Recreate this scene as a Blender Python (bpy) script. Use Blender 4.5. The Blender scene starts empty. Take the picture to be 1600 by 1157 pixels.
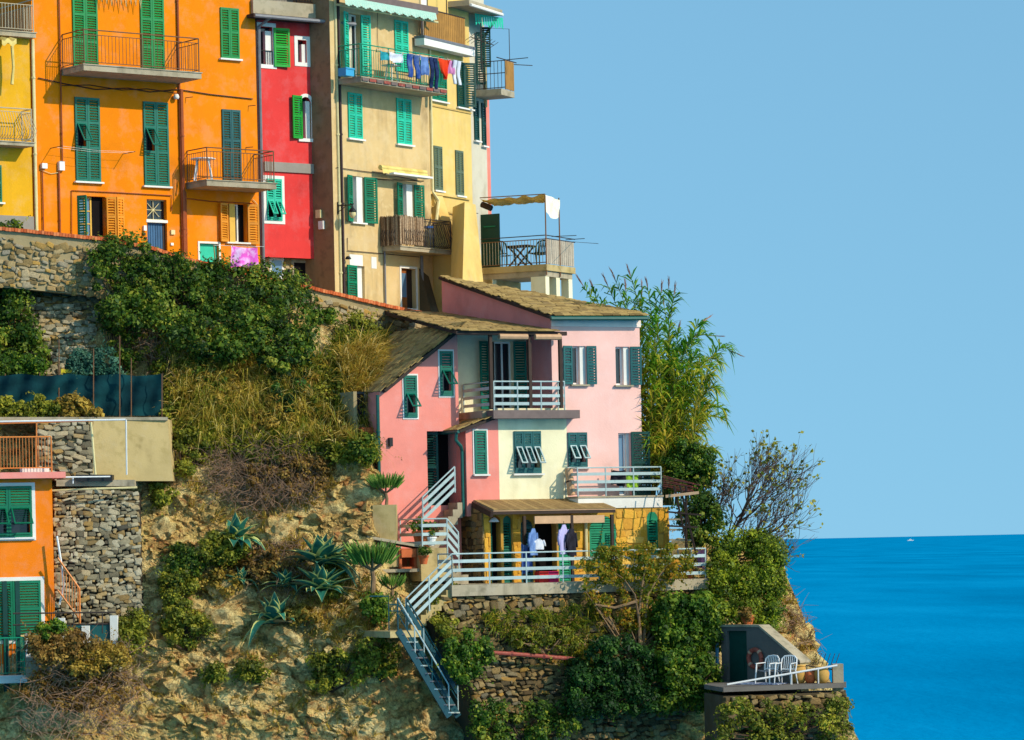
import bpy, math, random
import numpy as np
from mathutils import Vector, Matrix, noise as mnoise
random.seed(7); RNG = np.random.default_rng(7)
R = math.radians
SC = bpy.context.scene
COL = SC.collection

# ------------------------------------------------------------------ camera
F = 5500.0; CX = 800.0; CY = 849.0; ROLL = R(1.2); CAMZ = 30.0      # pixels of a 1600 px wide frame
cam_d = bpy.data.cameras.new('camera'); cam = bpy.data.objects.new('camera', cam_d); COL.objects.link(cam)
cam_d.sensor_fit = 'HORIZONTAL'; cam_d.sensor_width = 36.0
cam_d.lens = F / 1600.0 * 36.0
cam_d.shift_y = (CY - 578.5) / 1600.0
cam_d.clip_start = 1.0; cam_d.clip_end = 90000.0
cam.matrix_world = Matrix.Translation((0, 0, CAMZ)) @ Matrix.Rotation(R(90), 4, 'X') @ Matrix.Rotation(-ROLL, 4, 'Z')
SC.camera = cam

# ------------------------------------------------------------------ sky and sun
SUN = Vector((0.79, -0.42, 0.54)).normalized()
world = bpy.data.worlds.new('World'); SC.world = world; world.use_nodes = True
wn = world.node_tree.nodes; wl = world.node_tree.links; wn.clear()
wout = wn.new('ShaderNodeOutputWorld'); wbg = wn.new('ShaderNodeBackground')
sky = wn.new('ShaderNodeTexSky'); sky.sky_type = 'NISHITA'; sky.sun_disc = False
sky.sun_elevation = math.asin(SUN.z); sky.sun_rotation = math.atan2(SUN.x, SUN.y)
sky.air_density = 1.0; sky.dust_density = 0.6; sky.ozone_density = 2.0; sky.altitude = 50
tc = wn.new('ShaderNodeTexCoord')
vadd = wn.new('ShaderNodeVectorMath'); vadd.operation = 'MULTIPLY_ADD'; vadd.inputs[1].default_value = (1, 1, 0.4); vadd.inputs[2].default_value = (0, 0, 0.22)
vnor = wn.new('ShaderNodeVectorMath'); vnor.operation = 'NORMALIZE'
wl.new(tc.outputs['Generated'], vadd.inputs[0]); wl.new(vadd.outputs[0], vnor.inputs[0]); wl.new(vnor.outputs[0], sky.inputs[0])
tint = wn.new('ShaderNodeMix'); tint.data_type = 'RGBA'; tint.blend_type = 'MULTIPLY'; tint.inputs[0].default_value = 1.0
tint.inputs[7].default_value = (1.20, 1.69, 1.62, 1)
wl.new(sky.outputs[0], tint.inputs[6]); wl.new(tint.outputs[2], wbg.inputs[0])
wbg.inputs[1].default_value = 0.108
wl.new(wbg.outputs[0], wout.inputs[0])
sun_d = bpy.data.lights.new('sun', 'SUN'); sun = bpy.data.objects.new('sun', sun_d); COL.objects.link(sun)
sun_d.energy = 3.9; sun_d.angle = R(0.55); sun_d.color = (1.0, 0.90, 0.74)
sun.rotation_euler = SUN.to_track_quat('Z', 'Y').to_euler(); sun.location = SUN * 60 + Vector((0, 95, 30))
SC.view_settings.view_transform = 'Standard'; SC.view_settings.look = 'None'
SC.view_settings.exposure = 0.0; SC.view_settings.gamma = 1.0; SC.view_settings.use_curve_mapping = False
SC.cycles.max_bounces = 6; SC.cycles.diffuse_bounces = 3; SC.cycles.glossy_bounces = 2
SC.cycles.transmission_bounces = 3; SC.cycles.transparent_max_bounces = 6

# ------------------------------------------------------------------ pixel <-> place
def ray(px, py):
    dx = px - CX; dy = CY - py; c = math.cos(ROLL); s = math.sin(ROLL)
    return Vector(((dx * c + dy * s) / F, 1.0, (-dx * s + dy * c) / F))
def at(px, py, Y):
    r = ray(px, py); return Vector((r.x * Y, Y, CAMZ + r.z * Y))

# ------------------------------------------------------------------ materials
def lin(c):
    return tuple(((v / 255) / 12.92 if v / 255 <= 0.04045 else ((v / 255 + 0.055) / 1.055) ** 2.4) for v in c)
def newmat(name):
    m = bpy.data.materials.new(name); m.use_nodes = True
    nt = m.node_tree; b = nt.nodes['Principled BSDF']
    return m, nt.nodes, nt.links, b
def setspec(b, v):
    b.inputs['Specular IOR Level'].default_value = v
def noise_node(n, l, scale, detail=5, rough=0.55, stretch=None, coord='Object'):
    t = n.new('ShaderNodeTexCoord'); x = n.new('ShaderNodeTexNoise')
    x.inputs['Scale'].default_value = scale; x.inputs['Detail'].default_value = detail; x.inputs['Roughness'].default_value = rough
    if stretch:
        mp = n.new('ShaderNodeMapping'); mp.inputs['Scale'].default_value = stretch
        l.new(t.outputs[coord], mp.inputs[0]); l.new(mp.outputs[0], x.inputs[0])
    else: l.new(t.outputs[coord], x.inputs[0])
    return x
def ramp(n, l, src, stops):
    r = n.new('ShaderNodeValToRGB'); e = r.color_ramp.elements
    e[0].position, e[0].color = stops[0][0], (*stops[0][1], 1)
    e[1].position, e[1].color = stops[-1][0], (*stops[-1][1], 1)
    for p, c in stops[1:-1]:
        q = e.new(p); q.color = (*c, 1)
    l.new(src, r.inputs[0]); return r
def mixc(n, l, fac, a, b, mode='MIX'):
    m = n.new('ShaderNodeMix'); m.data_type = 'RGBA'; m.blend_type = mode
    for sock, v in ((m.inputs[0], fac), (m.inputs[6], a), (m.inputs[7], b)):
        if hasattr(v, 'is_output'): l.new(v, sock)
        elif isinstance(v, (int, float)): sock.default_value = v
        else: sock.default_value = (*v, 1)
    return m.outputs[2]
def bump(n, l, b, h, strength, dist=0.02):
    bp = n.new('ShaderNodeBump'); bp.inputs['Strength'].default_value = strength; bp.inputs['Distance'].default_value = dist
    l.new(h, bp.inputs['Height']); l.new(bp.outputs[0], b.inputs['Normal'])
def mul(c, k): return tuple(max(0, v * k) for v in c)

def plaster(name, rgb, dirt=0.35, dirtcol=(110, 85, 60), patch=None, streak=0.5, rough=0.9):
    """painted render: blotchy fading, rain streaks, grain"""
    m, n, l, b = newmat(name); c = lin(rgb)
    n1 = noise_node(n, l, 0.55, 6, 0.6); n2 = noise_node(n, l, 3.5, 6, 0.65); n3 = noise_node(n, l, 1.5, 4, 0.55, (1.2, 1.2, 0.12)); n4 = noise_node(n, l, 26, 3)
    r1 = ramp(n, l, n1.outputs[0], [(0.28, mul(c, 0.76)), (0.46, mul(c, 0.95)), (0.58, c), (0.75, tuple(min(1, v * 1.05 + 0.03) for v in c))])
    col = r1.outputs[0]
    n6 = noise_node(n, l, 1.4, 7, 0.68); rf = ramp(n, l, n6.outputs[0], [(0.5, (0, 0, 0)), (0.62, (0.26, 0.26, 0.26))]); g_ = sum(c) / 3
    col = mixc(n, l, rf.outputs[0], col, tuple(min(0.9, v * 0.7 + g_ * 0.3 + 0.06) for v in c))
    if patch:
        rp = ramp(n, l, n2.outputs[0], [(0.50, (0, 0, 0)), (0.66, (1, 1, 1))])
        col = mixc(n, l, rp.outputs[0], col, lin(patch))
    rs = ramp(n, l, n3.outputs[0], [(0.46, (0, 0, 0)), (0.72, (min(1, streak * dirt * 1.5),) * 3)])
    n5 = noise_node(n, l, 0.9, 4, 0.6); rm = ramp(n, l, n5.outputs[0], [(0.46, (0.12, 0.12, 0.12)), (0.64, (1, 1, 1))]); sk = mixc(n, l, 1.0, rs.outputs[0], rm.outputs[0], 'MULTIPLY')
    col = mixc(n, l, sk, col, lin(dirtcol))
    rd = ramp(n, l, n2.outputs[0], [(0.52, (0, 0, 0)), (0.85, (dirt * 0.7,) * 3)])
    col = mixc(n, l, rd.outputs[0], col, mul(c, 0.62))
    l.new(col, b.inputs['Base Color']); b.inputs['Roughness'].default_value = rough; setspec(b, 0.15)
    mm = n.new('ShaderNodeMath'); mm.operation = 'ADD'; l.new(n4.outputs[0], mm.inputs[0]); l.new(n2.outputs[0], mm.inputs[1])
    bump(n, l, b, mm.outputs[0], 0.35, 0.012)
    return m
def paint(name, rgb, rough=0.5, var=0.18, spec=0.3, metallic=0.0, bumpk=0.15, wear=None):
    m, n, l, b = newmat(name); c = lin(rgb)
    n1 = noise_node(n, l, 5, 5, 0.6)
    oi = n.new('ShaderNodeObjectInfo')
    r1 = ramp(n, l, n1.outputs[0], [(0.3, mul(c, 1 - var)), (0.7, mul(c, 1 + var))])
    rr = ramp(n, l, oi.outputs['Random'], [(0.0, (0.86,) * 3), (1.0, (1.1,) * 3)])
    col = mixc(n, l, 1.0, r1.outputs[0], rr.outputs[0], 'MULTIPLY')
    if wear:
        n2 = noise_node(n, l, 9, 6, 0.7); rw = ramp(n, l, n2.outputs[0], [(0.56, (0, 0, 0)), (0.68, (0.85,) * 3)])
        col = mixc(n, l, rw.outputs[0], col, lin(wear))
    l.new(col, b.inputs['Base Color']); b.inputs['Roughness'].default_value = rough; setspec(b, spec); b.inputs['Metallic'].default_value = metallic
    if bumpk: bump(n, l, b, noise_node(n, l, 40, 3).outputs[0], bumpk, 0.004)
    return m
def varied(name, stops, rough=0.9, nscale=9, nvar=0.3, bumpk=0.6, bdist=0.02, spec=0.15, coord='Object'):
    """colour picked per piece (object random, or 'var' attribute of joined pieces) plus grain"""
    m, n, l, b = newmat(name)
    oi = n.new('ShaderNodeObjectInfo'); av = n.new('ShaderNodeAttribute'); av.attribute_name = 'var'
    ad = n.new('ShaderNodeMath'); ad.operation = 'ADD'; l.new(oi.outputs['Random'], ad.inputs[0]); l.new(av.outputs['Fac'], ad.inputs[1])
    fr = n.new('ShaderNodeMath'); fr.operation = 'FRACT'; l.new(ad.outputs[0], fr.inputs[0])
    r = ramp(n, l, fr.outputs[0], [(p, lin(c)) for p, c in stops]); r.color_ramp.interpolation = 'LINEAR'
    nn = noise_node(n, l, nscale, 6, 0.65, coord=coord)
    rn = ramp(n, l, nn.outputs[0], [(0.25, (1 - nvar,) * 3), (0.75, (1 + nvar,) * 3)])
    l.new(mixc(n, l, 1.0, r.outputs[0], rn.outputs[0], 'MULTIPLY'), b.inputs['Base Color'])
    b.inputs['Roughness'].default_value = rough; setspec(b, spec)
    if bumpk: bump(n, l, b, nn.outputs[0], bumpk, bdist)
    return m
def leafmat(name, stops, trans=0.35, gloss=0.25):
    m = bpy.data.materials.new(name); m.use_nodes = True; n = m.node_tree.nodes; l = m.node_tree.links; n.clear()
    out = n.new('ShaderNodeOutputMaterial'); av = n.new('ShaderNodeAttribute'); av.attribute_name = 'var'
    oi = n.new('ShaderNodeObjectInfo')
    r = ramp(n, l, av.outputs['Fac'], [(p, lin(c)) for p, c in stops])
    nn = noise_node(n, l, 1.3, 4, 0.6)
    rn = ramp(n, l, nn.outputs[0], [(0.3, (0.95,) * 3), (0.7, (1.85,) * 3)])
    col = mixc(n, l, 1.0, r.outputs[0], rn.outputs[0], 'MULTIPLY')
    p = n.new('ShaderNodeBsdfPrincipled'); p.inputs['Roughness'].default_value = 0.55; p.inputs['Specular IOR Level'].default_value = gloss
    t = n.new('ShaderNodeBsdfTranslucent'); mx = n.new('ShaderNodeMixShader'); mx.inputs[0].default_value = trans
    l.new(col, p.inputs['Base Color']); l.new(col, t.inputs[0]); l.new(p.outputs[0], mx.inputs[1]); l.new(t.outputs[0], mx.inputs[2])
    l.new(mx.outputs[0], out.inputs[0]); return m
def glassy(name, rgb, rough=0.08):
    m, n, l, b = newmat(name); b.inputs['Base Color'].default_value = (*lin(rgb), 1)
    b.inputs['Roughness'].default_value = rough; setspec(b, 0.5)
    bump(n, l, b, noise_node(n, l, 1.5, 2).outputs[0], 0.05, 0.05); return m
def cloth(name, rgb, rgb2=None, scale=3.0, stripe=None):
    m, n, l, b = newmat(name); c = lin(rgb)
    n1 = noise_node(n, l, scale, 4, 0.6)
    c2 = lin(rgb2) if rgb2 else mul(c, 0.75)
    r1 = ramp(n, l, n1.outputs[0], [(0.42, c), (0.60, c2)])
    if stripe:
        t = n.new('ShaderNodeTexCoord'); w = n.new('ShaderNodeTexWave'); w.bands_direction = stripe[0]; w.inputs['Scale'].default_value = stripe[1]
        w.inputs['Distortion'].default_value = stripe[2] if len(stripe) > 2 else 0.0
        l.new(t.outputs['Object'], w.inputs[0]); r1 = ramp(n, l, w.outputs['Fac'], [(0.47, c), (0.53, c2)])
    l.new(r1.outputs[0], b.inputs['Base Color']); b.inputs['Roughness'].default_value = 0.95; setspec(b, 0.1)
    return m

M = {}
M['orange'] = plaster('orange_plaster', (238, 130, 6), 0.34, (190, 110, 40), streak=0.5)
M['orange_low'] = plaster('deep_orange_plaster', (247, 128, 20), 0.3, (200, 100, 40))
M['yellow_l'] = plaster('ochre_yellow_plaster', (225, 165, 30), 0.45, (120, 95, 50), streak=0.7)
M['red'] = plaster('red_plaster', (222, 62, 58), 0.36, (150, 50, 50))
M['beige'] = plaster('beige_plaster', (212, 178, 122), 0.6, (120, 95, 65), (222, 192, 140), streak=0.9)
M['shaded_side'] = plaster('shaded_beige_plaster', (150, 116, 82), 0.6, (80, 62, 48), (128, 100, 72), streak=0.9)  # beige plaster darkened to brown; side wall's shade put into the colour
M['yellow_r'] = plaster('pale_yellow_plaster', (226, 190, 112), 0.5, (185, 140, 75), (228, 190, 105), streak=1.0)
M['ochre_butt'] = plaster('ochre_buttress_plaster', (206, 168, 96), 0.8, (140, 105, 60), streak=0.9)
M['white_r'] = plaster('flaking_white_plaster', (206, 194, 170), 0.6, (150, 125, 90), streak=1.0)
M['salmon_far'] = plaster('salmon_far_plaster', (235, 130, 110), 0.2)
M['salmon'] = plaster('salmon_plaster', (238, 142, 126), 0.24, (190, 100, 85))
M['pink'] = plaster('pale_pink_plaster', (244, 190, 176), 0.22, (200, 140, 130))
M['cream'] = plaster('cream_plaster', (240, 228, 186), 0.4, (150, 130, 80), streak=0.7)
M['greywall'] = plaster('grey_plaster', (150, 140, 128), 0.5)
M['concrete'] = plaster('concrete', (176, 160, 132), 0.6, (80, 70, 55), (150, 138, 112), streak=0.9)
M['tanwall'] = plaster('tan_concrete', (192, 166, 112), 0.6, (105, 88, 55), (176, 152, 98), streak=0.8)
M['whitetrim'] = plaster('white_trim', (232, 226, 214), 0.25, (150, 140, 120))
M['yellow_stone'] = plaster('yellow_stone_mortar', (196, 148, 60), 0.5, (110, 80, 40))
M['mortar'] = plaster('dark_mortar', (86, 74, 54), 0.5, (50, 42, 30))
M['mortar_l'] = plaster('pale_mortar', (166, 146, 106), 0.5, (80, 70, 50))
M['green'] = paint('bright_green_paint', (8, 128, 62), 0.5, 0.12)
M['teal'] = paint('dark_teal_paint', (4, 104, 84), 0.5, 0.12)
M['dteal'] = paint('deep_teal_paint', (18, 84, 84), 0.5, 0.15)
M['aqua'] = paint('aqua_paint', (38, 186, 150), 0.5, 0.12)
M['vgreen'] = paint('vivid_green_paint', (18, 150, 44), 0.5, 0.12)
M['mgreen'] = paint('mid_green_paint', (6, 112, 78), 0.5, 0.12)
M['agreen'] = paint('arch_green_paint', (8, 132, 92), 0.5, 0.12)
M['olive'] = paint('olive_shutter_paint', (98, 112, 88), 0.6, 0.15)
M['dgreen'] = paint('bottle_green_paint', (10, 62, 52), 0.5, 0.15)
M['osh'] = paint('orange_shutter_paint', (222, 140, 30), 0.55, 0.12)
M['blue_door'] = paint('blue_door_paint', (52, 92, 128), 0.5, 0.15)
M['white'] = paint('white_paint', (232, 228, 220), 0.5, 0.05)
M['yframe'] = paint('yellow_frame_paint', (215, 165, 60), 0.5, 0.1)
M['rail_w'] = paint('pale_blue_rail_paint', (172, 188, 184), 0.45, 0.08, wear=(150, 160, 160))
M['rail_teal'] = paint('teal_rail_paint', (16, 70, 80), 0.45, 0.1)
M['rail_green'] = paint('green_rail_paint', (20, 140, 105), 0.45, 0.1)
M['rail_dark'] = paint('dark_rail_metal', (62, 52, 46), 0.5, 0.15)
M['rail_brown'] = paint('brown_rail_metal', (120, 84, 56), 0.5, 0.15)
M['rail_orange'] = paint('orange_rail_paint', (220, 130, 60), 0.5, 0.1)
M['rail_pale'] = paint('pale_rail_metal', (190, 172, 140), 0.5, 0.1)
M['pipe_red'] = paint('red_brown_pipe', (150, 72, 30), 0.5, 0.15)
M['pipe_grey'] = paint('grey_pipe', (120, 118, 120), 0.4, 0.15)
M['pipe_cream'] = paint('cream_pipe', (214, 196, 140), 0.5, 0.12)
M['pipe_dark'] = paint('dark_pipe', (58, 36, 34), 0.5, 0.15)
M['pipe_teal'] = paint('green_downpipe', (24, 84, 76), 0.45, 0.15)
M['black'] = paint('black_metal', (24, 24, 26), 0.5, 0.1)
M['dark'] = paint('dark_interior', (26, 22, 22), 0.9, 0.1, 0.05)
M['wood'] = paint('brown_wood', (150, 84, 34), 0.6, 0.2)
M['wood_d'] = paint('dark_wood', (58, 40, 30), 0.7, 0.25)
M['wood_p'] = paint('pale_wood', (204, 160, 120), 0.7, 0.15)
M['clad'] = paint('brown_cladding', (168, 118, 50), 0.6, 0.15)
M['fascia'] = paint('grey_brown_fascia', (112, 94, 88), 0.7, 0.15)
M['rust'] = paint('rusty_red', (150, 70, 56), 0.7, 0.25, wear=(190, 130, 110))
M['glass'] = glassy('dark_glass', (30, 36, 42)); M['glass_b'] = glassy('bluish_glass', (92, 122, 148))
M['terracotta'] = paint('terracotta', (206, 106, 58), 0.8, 0.18)
M['brickcop'] = varied('brick_coping', [(0, (176, 82, 44)), (0.5, (206, 104, 58)), (1, (222, 134, 84))])
M['slate'] = varied('slate_tiles', [(0, (122, 98, 58)), (0.35, (160, 130, 76)), (0.7, (184, 152, 92)), (1, (146, 120, 78))], nscale=6)
M['slate_under'] = paint('dark_roof_underside', (60, 48, 42), 0.9, 0.2)
M['stone'] = varied('wall_stones', [(0, (112, 94, 62)), (0.25, (154, 126, 78)), (0.5, (182, 158, 116)), (0.7, (142, 132, 112)), (0.86, (182, 140, 70)), (1, (92, 82, 64))], nscale=7, nvar=0.4)
M['stone_d'] = varied('dark_wall_stones', [(0, (78, 66, 46)), (0.3, (120, 98, 60)), (0.55, (150, 124, 80)), (0.75, (104, 96, 78)), (0.9, (164, 122, 56)), (1, (58, 52, 42))], nscale=7, nvar=0.45)
M['stone_g'] = varied('grey_wall_stones', [(0, (96, 88, 70)), (0.3, (140, 128, 100)), (0.6, (176, 164, 136)), (0.85, (158, 126, 72)), (1, (74, 70, 60))], nscale=7, nvar=0.4)
M['stone_y'] = varied('yellow_veneer_stones', [(0, (212, 152, 48)), (0.4, (228, 172, 66)), (0.7, (204, 144, 52)), (1, (236, 186, 88))], nscale=5, nvar=0.2)
M['awn_cream'] = cloth('cream_canvas', (226, 200, 120), (206, 176, 96))
M['awn_white'] = cloth('white_canvas', (244, 236, 214), (230, 218, 190))
M['awn_teal'] = cloth('teal_striped_canvas', (40, 170, 150), (228, 226, 206), stripe=('X', 6.2))
M['reedscreen'] = varied('reed_screen', [(0, (92, 66, 46)), (0.5, (150, 118, 86)), (1, (196, 168, 136))], nscale=18, nvar=0.5)
M['net'] = cloth('dark_green_shade_net', (18, 62, 66), (12, 46, 52), 1.2)
M['plastic_w'] = paint('white_plastic', (222, 220, 216), 0.4, 0.04)
M['plastic_g'] = paint('green_plastic', (14, 74, 60), 0.4, 0.06)
# ------------------------------------------------------------------ mesh helpers
class MB:
    def __init__(s): s.v = []; s.f = []; s.var = []
    def add(s, vs, fs, var=0.0):
        o = len(s.v); s.v.extend(tuple(q) for q in vs); s.f.extend(tuple(i + o for i in q) for q in fs); s.var.extend([var] * len(fs)); return s
    def box(s, x0, x1, y0, y1, z0, z1, var=0.0):
        if x0 > x1: x0, x1 = x1, x0
        if y0 > y1: y0, y1 = y1, y0
        if z0 > z1: z0, z1 = z1, z0
        return s.add([(x0, y0, z0), (x1, y0, z0), (x1, y1, z0), (x0, y1, z0), (x0, y0, z1), (x1, y0, z1), (x1, y1, z1), (x0, y1, z1)],
              [(0, 3, 2, 1), (4, 5, 6, 7), (0, 1, 5, 4), (1, 2, 6, 5), (2, 3, 7, 6), (3, 0, 4, 7)], var)
    def beam(s, a, b, w, h, up=(0, 0, 1), var=0.0):
        a = Vector(a); b = Vector(b); d = (b - a).normalized(); up = Vector(up)
        r = d.cross(up)
        if r.length < 1e-4: r = d.cross(Vector((1, 0, 0)))
        r.normalize(); u = r.cross(d).normalized(); r *= w / 2; u *= h / 2
        vs = [a - r - u, a + r - u, a + r + u, a - r + u, b - r - u, b + r - u, b + r + u, b - r + u]
        return s.add(vs, [(0, 3, 2, 1), (4, 5, 6, 7), (0, 1, 5, 4), (1, 2, 6, 5), (2, 3, 7, 6), (3, 0, 4, 7)], var)
    def tube(s, pts, r, n=6, var=0.0, caps=True):
        pts = [Vector(p) for p in pts]; rs = r if isinstance(r, (list, tuple)) else [r] * len(pts); rings = []
        prev = None
        for i, p in enumerate(pts):
            d = (pts[min(i + 1, len(pts) - 1)] - pts[max(i - 1, 0)])
            d = d.normalized() if d.length > 1e-9 else Vector((0, 0, 1))
            if prev is None: x = d.orthogonal().normalized()
            else:
                x = prev - d * prev.dot(d); x = x.normalized() if x.length > 1e-6 else d.orthogonal().normalized()
            prev = x; y = d.cross(x)
            rings.append([p + (x * math.cos(2 * math.pi * k / n) + y * math.sin(2 * math.pi * k / n)) * rs[i] for k in range(n)])
        vs = [q for rg in rings for q in rg]; fs = []
        for i in range(len(pts) - 1):
            for k in range(n):
                fs.append((i * n + k, i * n + (k + 1) % n, (i + 1) * n + (k + 1) % n, (i + 1) * n + k))
        if caps: fs.append(tuple(range(n - 1, -1, -1))); fs.append(tuple(range((len(pts) - 1) * n, len(pts) * n)))
        return s.add(vs, fs, var)
    def lathe(s, prof, c=(0, 0, 0), n=14):
        vs = [(c[0] + r * math.cos(2 * math.pi * k / n), c[1] + r * math.sin(2 * math.pi * k / n), c[2] + z) for r, z in prof for k in range(n)]
        fs = [(i * n + k, i * n + (k + 1) % n, (i + 1) * n + (k + 1) % n, (i + 1) * n + k) for i in range(len(prof) - 1) for k in range(n)]
        return s.add(vs, fs)
    def prism(s, poly, d):
        """poly: world/local 3d points (planar), extruded by vector d"""
        n = len(poly); d = Vector(d); vs = [Vector(p) for p in poly] + [Vector(p) + d for p in poly]
        return s.add(vs, [tuple(range(n - 1, -1, -1)), tuple(range(n, 2 * n))] + [(i, (i + 1) % n, n + (i + 1) % n, n + i) for i in range(n)])
    def mesh(s, name):
        me = bpy.data.meshes.new(name); me.from_pydata(s.v, [], s.f)
        if any(s.var):
            a = me.attributes.new('var', 'FLOAT', 'FACE'); a.data.foreach_set('value', np.array(s.var, dtype=np.float32))
        me.update(); return me
    def build(s, name, mat, parent=None, smooth=False, kind=None, loc=None, fix=True):
        me = s.mesh(name); me.materials.append(M[mat] if isinstance(mat, str) else mat)
        if fix:
            import bmesh
            bm = bmesh.new(); bm.from_mesh(me); bmesh.ops.recalc_face_normals(bm, faces=bm.faces); bm.to_mesh(me); bm.free()
        if smooth: me.polygons.foreach_set('use_smooth', [True] * len(me.polygons))
        o = bpy.data.objects.new(name, me); COL.objects.link(o)
        if parent: o.parent = parent
        if loc is not None: o.location = loc
        if kind: o['kind'] = kind
        return o
def link(name, me, parent=None, loc=(0, 0, 0), rot=None, scale=None, mat=None):
    o = bpy.data.objects.new(name, me); COL.objects.link(o); o.location = loc
    if rot is not None: o.rotation_euler = rot
    if scale is not None: o.scale = scale
    if parent: o.parent = parent
    return o
def tag(o, label=None, cat=None, group=None, kind=None):
    if label: o['label'] = label
    if cat: o['category'] = cat
    if group: o['group'] = group
    if kind: o['kind'] = kind
    return o
def empty(name, loc, rz=0.0):
    o = bpy.data.objects.new(name, None); COL.objects.link(o); o.location = loc; o.rotation_euler = (0, 0, rz); o.empty_display_size = 0.3; return o

class Frame:
    """a house or other thing with a straight front: local x along the front, y into it, z up"""
    def __init__(s, name, px, py, Y, ang, label=None, cat=None, group=None):
        s.o = at(px, py, Y); s.a = R(ang); s.root = empty(name, s.o, s.a); tag(s.root, label, cat, group)
        s.c, s.s = math.cos(s.a), math.sin(s.a)
        q = Vector((0, 0, CAMZ)) - s.o; s.cam = Vector((s.c * q.x + s.s * q.y, -s.s * q.x + s.c * q.y, q.z))
    def loc(s, P):
        q = Vector(P) - s.o; return Vector((s.c * q.x + s.s * q.y, -s.s * q.x + s.c * q.y, q.z))
    def wor(s, p):
        return Vector((s.c * p[0] - s.s * p[1], s.s * p[0] + s.c * p[1], p[2])) + s.o
    def hit(s, px, py, w=0.0):
        r = ray(px, py); d = Vector((s.c * r.x + s.s * r.y, -s.s * r.x + s.c * r.y, r.z))
        t = (-w - s.cam.y) / d.y; p = s.cam + d * t; return p.x, p.z
    def pt(s, px, py, w=0.0):
        x, z = s.hit(px, py, w); return s.wor((x, -w, z))
    def lp(s, px, py, w=0.0):
        x, z = s.hit(px, py, w); return Vector((x, -w, z))
    def rect(s, x0, y0, x1, y1, w=0.0):
        xm, ym = (x0 + x1) / 2, (y0 + y1) / 2
        u0 = s.hit(x0, ym, w)[0]; u1 = s.hit(x1, ym, w)[0]; z1 = s.hit(xm, y0, w)[1]; z0 = s.hit(xm, y1, w)[1]
        return u0, u1, z0, z1

def facade(fr, name, mat, u0, u1, zbot, top, holes=(), w=0.0, depth=5.0, parent=None, rev=0.22, side=True, sides_mat=None):
    """front wall with real openings; top: number or [(u,z),...]; holes: (u0,u1,z0,z1[,'arch'])"""
    if not isinstance(top, (list, tuple)): top = [(u0, top), (u1, top)]
    def T(u):
        for (a, za), (b, zb) in zip(top, top[1:]):
            if a - 1e-6 <= u <= b + 1e-6: return za + (zb - za) * (u - a) / max(b - a, 1e-6)
        return top[-1][1]
    y = -w; m = MB()
    br = sorted(set([round(q, 5) for q in [u0, u1] + [h[0] for h in holes] + [h[1] for h in holes] + [t[0] for t in top] if u0 - 1e-4 <= q <= u1 + 1e-4]))
    for a, b in zip(br, br[1:]):
        if b - a < 1e-4: continue
        mid = (a + b) / 2; z = zbot
        for h in sorted([h for h in holes if h[0] < mid < h[1]], key=lambda h: h[2]):
            if h[2] > z + 1e-4: m.add([(a, y, z), (b, y, z), (b, y, h[2]), (a, y, h[2])], [(0, 1, 2, 3)])
            z = h[3]
        m.add([(a, y, z), (b, y, z), (b, y, T(b)), (a, y, T(a))], [(0, 1, 2, 3)])
    for h in holes:
        a, b, z0, z1 = h[:4]; arch = len(h) > 4; i = y + rev
        if not arch:
            m.add([(a, y, z0), (b, y, z0), (b, y, z1), (a, y, z1), (a, i, z0), (b, i, z0), (b, i, z1), (a, i, z1)],
                  [(0, 4, 5, 1), (1, 5, 6, 2), (2, 6, 7, 3), (3, 7, 4, 0)])
        else:
            r = (b - a) / 2; zs = z1 - r; N = 10; cu = (a + b) / 2
            arc = [(cu - r * math.cos(math.pi * k / N), zs + r * math.sin(math.pi * k / N)) for k in range(N + 1)]
            for (xa, za), (xb, zb) in zip(arc, arc[1:]):
                m.add([(xa, y, za), (xb, y, zb), (xb, y, z1), (xa, y, z1)], [(0, 1, 2, 3)])
                m.add([(xa, y, za), (xb, y, zb), (xb, i, zb), (xa, i, za)], [(0, 1, 2, 3)])
            m.add([(a, y, z0), (b, y, z0), (b, y, zs), (a, y, zs), (a, i, z0), (b, i, z0), (b, i, zs), (a, i, zs)], [(0, 4, 5, 1), (1, 5, 6, 2), (3, 7, 4, 0)])
    o = m.build(name, mat, parent or fr.root, fix=False)
    if side:
        s_ = MB(); d = y + depth
        s_.add([(u0, y, zbot), (u0, d, zbot), (u0, d, T(u0)), (u0, y, T(u0))], [(3, 2, 1, 0)])
        s_.add([(u1, y, zbot), (u1, d, zbot), (u1, d, T(u1)), (u1, y, T(u1))], [(0, 1, 2, 3)])
        s_.add([(u0, d, zbot), (u1, d, zbot), (u1, d, T(u1)), (u0, d, T(u0))], [(3, 2, 1, 0)])
        for (a, za), (b, zb) in zip(top, top[1:]): s_.add([(a, y, za), (b, y, zb), (b, d, zb), (a, d, za)], [(0, 1, 2, 3)])
        s_.build('side_wall', sides_mat or mat, parent or fr.root, fix=False)
    return o

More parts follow.
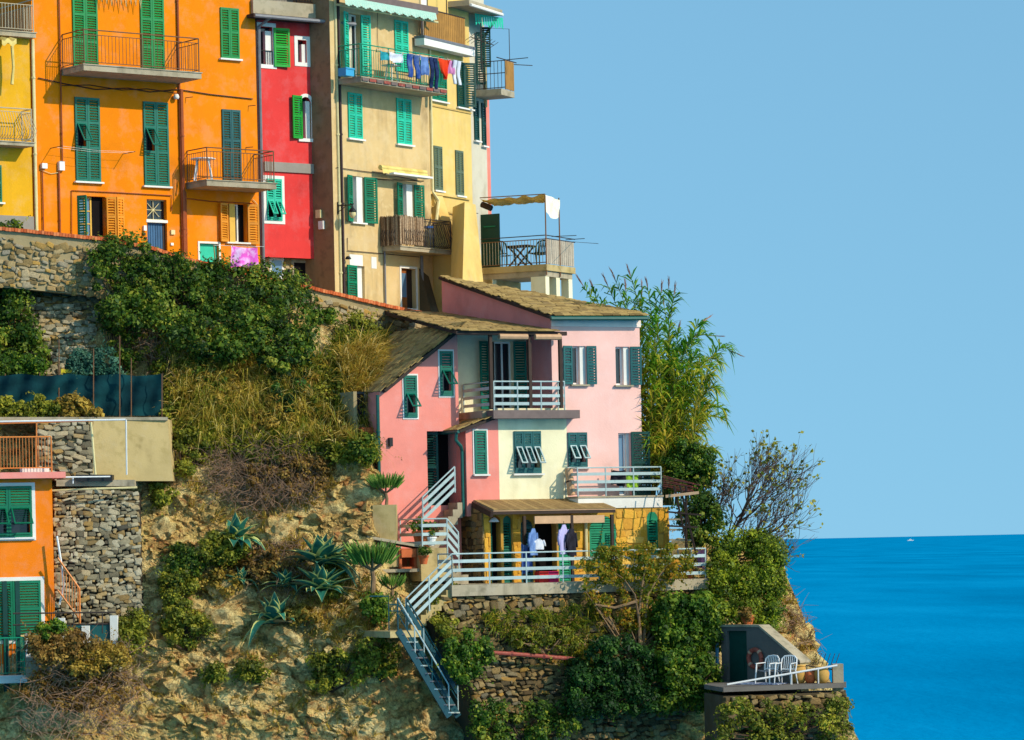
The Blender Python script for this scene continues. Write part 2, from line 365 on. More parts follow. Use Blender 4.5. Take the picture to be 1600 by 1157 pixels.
def slat_fill(m, x0, x1, z0, z1, y=0.0, pitch=0.075, th=0.012, wd=0.055, tilt=35):
    n = max(2, int(round((z1 - z0) / pitch))); c, s = math.cos(R(tilt)), math.sin(R(tilt))
    for i in range(n):
        zc = z0 + (i + 0.5) * (z1 - z0) / n
        # louvre: top edge in, bottom edge out
        dy, dz = wd / 2 * s, wd / 2 * c; ty, tz = th / 2 * c, th / 2 * s
        P = [(y + dy - ty, zc + dz - tz), (y + dy + ty, zc + dz + tz), (y - dy + ty, zc - dz + tz), (y - dy - ty, zc - dz - tz)]
        vs = [(x0, a, b) for a, b in P] + [(x1, a, b) for a, b in P]
        m.add(vs, [(0, 1, 2, 3), (7, 6, 5, 4), (0, 4, 5, 1), (1, 5, 6, 2), (2, 6, 7, 3), (3, 7, 4, 0)])
def leaf(parent, w, h, mat, loc, rz=0.0, mid=(0.52,), flap=None, name='shutter', trim=None, solid=False, pitch=0.075):
    """one louvred shutter leaf; local x 0..w, z 0..h; flap=(z0,z1,angle,x0?,x1?) tilts out"""
    st = min(0.06, w * 0.16); rl = 0.075; t = 0.02
    m = MB()
    m.box(0, st, -t, t, 0, h); m.box(w - st, w, -t, t, 0, h)
    m.box(st, w - st, -t, t, 0, rl); m.box(st, w - st, -t, t, h - rl, h)
    zs = [rl] + [h * q for q in mid] + [h - rl]; segs = []
    if flap: zs = [rl, flap[0], flap[1], h - rl]
    for q in zs[1:-1]: m.box(st, w - st, -t, t, q - rl / 2, q + rl / 2)
    o = m.build(name, mat, parent); o.location = loc; o.rotation_euler = (0, 0, rz)
    sl = MB(); any_ = False
    for i, (a, b) in enumerate(zip(zs, zs[1:])):
        lo = a + (rl / 2 if i > 0 else 0); hi = b - (rl / 2 if i < len(zs) - 2 else 0)
        if flap and i == 1: continue
        if hi - lo > 0.08:
            if solid: sl.box(st, w - st, -0.006, 0.006, lo, hi)
            else: slat_fill(sl, st, w - st, lo, hi, pitch=pitch)
            any_ = True
    if any_:
        q = sl.build('slats', mat, o, fix=False)
        if not solid: q['kind'] = 'stuff'
    if flap:
        fz0, fz1, ang = flap[:3]; fh = fz1 - fz0 - rl; fw = w - 2 * st
        fm = MB(); fs = 0.035
        fm.box(0, fs, -0.015, 0.015, -fh, 0); fm.box(fw - fs, fw, -0.015, 0.015, -fh, 0); fm.box(fs, fw - fs, -0.015, 0.015, -fs, 0); fm.box(fs, fw - fs, -0.015, 0.015, -fh, -fh + fs)
        fo = fm.build('flap', trim or mat, o); fo.location = (st, -t, fz1 - rl / 2); fo.rotation_euler = (R(-ang), 0, 0)
        fl = MB(); slat_fill(fl, fs, fw - fs, -fh + fs, -fs, pitch=pitch)
        f2 = fl.build('flap_slats', mat, o, kind='stuff', fix=False); f2.location = fo.location; f2.rotation_euler = fo.rotation_euler
    return o
def closed_pair(fr, r, mat, flaps=None, parent=None, w=0.0, sill=True, n=2, mid=(0.52,), trim=None, pitch=0.075, surround=None):
    """r=(u0,u1,z0,z1) closed shutter leaves on the wall; flaps: {leaf index: (f0,f1,angle)} fractions of height"""
    u0, u1, z0, z1 = r; W = (u1 - u0) / n; H = z1 - z0; P = parent or fr.root
    for i in range(n):
        fl = flaps.get(i) if flaps else None
        if fl: fl = (fl[0] * H, fl[1] * H, fl[2])
        leaf(P, W - 0.008, H, mat, (u0 + i * W + 0.004, -w - 0.028, z0), flap=fl, mid=mid, trim=trim, pitch=pitch)
    if sill: MB().box(u0 - 0.06, u1 + 0.06, -w - 0.11, -w + 0.05, z0 - 0.055, z0 - 0.004).build('window_sill', 'whitetrim', P)
    if surround: trim_frame(fr, r, surround[0], surround[1], w, P)
def trim_frame(fr, r, t, mat, w=0.0, parent=None, d=0.02):
    u0, u1, z0, z1 = r; m = MB()
    m.box(u0 - t, u0, -w - d, -w + 0.01, z0 - t, z1 + t); m.box(u1, u1 + t, -w - d, -w + 0.01, z0 - t, z1 + t)
    m.box(u0, u1, -w - d, -w + 0.01, z1, z1 + t); m.box(u0, u1, -w - d, -w + 0.01, z0 - t, z0)
    m.build('window_surround', mat, parent or fr.root)
def window(fr, r, w=0.0, inset=0.16, frame='white', glass='glass', cols=2, rows=1, parent=None, curtain=None, fw=0.05, name='window'):
    """casement in an opening: frame > pane"""
    u0, u1, z0, z1 = r; y = -w + inset; m = MB()
    m.box(u0, u0 + fw, y, y + 0.05, z0, z1); m.box(u1 - fw, u1, y, y + 0.05, z0, z1); m.box(u0 + fw, u1 - fw, y, y + 0.05, z0, z0 + fw); m.box(u0 + fw, u1 - fw, y, y + 0.05, z1 - fw, z1)
    cu = [u0 + fw + (u1 - u0 - 2 * fw) * i / cols for i in range(cols + 1)]; cz = [z0 + fw + (z1 - z0 - 2 * fw) * i / rows for i in range(rows + 1)]
    for c in cu[1:-1]: m.box(c - fw / 2, c + fw / 2, y - 0.006, y + 0.046, z0 + fw, z1 - fw)
    for c in cz[1:-1]: m.box(u0 + fw, u1 - fw, y + 0.004, y + 0.036, c - fw / 3, c + fw / 3)
    o = m.build(name, frame, parent or fr.root)
    for i in range(cols):
        for j in range(rows):
            MB().box(cu[i], cu[i + 1], y + 0.03, y + 0.042, cz[j], cz[j + 1]).build('pane', glass, o)
    if curtain:
        m = MB(); a, b = curtain[1] if len(curtain) > 1 else (u0, u1); N = 24
        for k in range(N):
            xa = a + (b - a) * k / N; xb = a + (b - a) * (k + 1) / N
            ya = y + 0.0 - 0.03 * math.sin(k * 2.1); yb = y + 0.0 - 0.03 * math.sin((k + 1) * 2.1)
            m.add([(xa, ya - .03, z0), (xb, yb - .03, z0), (xb, yb - .03, z1), (xa, ya - .03, z1)], [(0, 1, 2, 3)])
        m.build('curtain', curtain[0], o, fix=False)
    return o
def sill(fr, r, w=0.0, mat='whitetrim', parent=None, out=0.1, t=0.05):
    u0, u1, z0, z1 = r; MB().box(u0 - 0.06, u1 + 0.06, -w - out, -w + 0.04, z0 - t, z0 - 0.003).build('window_sill', mat, parent or fr.root)
def open_leaf(fr, u, z0, z1, width, side, mat, ang=8, w=0.0, parent=None, mid=(0.52,), solid=False):
    """leaf folded back on the wall: side -1 hinges at u and lies to the left, +1 to the right"""
    if side > 0: leaf(parent or fr.root, width, z1 - z0, mat, (u, -w - 0.045, z0), R(-ang), mid, solid=solid)
    else: leaf(parent or fr.root, width, z1 - z0, mat, (u - width * math.cos(R(ang)), -w - 0.045 - width * math.sin(R(ang)), z0), R(ang), mid, solid=solid)

def pipe(parent, pts, r, mat, name='downpipe', clips=True):
    m = MB(); m.tube(pts, r, 7)
    o = m.build(name, mat, parent, smooth=False)
    a, b = Vector(pts[0]), Vector(pts[-1])
    if clips and abs(a.z - b.z) > 2 and len(pts) == 2:
        c = MB(); n = int(abs(a.z - b.z) / 1.9)
        for i in range(n):
            p = a.lerp(b, (i + 0.5) / n); c.tube([p - Vector((0, 0, 0.025)), p + Vector((0, 0, 0.025))], r * 1.3, 7)
        c.build('pipe_clips', mat, o, kind='stuff')
    return o
def copies(name, me, parent, pts, rot=None):
    for p in pts: link(name, me, parent, p, rot)
def bar_mesh(h, r, mat, shape=None):
    m = MB(); m.tube([(0, 0, 0), (0, 0, h)] if shape is None else shape, r, 5); me = m.mesh('baluster'); me.materials.append(M[mat]); return me
def balcony(fr, u0, u1, z, w0, w1, th, rh, rail, slab_mat='concrete', pitch=0.115, second=None, bars=True, post_every=None, name='balcony', left=True, right=True, br=0.009, shape=None, parent=None, mid_rails=()):
    """cantilevered slab with iron railing; balcony > rail, baluster, post"""
    m = MB(); m.box(u0, u1, -w1, -w0 + 0.02, z - th, z - 0.03); m.box(u0 - 0.03, u1 + 0.03, -w1 - 0.03, -w0 + 0.02, z - 0.03, z)
    o = m.build(name, slab_mat, parent or fr.root)
    path = []
    e = 0.05
    if left: path.append(((u0 + e, -w0, 0), (u0 + e, -w1 + e, 0)))
    path.append(((u0 + e, -w1 + e, 0), (u1 - e, -w1 + e, 0)))
    if right: path.append(((u1 - e, -w1 + e, 0), (u1 - e, -w0, 0)))
    lv = [z + rh] + ([z + second] if second else []) + [z + 0.07] + [z + q for q in mid_rails]
    for zz in lv:
        for a, b in path: MB().tube([Vector(a) + Vector((0, 0, zz)), Vector(b) + Vector((0, 0, zz))], 0.018 if zz == lv[0] else 0.012, 6).build('rail', rail, o)
    if bars:
        top = (second if second else rh)
        me = bar_mesh(top - 0.07, br, rail, shape)
        for a, b in path:
            a = Vector(a); b = Vector(b); n = max(2, int((b - a).length / pitch)); rz = 0
            d = b - a; rz = math.atan2(d.y, d.x)
            for i in range(1, n): p = a.lerp(b, i / n); link('baluster', me, o, (p.x, p.y, z + 0.07), (0, 0, rz))
    pm = bar_mesh(rh, 0.02, rail)
    pp = set()
    for a, b in path:
        a = Vector(a); b = Vector(b); n = max(1, int(round((b - a).length / (post_every or 1.6))))
        for i in range(n + 1): q = a.lerp(b, i / n); pp.add((round(q.x, 3), round(q.y, 3)))
    for q in pp: link('post', pm, o, (q[0], q[1], z))
    return o
def board_rail(parent, pts, mat, rh=0.92, boards=(0.70, 0.46, 0.22), bh=0.11, post_mat=None, name='railing', npost=None, sub=True, drop=0.0, handrail=True):
    """flat-board railing along local points; railing > post, board, rail"""
    pts = [Vector(p) for p in pts]; pm = post_mat or mat; m = MB()
    m.tube([pts[0] + Vector((0, 0, -drop)), pts[0] + Vector((0, 0, rh))], 0.022, 6)
    o = m.build(name, pm, parent)
    for i, (a, b) in enumerate(zip(pts, pts[1:])):
        n = (npost[i] if npost else 1)
        for k in range(1, n + 1):
            p = a.lerp(b, k / n); MB().tube([p + Vector((0, 0, -drop)), p + Vector((0, 0, rh))], 0.022, 6).build('post', pm, o)
        for q in boards:
            MB().beam(a + Vector((0, 0, q)), b + Vector((0, 0, q)), 0.022, bh).build('board', mat, o)
        if handrail: MB().tube([a + Vector((0, 0, rh)), b + Vector((0, 0, rh))], 0.02, 6).build('rail', mat, o)
    return o

# ------------------------------------------------------------------ stones, tiles
def stone_variants(n, seed, mat):
    rg = random.Random(seed); out = []
    for i in range(n):
        vs = []; c = 0.24
        for sx in (-1, 1):
            for sy in (-1, 1):
                for sz in (-1, 1):
                    cc = [rg.uniform(0.16, 0.52) for _ in range(3)]
                    for ax in range(3):
                        p = [sx * 0.5, sy * 0.5, sz * 0.5]
                        for q in range(3):
                            if q != ax: p[q] *= (1 - cc[q])
                        p = [v + rg.uniform(-0.08, 0.08) for v in p]; vs.append(p)
        import bmesh
        bm = bmesh.new()
        for v in vs: bm.verts.new(v)
        bmesh.ops.convex_hull(bm, input=bm.verts[:]); bmesh.ops.delete(bm, geom=[v for v in bm.verts if not v.link_faces], context='VERTS')
        me = bpy.data.meshes.new('stone'); bm.to_mesh(me); bm.free(); me.materials.append(M[mat]); out.append(me)
    return out
STV = {k: stone_variants(9, i + 3, k) for i, k in enumerate(('stone', 'stone_d', 'stone_g', 'stone_y'))}
def stone_patch(parent, BL, BR, TR, TL, rows, wid, mat, depth=0.16, out=None, maxn=300, clip=None, seed=1, gap=0.93, name='stone', hvar=0.35, skip=0.0, rough=1.0):
    """lay uneven stones over a bilinear patch (parent space = world); biggest become parts, the rest one joined part"""
    rg = random.Random(seed); BL, BR, TR, TL = map(Vector, (BL, BR, TR, TL))
    ex = (BR - BL).normalized(); ez = (TL - BL).normalized(); nrm = ex.cross(ez).normalized()
    if nrm.y > 0: nrm = -nrm
    Hh = ((TL - BL).length + (TR - BR).length) / 2; Ww = ((BR - BL).length + (TR - TL).length) / 2
    hs = [rg.uniform(1 - hvar, 1 + hvar) for _ in range(rows)]; tot = sum(hs); v = 0; items = []
    for h in hs:
        hv = h / tot; u = -rg.random() * wid[0] / Ww
        while u < 1:
            wu = rg.uniform(*wid) / Ww; a = max(u, 0); b = min(u + wu, 1); u += wu
            if b - a < 0.4 * wid[0] / Ww: continue
            uc, vc = (a + b) / 2, v + hv / 2
            P = (BL * (1 - uc) + BR * uc) * (1 - vc) + (TL * (1 - uc) + TR * uc) * vc
            if clip and not clip(P): continue
            if rg.random() < skip: continue
            P = P + ez * (rg.uniform(-.3, .3) * hv * Hh * rough) + ex * rg.uniform(-.02, .02)
            sz = rg.choice((.75, .9, 1.0, 1.1, 1.3)) if rough > .5 else rg.uniform(.9, 1.06)
            items.append((P, (b - a) * Ww * gap * sz, hv * Hh * gap * sz * rg.uniform(0.85, 1.15), rg.uniform(0.6, 1.4) * depth, rg.uniform(-0.35, 0.35) * max(rough, .2), rg.randrange(9), rg.uniform(-0.3, 0.7)))
        v += hv
    items.sort(key=lambda t: -t[1] * t[2])
    B = Matrix((ex, -nrm, ez)).transposed().to_4x4(); fill = MB()
    pinv = parent.matrix_world.inverted() if parent else Matrix()
    for i, (P, w, h, d, rot, k, off) in enumerate(items):
        mtx = pinv @ Matrix.Translation(P + nrm * d * 0.25 * off) @ B @ Matrix.Rotation(rot, 4, 'Y') @ Matrix.Diagonal((w, d, h, 1))
        me = STV[mat][k]
        if i < maxn:
            o = bpy.data.objects.new(name, me); COL.objects.link(o); o.parent = parent; o.matrix_local = mtx
        else:
            fill.add([mtx @ q.co for q in me.vertices], [tuple(p.vertices) for p in me.polygons], rg.random())
    if fill.v: fill.build('small_' + name + 's', mat, parent, kind='stuff', fix=False)
def refresh(): bpy.context.view_layer.update()
def inpoly(x, y, poly):
    c = False; j = len(poly) - 1
    for i in range(len(poly)):
        xi, yi = poly[i]; xj, yj = poly[j]
        if (yi > y) != (yj > y) and x < (xj - xi) * (y - yi) / (yj - yi) + xi: c = not c
        j = i
    return c
TILE = []
def tile_variants():
    rg = random.Random(5)
    for i in range(6):
        m = MB(); j = lambda a: rg.uniform(-a, a); t = 0.018
        vs = [(-.5 + j(.02), -.5 + j(.06), 0), (.5 + j(.02), -.5 + j(.06), 0), (.5, .5, 0), (-.5, .5, 0)]
        m.add([(*v[:2], 0) for v in vs] + [(*v[:2], 1) for v in vs], [(0, 3, 2, 1), (4, 5, 6, 7), (0, 1, 5, 4), (1, 2, 6, 5), (2, 3, 7, 6), (3, 0, 4, 7)])
        me = m.mesh('slate'); me.materials.append(M['slate']); TILE.append(me)
tile_variants()
def slate_roof(parent, poly, eave_dir, tw=0.36, tl=0.30, maxn=300, th=0.10, name='roof', under='slate_under', seed=3, fascia=True):
    """roof slab over a planar polygon (world pts) with overlapping slates; roof > slate"""
    rg = random.Random(seed); poly = [Vector(p) for p in poly]
    n = Vector((0, 0, 0))
    for i in range(len(poly)): n += (poly[i] - poly[0]).cross(poly[(i + 1) % len(poly)] - poly[0])
    n.normalize()
    if n.z < 0: n = -n
    ex = Vector(eave_dir); ex = (ex - n * ex.dot(n)).normalized(); ey = n.cross(ex)
    if ey.z < 0: ey = -ey; ex = -ex
    inv = parent.matrix_world.inverted() if parent else Matrix()
    m = MB(); m.prism([inv @ (p - n * th) for p in poly], (inv.to_3x3() @ n) * (th - 0.015))
    roof = m.build(name, under, parent); refresh()
    inv = roof.matrix_world.inverted()
    o = poly[0]; p2 = [((p - o).dot(ex), (p - o).dot(ey)) for p in poly]
    xs = [p[0] for p in p2]; ys = [p[1] for p in p2]
    items = []; y = min(ys) - 0.05; row = 0
    while y < max(ys) + 0.1:
        x = min(xs) - rg.random() * tw
        while x < max(xs):
            w = tw * rg.uniform(0.75, 1.25); cx = x + w / 2; x += w
            if inpoly(cx, min(max(y + tl * 0.5, min(ys) + 0.02), max(ys) - 0.02), p2): items.append((cx, y + tl * 0.45, w * 0.97))
        y += tl * rg.uniform(0.93, 1.05); row += 1
    fill = MB()
    B = Matrix((ex, ey, n)).transposed().to_4x4()
    items.sort(key=lambda t: (o + ex * t[0] + ey * t[1]).y)
    for i, (cx, cy, w) in enumerate(items):
        mt = inv @ Matrix.Translation(o + ex * cx + ey * cy + n * (0.012 + rg.uniform(0, 0.008))) @ B @ Matrix.Rotation(R(3.2 + rg.uniform(-.8, .8)), 4, 'X') @ Matrix.Rotation(R(rg.uniform(-1.5, 1.5)), 4, 'Z') @ Matrix.Diagonal((w, tl * 1.35, 0.016 * rg.uniform(.8, 1.8), 1))
        me = TILE[rg.randrange(6)]
        if i < maxn:
            q = bpy.data.objects.new('slate', me); COL.objects.link(q); q.parent = roof; q.matrix_local = mt
        else: fill.add([mt @ v.co for v in me.vertices], [tuple(p.vertices) for p in me.polygons], rg.random())
    if fill.v: fill.build('far_slates', 'slate', roof, kind='stuff', fix=False)
    return roof
# ------------------------------------------------------------------ sea
def make_sea():
    m, n, l, b = newmat('sea_water')
    t = n.new('ShaderNodeTexCoord'); mp = n.new('ShaderNodeMapping'); mp.inputs['Scale'].default_value = (0.010, 0.0022, 1)
    x = n.new('ShaderNodeTexNoise'); x.inputs['Scale'].default_value = 1.0; x.inputs['Detail'].default_value = 8; x.inputs['Roughness'].default_value = 0.62
    l.new(t.outputs['Object'], mp.inputs[0]); l.new(mp.outputs[0], x.inputs[0])
    c = ramp(n, l, x.outputs[0], [(0.34, lin((0, 122, 170))), (0.52, lin((0, 136, 186))), (0.72, lin((8, 150, 200)))])
    l.new(c.outputs[0], b.inputs['Base Color']); b.inputs['Roughness'].default_value = 0.35; setspec(b, 0.0)
    mp2 = n.new('ShaderNodeMapping'); mp2.inputs['Scale'].default_value = (0.35, 0.12, 1)
    y = n.new('ShaderNodeTexNoise'); y.inputs['Scale'].default_value = 1.0; y.inputs['Detail'].default_value = 6
    l.new(t.outputs['Object'], mp2.inputs[0]); l.new(mp2.outputs[0], y.inputs[0]); bump(n, l, b, y.outputs[0], 0.5, 0.6)
    M['sea'] = m
    mb = MB(); D = 60000
    mb.add([(-D, -300, 0), (D, -300, 0), (D, D, 0), (-D, D, 0)], [(0, 1, 2, 3)])
    o = mb.build('sea', 'sea', fix=False); tag(o, 'deep blue open sea reaching to the horizon', kind='structure')
make_sea()

# ------------------------------------------------------------------ cliff
KX = [-160, 60, 150, 260, 400, 500, 580, 640, 720, 900, 1100, 1225]
KTOP = [392, 412, 416, 436, 470, 496, 520, 600, 900, 960, 850, 872]
KY = [350, 450, 520, 600, 700, 800, 900, 1000, 1100, 1260]
KD = [[101.3, 101.0, 100.0, 99.4, 96.9, 96.1, 95.3, 94.3, 93.6, 92.6],
      [101.8, 101.4, 100.3, 99.6, 97.2, 96.4, 95.5, 94.5, 93.8, 92.8],
      [102.4, 101.9, 100.7, 99.8, 97.4, 96.7, 95.8, 94.8, 94.0, 93.0],
      [103.4, 102.8, 101.2, 99.9, 97.8, 96.9, 95.8, 94.8, 94.0, 93.1],
      [105.0, 104.0, 101.6, 100.0, 98.2, 97.0, 95.8, 94.8, 94.1, 93.3],
      [106.0, 105.2, 102.4, 100.1, 97.8, 96.6, 95.6, 94.7, 94.1, 93.4],
      [106.2, 106.0, 103.6, 100.1, 97.5, 96.3, 95.3, 94.5, 94.1, 93.6],
      [107.0, 107.0, 106.5, 105.0, 103.0, 100.4, 96.9, 95.3, 94.8, 94.2],
      [107.5, 107.5, 107.0, 106.0, 104.5, 102.0, 98.2, 97.0, 96.2, 95.4],
      [107.5, 107.5, 107.0, 106.0, 105.0, 103.0, 99.6, 98.2, 97.2, 96.2],
      [108.0, 108.0, 108.0, 107.0, 105.0, 103.0, 100.6, 98.9, 97.6, 96.8],
      [109.0, 109.0, 109.0, 108.0, 107.0, 105.0, 102.6, 100.8, 99.6, 98.6]]
def interp1(xs, ys, x): return float(np.interp(x, xs, ys))
def surfY(px, py):
    px = min(max(px, KX[0]), KX[-1] + 60)
    i = min(max(np.searchsorted(KX, px) - 1, 0), len(KX) - 2); f = min(max((px - KX[i]) / (KX[i + 1] - KX[i]), 0), 1)
    return interp1(KY, KD[i], py) * (1 - f) + interp1(KY, KD[i + 1], py) * f
def silh(py): return interp1([850, 900, 950, 1000, 1050, 1110, 1260], [1212, 1222, 1243, 1262, 1284, 1310, 1390], py)
def blocky(p, k):
    """faceted blocks: every cell has its own level and tilt"""
    d, c = mnoise.voronoi(p * k); c0 = c[0]; h = mnoise.cell_vector(c0 * 7.3); q = p * k - c0
    return h.x * 0.6 + q.x * (h.y) * 0.9 + q.z * (h.z) * 0.9 - max(0, 0.10 - (d[1] - d[0])) * 4
def rocknoise(p):
    a = mnoise.fractal(p * 0.35, 1.0, 2.0, 4) * 0.30
    w = Vector((mnoise.noise(p * 1.3), mnoise.noise(p * 1.3 + Vector((9, 2, 4))), mnoise.noise(p * 1.3 + Vector((3, 8, 1))))) * 0.22
    q = p + w; q = Vector((q.x * 0.9 + q.z * 0.30, q.y * 0.7, q.z * 1.35 - q.x * 0.4))
    m = 0.5 + 0.5 * mnoise.noise(p * 0.4 + Vector((5, 5, 5)))
    return a + (0.21 * blocky(q, 0.85) + 0.09 * blocky(q, 2.0)) * (0.5 + m) + mnoise.fractal(p * 4.0, 0.8, 2.0, 4) * 0.045
def surf(px, py, off=0.0):
    Y = surfY(px, py); P = at(px, py, Y); d = rocknoise(P); return at(px, py, Y - d - off)
def make_cliff():
    m, n, l, b = newmat('cliff_rock')
    n1 = noise_node(n, l, 0.5, 8, 0.65); n2 = noise_node(n, l, 2.6, 8, 0.7); n3 = noise_node(n, l, 12, 8, 0.78); n0 = noise_node(n, l, 0.8, 6, 0.6, (1, 1, 2.4))
    r1 = ramp(n, l, n1.outputs[0], [(0.28, lin((196, 158, 96))), (0.46, lin((224, 190, 122))), (0.60, lin((232, 206, 148))), (0.75, lin((212, 162, 88)))])
    r2 = ramp(n, l, n2.outputs[0], [(0.36, lin((70, 50, 30))), (0.47, (0.5, 0.48, 0.44)), (0.66, (0.74, 0.70, 0.62))])
    col = mixc(n, l, 0.55, r1.outputs[0], r2.outputs[0], 'OVERLAY')
    rg = ramp(n, l, n0.outputs[0], [(0.54, (0, 0, 0)), (0.68, (0.75,) * 3)])
    col = mixc(n, l, rg.outputs[0], col, lin((150, 108, 48)))
    n9 = noise_node(n, l, 16, 5, 0.75); r9 = ramp(n, l, n9.outputs[0], [(0.32, (0.7, 0.62, 0.52)), (0.44, (1.15, 1.12, 1.08)), (0.7, (1.5, 1.45, 1.35))]); col = mixc(n, l, 1.0, col, r9.outputs[0], 'MULTIPLY')
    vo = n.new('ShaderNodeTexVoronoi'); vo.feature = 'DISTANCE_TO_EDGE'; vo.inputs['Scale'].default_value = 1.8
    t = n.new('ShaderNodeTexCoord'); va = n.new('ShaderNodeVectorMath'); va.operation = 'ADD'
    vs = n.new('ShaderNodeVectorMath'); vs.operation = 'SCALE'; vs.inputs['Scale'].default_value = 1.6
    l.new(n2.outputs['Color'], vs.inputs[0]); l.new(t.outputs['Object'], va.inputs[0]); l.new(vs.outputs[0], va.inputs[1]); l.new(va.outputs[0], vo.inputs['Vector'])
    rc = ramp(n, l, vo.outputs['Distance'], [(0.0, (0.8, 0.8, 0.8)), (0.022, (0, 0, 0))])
    col = mixc(n, l, rc.outputs[0], col, lin((92, 70, 42)))  # dark seams along cracks; crevice shade also put into the rock colour
    l.new(col, b.inputs['Base Color']); b.inputs['Roughness'].default_value = 0.95; setspec(b, 0.1)
    ad = n.new('ShaderNodeMath'); ad.operation = 'MULTIPLY_ADD'; ad.inputs[1].default_value = 0.45; l.new(n2.outputs[0], ad.inputs[0])
    a2 = n.new('ShaderNodeMath'); a2.operation = 'MULTIPLY_ADD'; a2.inputs[1].default_value = 0.6; l.new(n3.outputs[0], a2.inputs[0])
    mn = n.new('ShaderNodeMath'); mn.operation = 'MINIMUM'; mn.inputs[1].default_value = 0.05; l.new(vo.outputs['Distance'], mn.inputs[0])
    m5 = n.new('ShaderNodeMath'); m5.operation = 'MULTIPLY'; m5.inputs[1].default_value = 4.0; l.new(mn.outputs[0], m5.inputs[0]); l.new(m5.outputs[0], a2.inputs[2])
    l.new(a2.outputs[0], ad.inputs[2]); bump(n, l, b, ad.outputs[0], 1.0, 0.26)
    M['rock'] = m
    NX, NZ = 460, 280; verts = []; 
    for i in range(NX + 1):
        s = i / NX; px0 = -160 + s * (1225 + 160); top = interp1(KX, KTOP, px0)
        for j in range(NZ + 1):
            t_ = j / NZ; py = top + (1260 - top) * t_
            k = min(max((s - 0.72) / 0.28, 0), 1); k = k * k * (3 - 2 * k)
            px = px0 + (silh(py) - 1218) * k
            P = surf(px, py, 0.0); verts.append(P)
    nb = len(verts); H = NZ + 1
    faces = [(i * H + j, i * H + j + 1, (i + 1) * H + j + 1, (i + 1) * H + j) for i in range(NX) for j in range(NZ)]
    # the headland turns away from the camera beyond the skyline edge
    K = 16; edge = [verts[NX * H + j] for j in range(H)]; base = NX * H
    for k in range(1, K + 1):
        for j in range(H):
            p = edge[j]; q = Vector((p.x - 0.010 * k * k + 0.10 * math.sin(k), p.y + 0.16 * k + 0.10 * k * k, p.z))
            verts.append(q + Vector((1, 0.3, 0)) * (rocknoise(q) * 0.25 - 0.2))
        st = nb + (k - 1) * H
        for j in range(NZ): faces.append((base + j, base + j + 1, st + j + 1, st + j))
        base = st
    # ground behind the top edge
    o2 = len(verts); B = 4
    for i in range(NX + 1):
        p = verts[i * H]
        for k in range(1, B + 1): verts.append(Vector((p.x, p.y + k * k * 0.9, p.z + 0.05 * k)))
        a = [i * H] + [o2 + i * B + k for k in range(B)]
        if i:
            for k in range(B): faces.append((pa[k], a[k], a[k + 1], pa[k + 1]))
        pa = a
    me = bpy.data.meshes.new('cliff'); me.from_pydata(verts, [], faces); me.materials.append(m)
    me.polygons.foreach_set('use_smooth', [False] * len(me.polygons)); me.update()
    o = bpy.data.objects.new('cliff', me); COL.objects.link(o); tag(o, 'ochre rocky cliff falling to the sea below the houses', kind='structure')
    # foot of the cliff down to the water
    mb = MB(); N = 40
    for i in range(N):
        a = at(-160 + (1390 + 160) * i / N, 1255, surfY(-160 + 1550 * i / N, 1255)); c = at(-160 + 1550 * (i + 1) / N, 1255, surfY(-160 + 1550 * (i + 1) / N, 1255))
        mb.add([a, c, (c.x * 1.02, c.y - 6, -1), (a.x * 1.02, a.y - 6, -1)], [(0, 1, 2, 3)])
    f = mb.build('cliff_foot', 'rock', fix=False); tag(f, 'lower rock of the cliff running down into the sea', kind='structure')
make_cliff()
# loose boulders and ledges breaking up the rock face
def boulders():
    rg = random.Random(11)
    spots = [(250, 900), (300, 950), (345, 975), (395, 1000), (250, 985), (305, 1030), (450, 1000), (480, 1030), (540, 1015), (560, 960), (365, 930), (420, 1045),
             (500, 760), (540, 730), (560, 780), (470, 780), (230, 790), (250, 830), (590, 1000), (1235, 960), (1250, 1000), (1225, 1020), (1262, 1035), (1215, 980), (520, 800), (440, 830)]
    for i, (px, py) in enumerate(spots):
        P = surf(px, py, -0.12); s = rg.uniform(0.30, 0.62); m = MB(); N = 0
        import bmesh
        bm = bmesh.new(); bmesh.ops.create_icosphere(bm, subdivisions=3, radius=1)
        sc = Vector((s * rg.uniform(.8, 1.5), s * rg.uniform(.6, .9), s * rg.uniform(.6, 1.2))); off = Vector((rg.uniform(0, 50),) * 3)
        for v in bm.verts:
            d = v.co.normalized(); e = mnoise.voronoi(d * 1.1 + off)[0]; r = 0.75 + 0.5 * min(0.5, e[1] - e[0]) + 0.18 * mnoise.fractal(d * 2.5 + off, 1, 2, 4)
            v.co = Vector((d.x * sc.x, d.y * sc.y, d.z * sc.z)) * r
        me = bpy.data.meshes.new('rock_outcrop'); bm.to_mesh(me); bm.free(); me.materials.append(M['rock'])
        o = bpy.data.objects.new('rock_outcrop', me); COL.objects.link(o); o.location = P; o.rotation_euler = (rg.uniform(-.4, .4), rg.uniform(-.5, .5), rg.uniform(-.5, .5))
        tag(o, 'rough ochre rock outcrop bulging from the cliff face', kind='structure')
boulders()

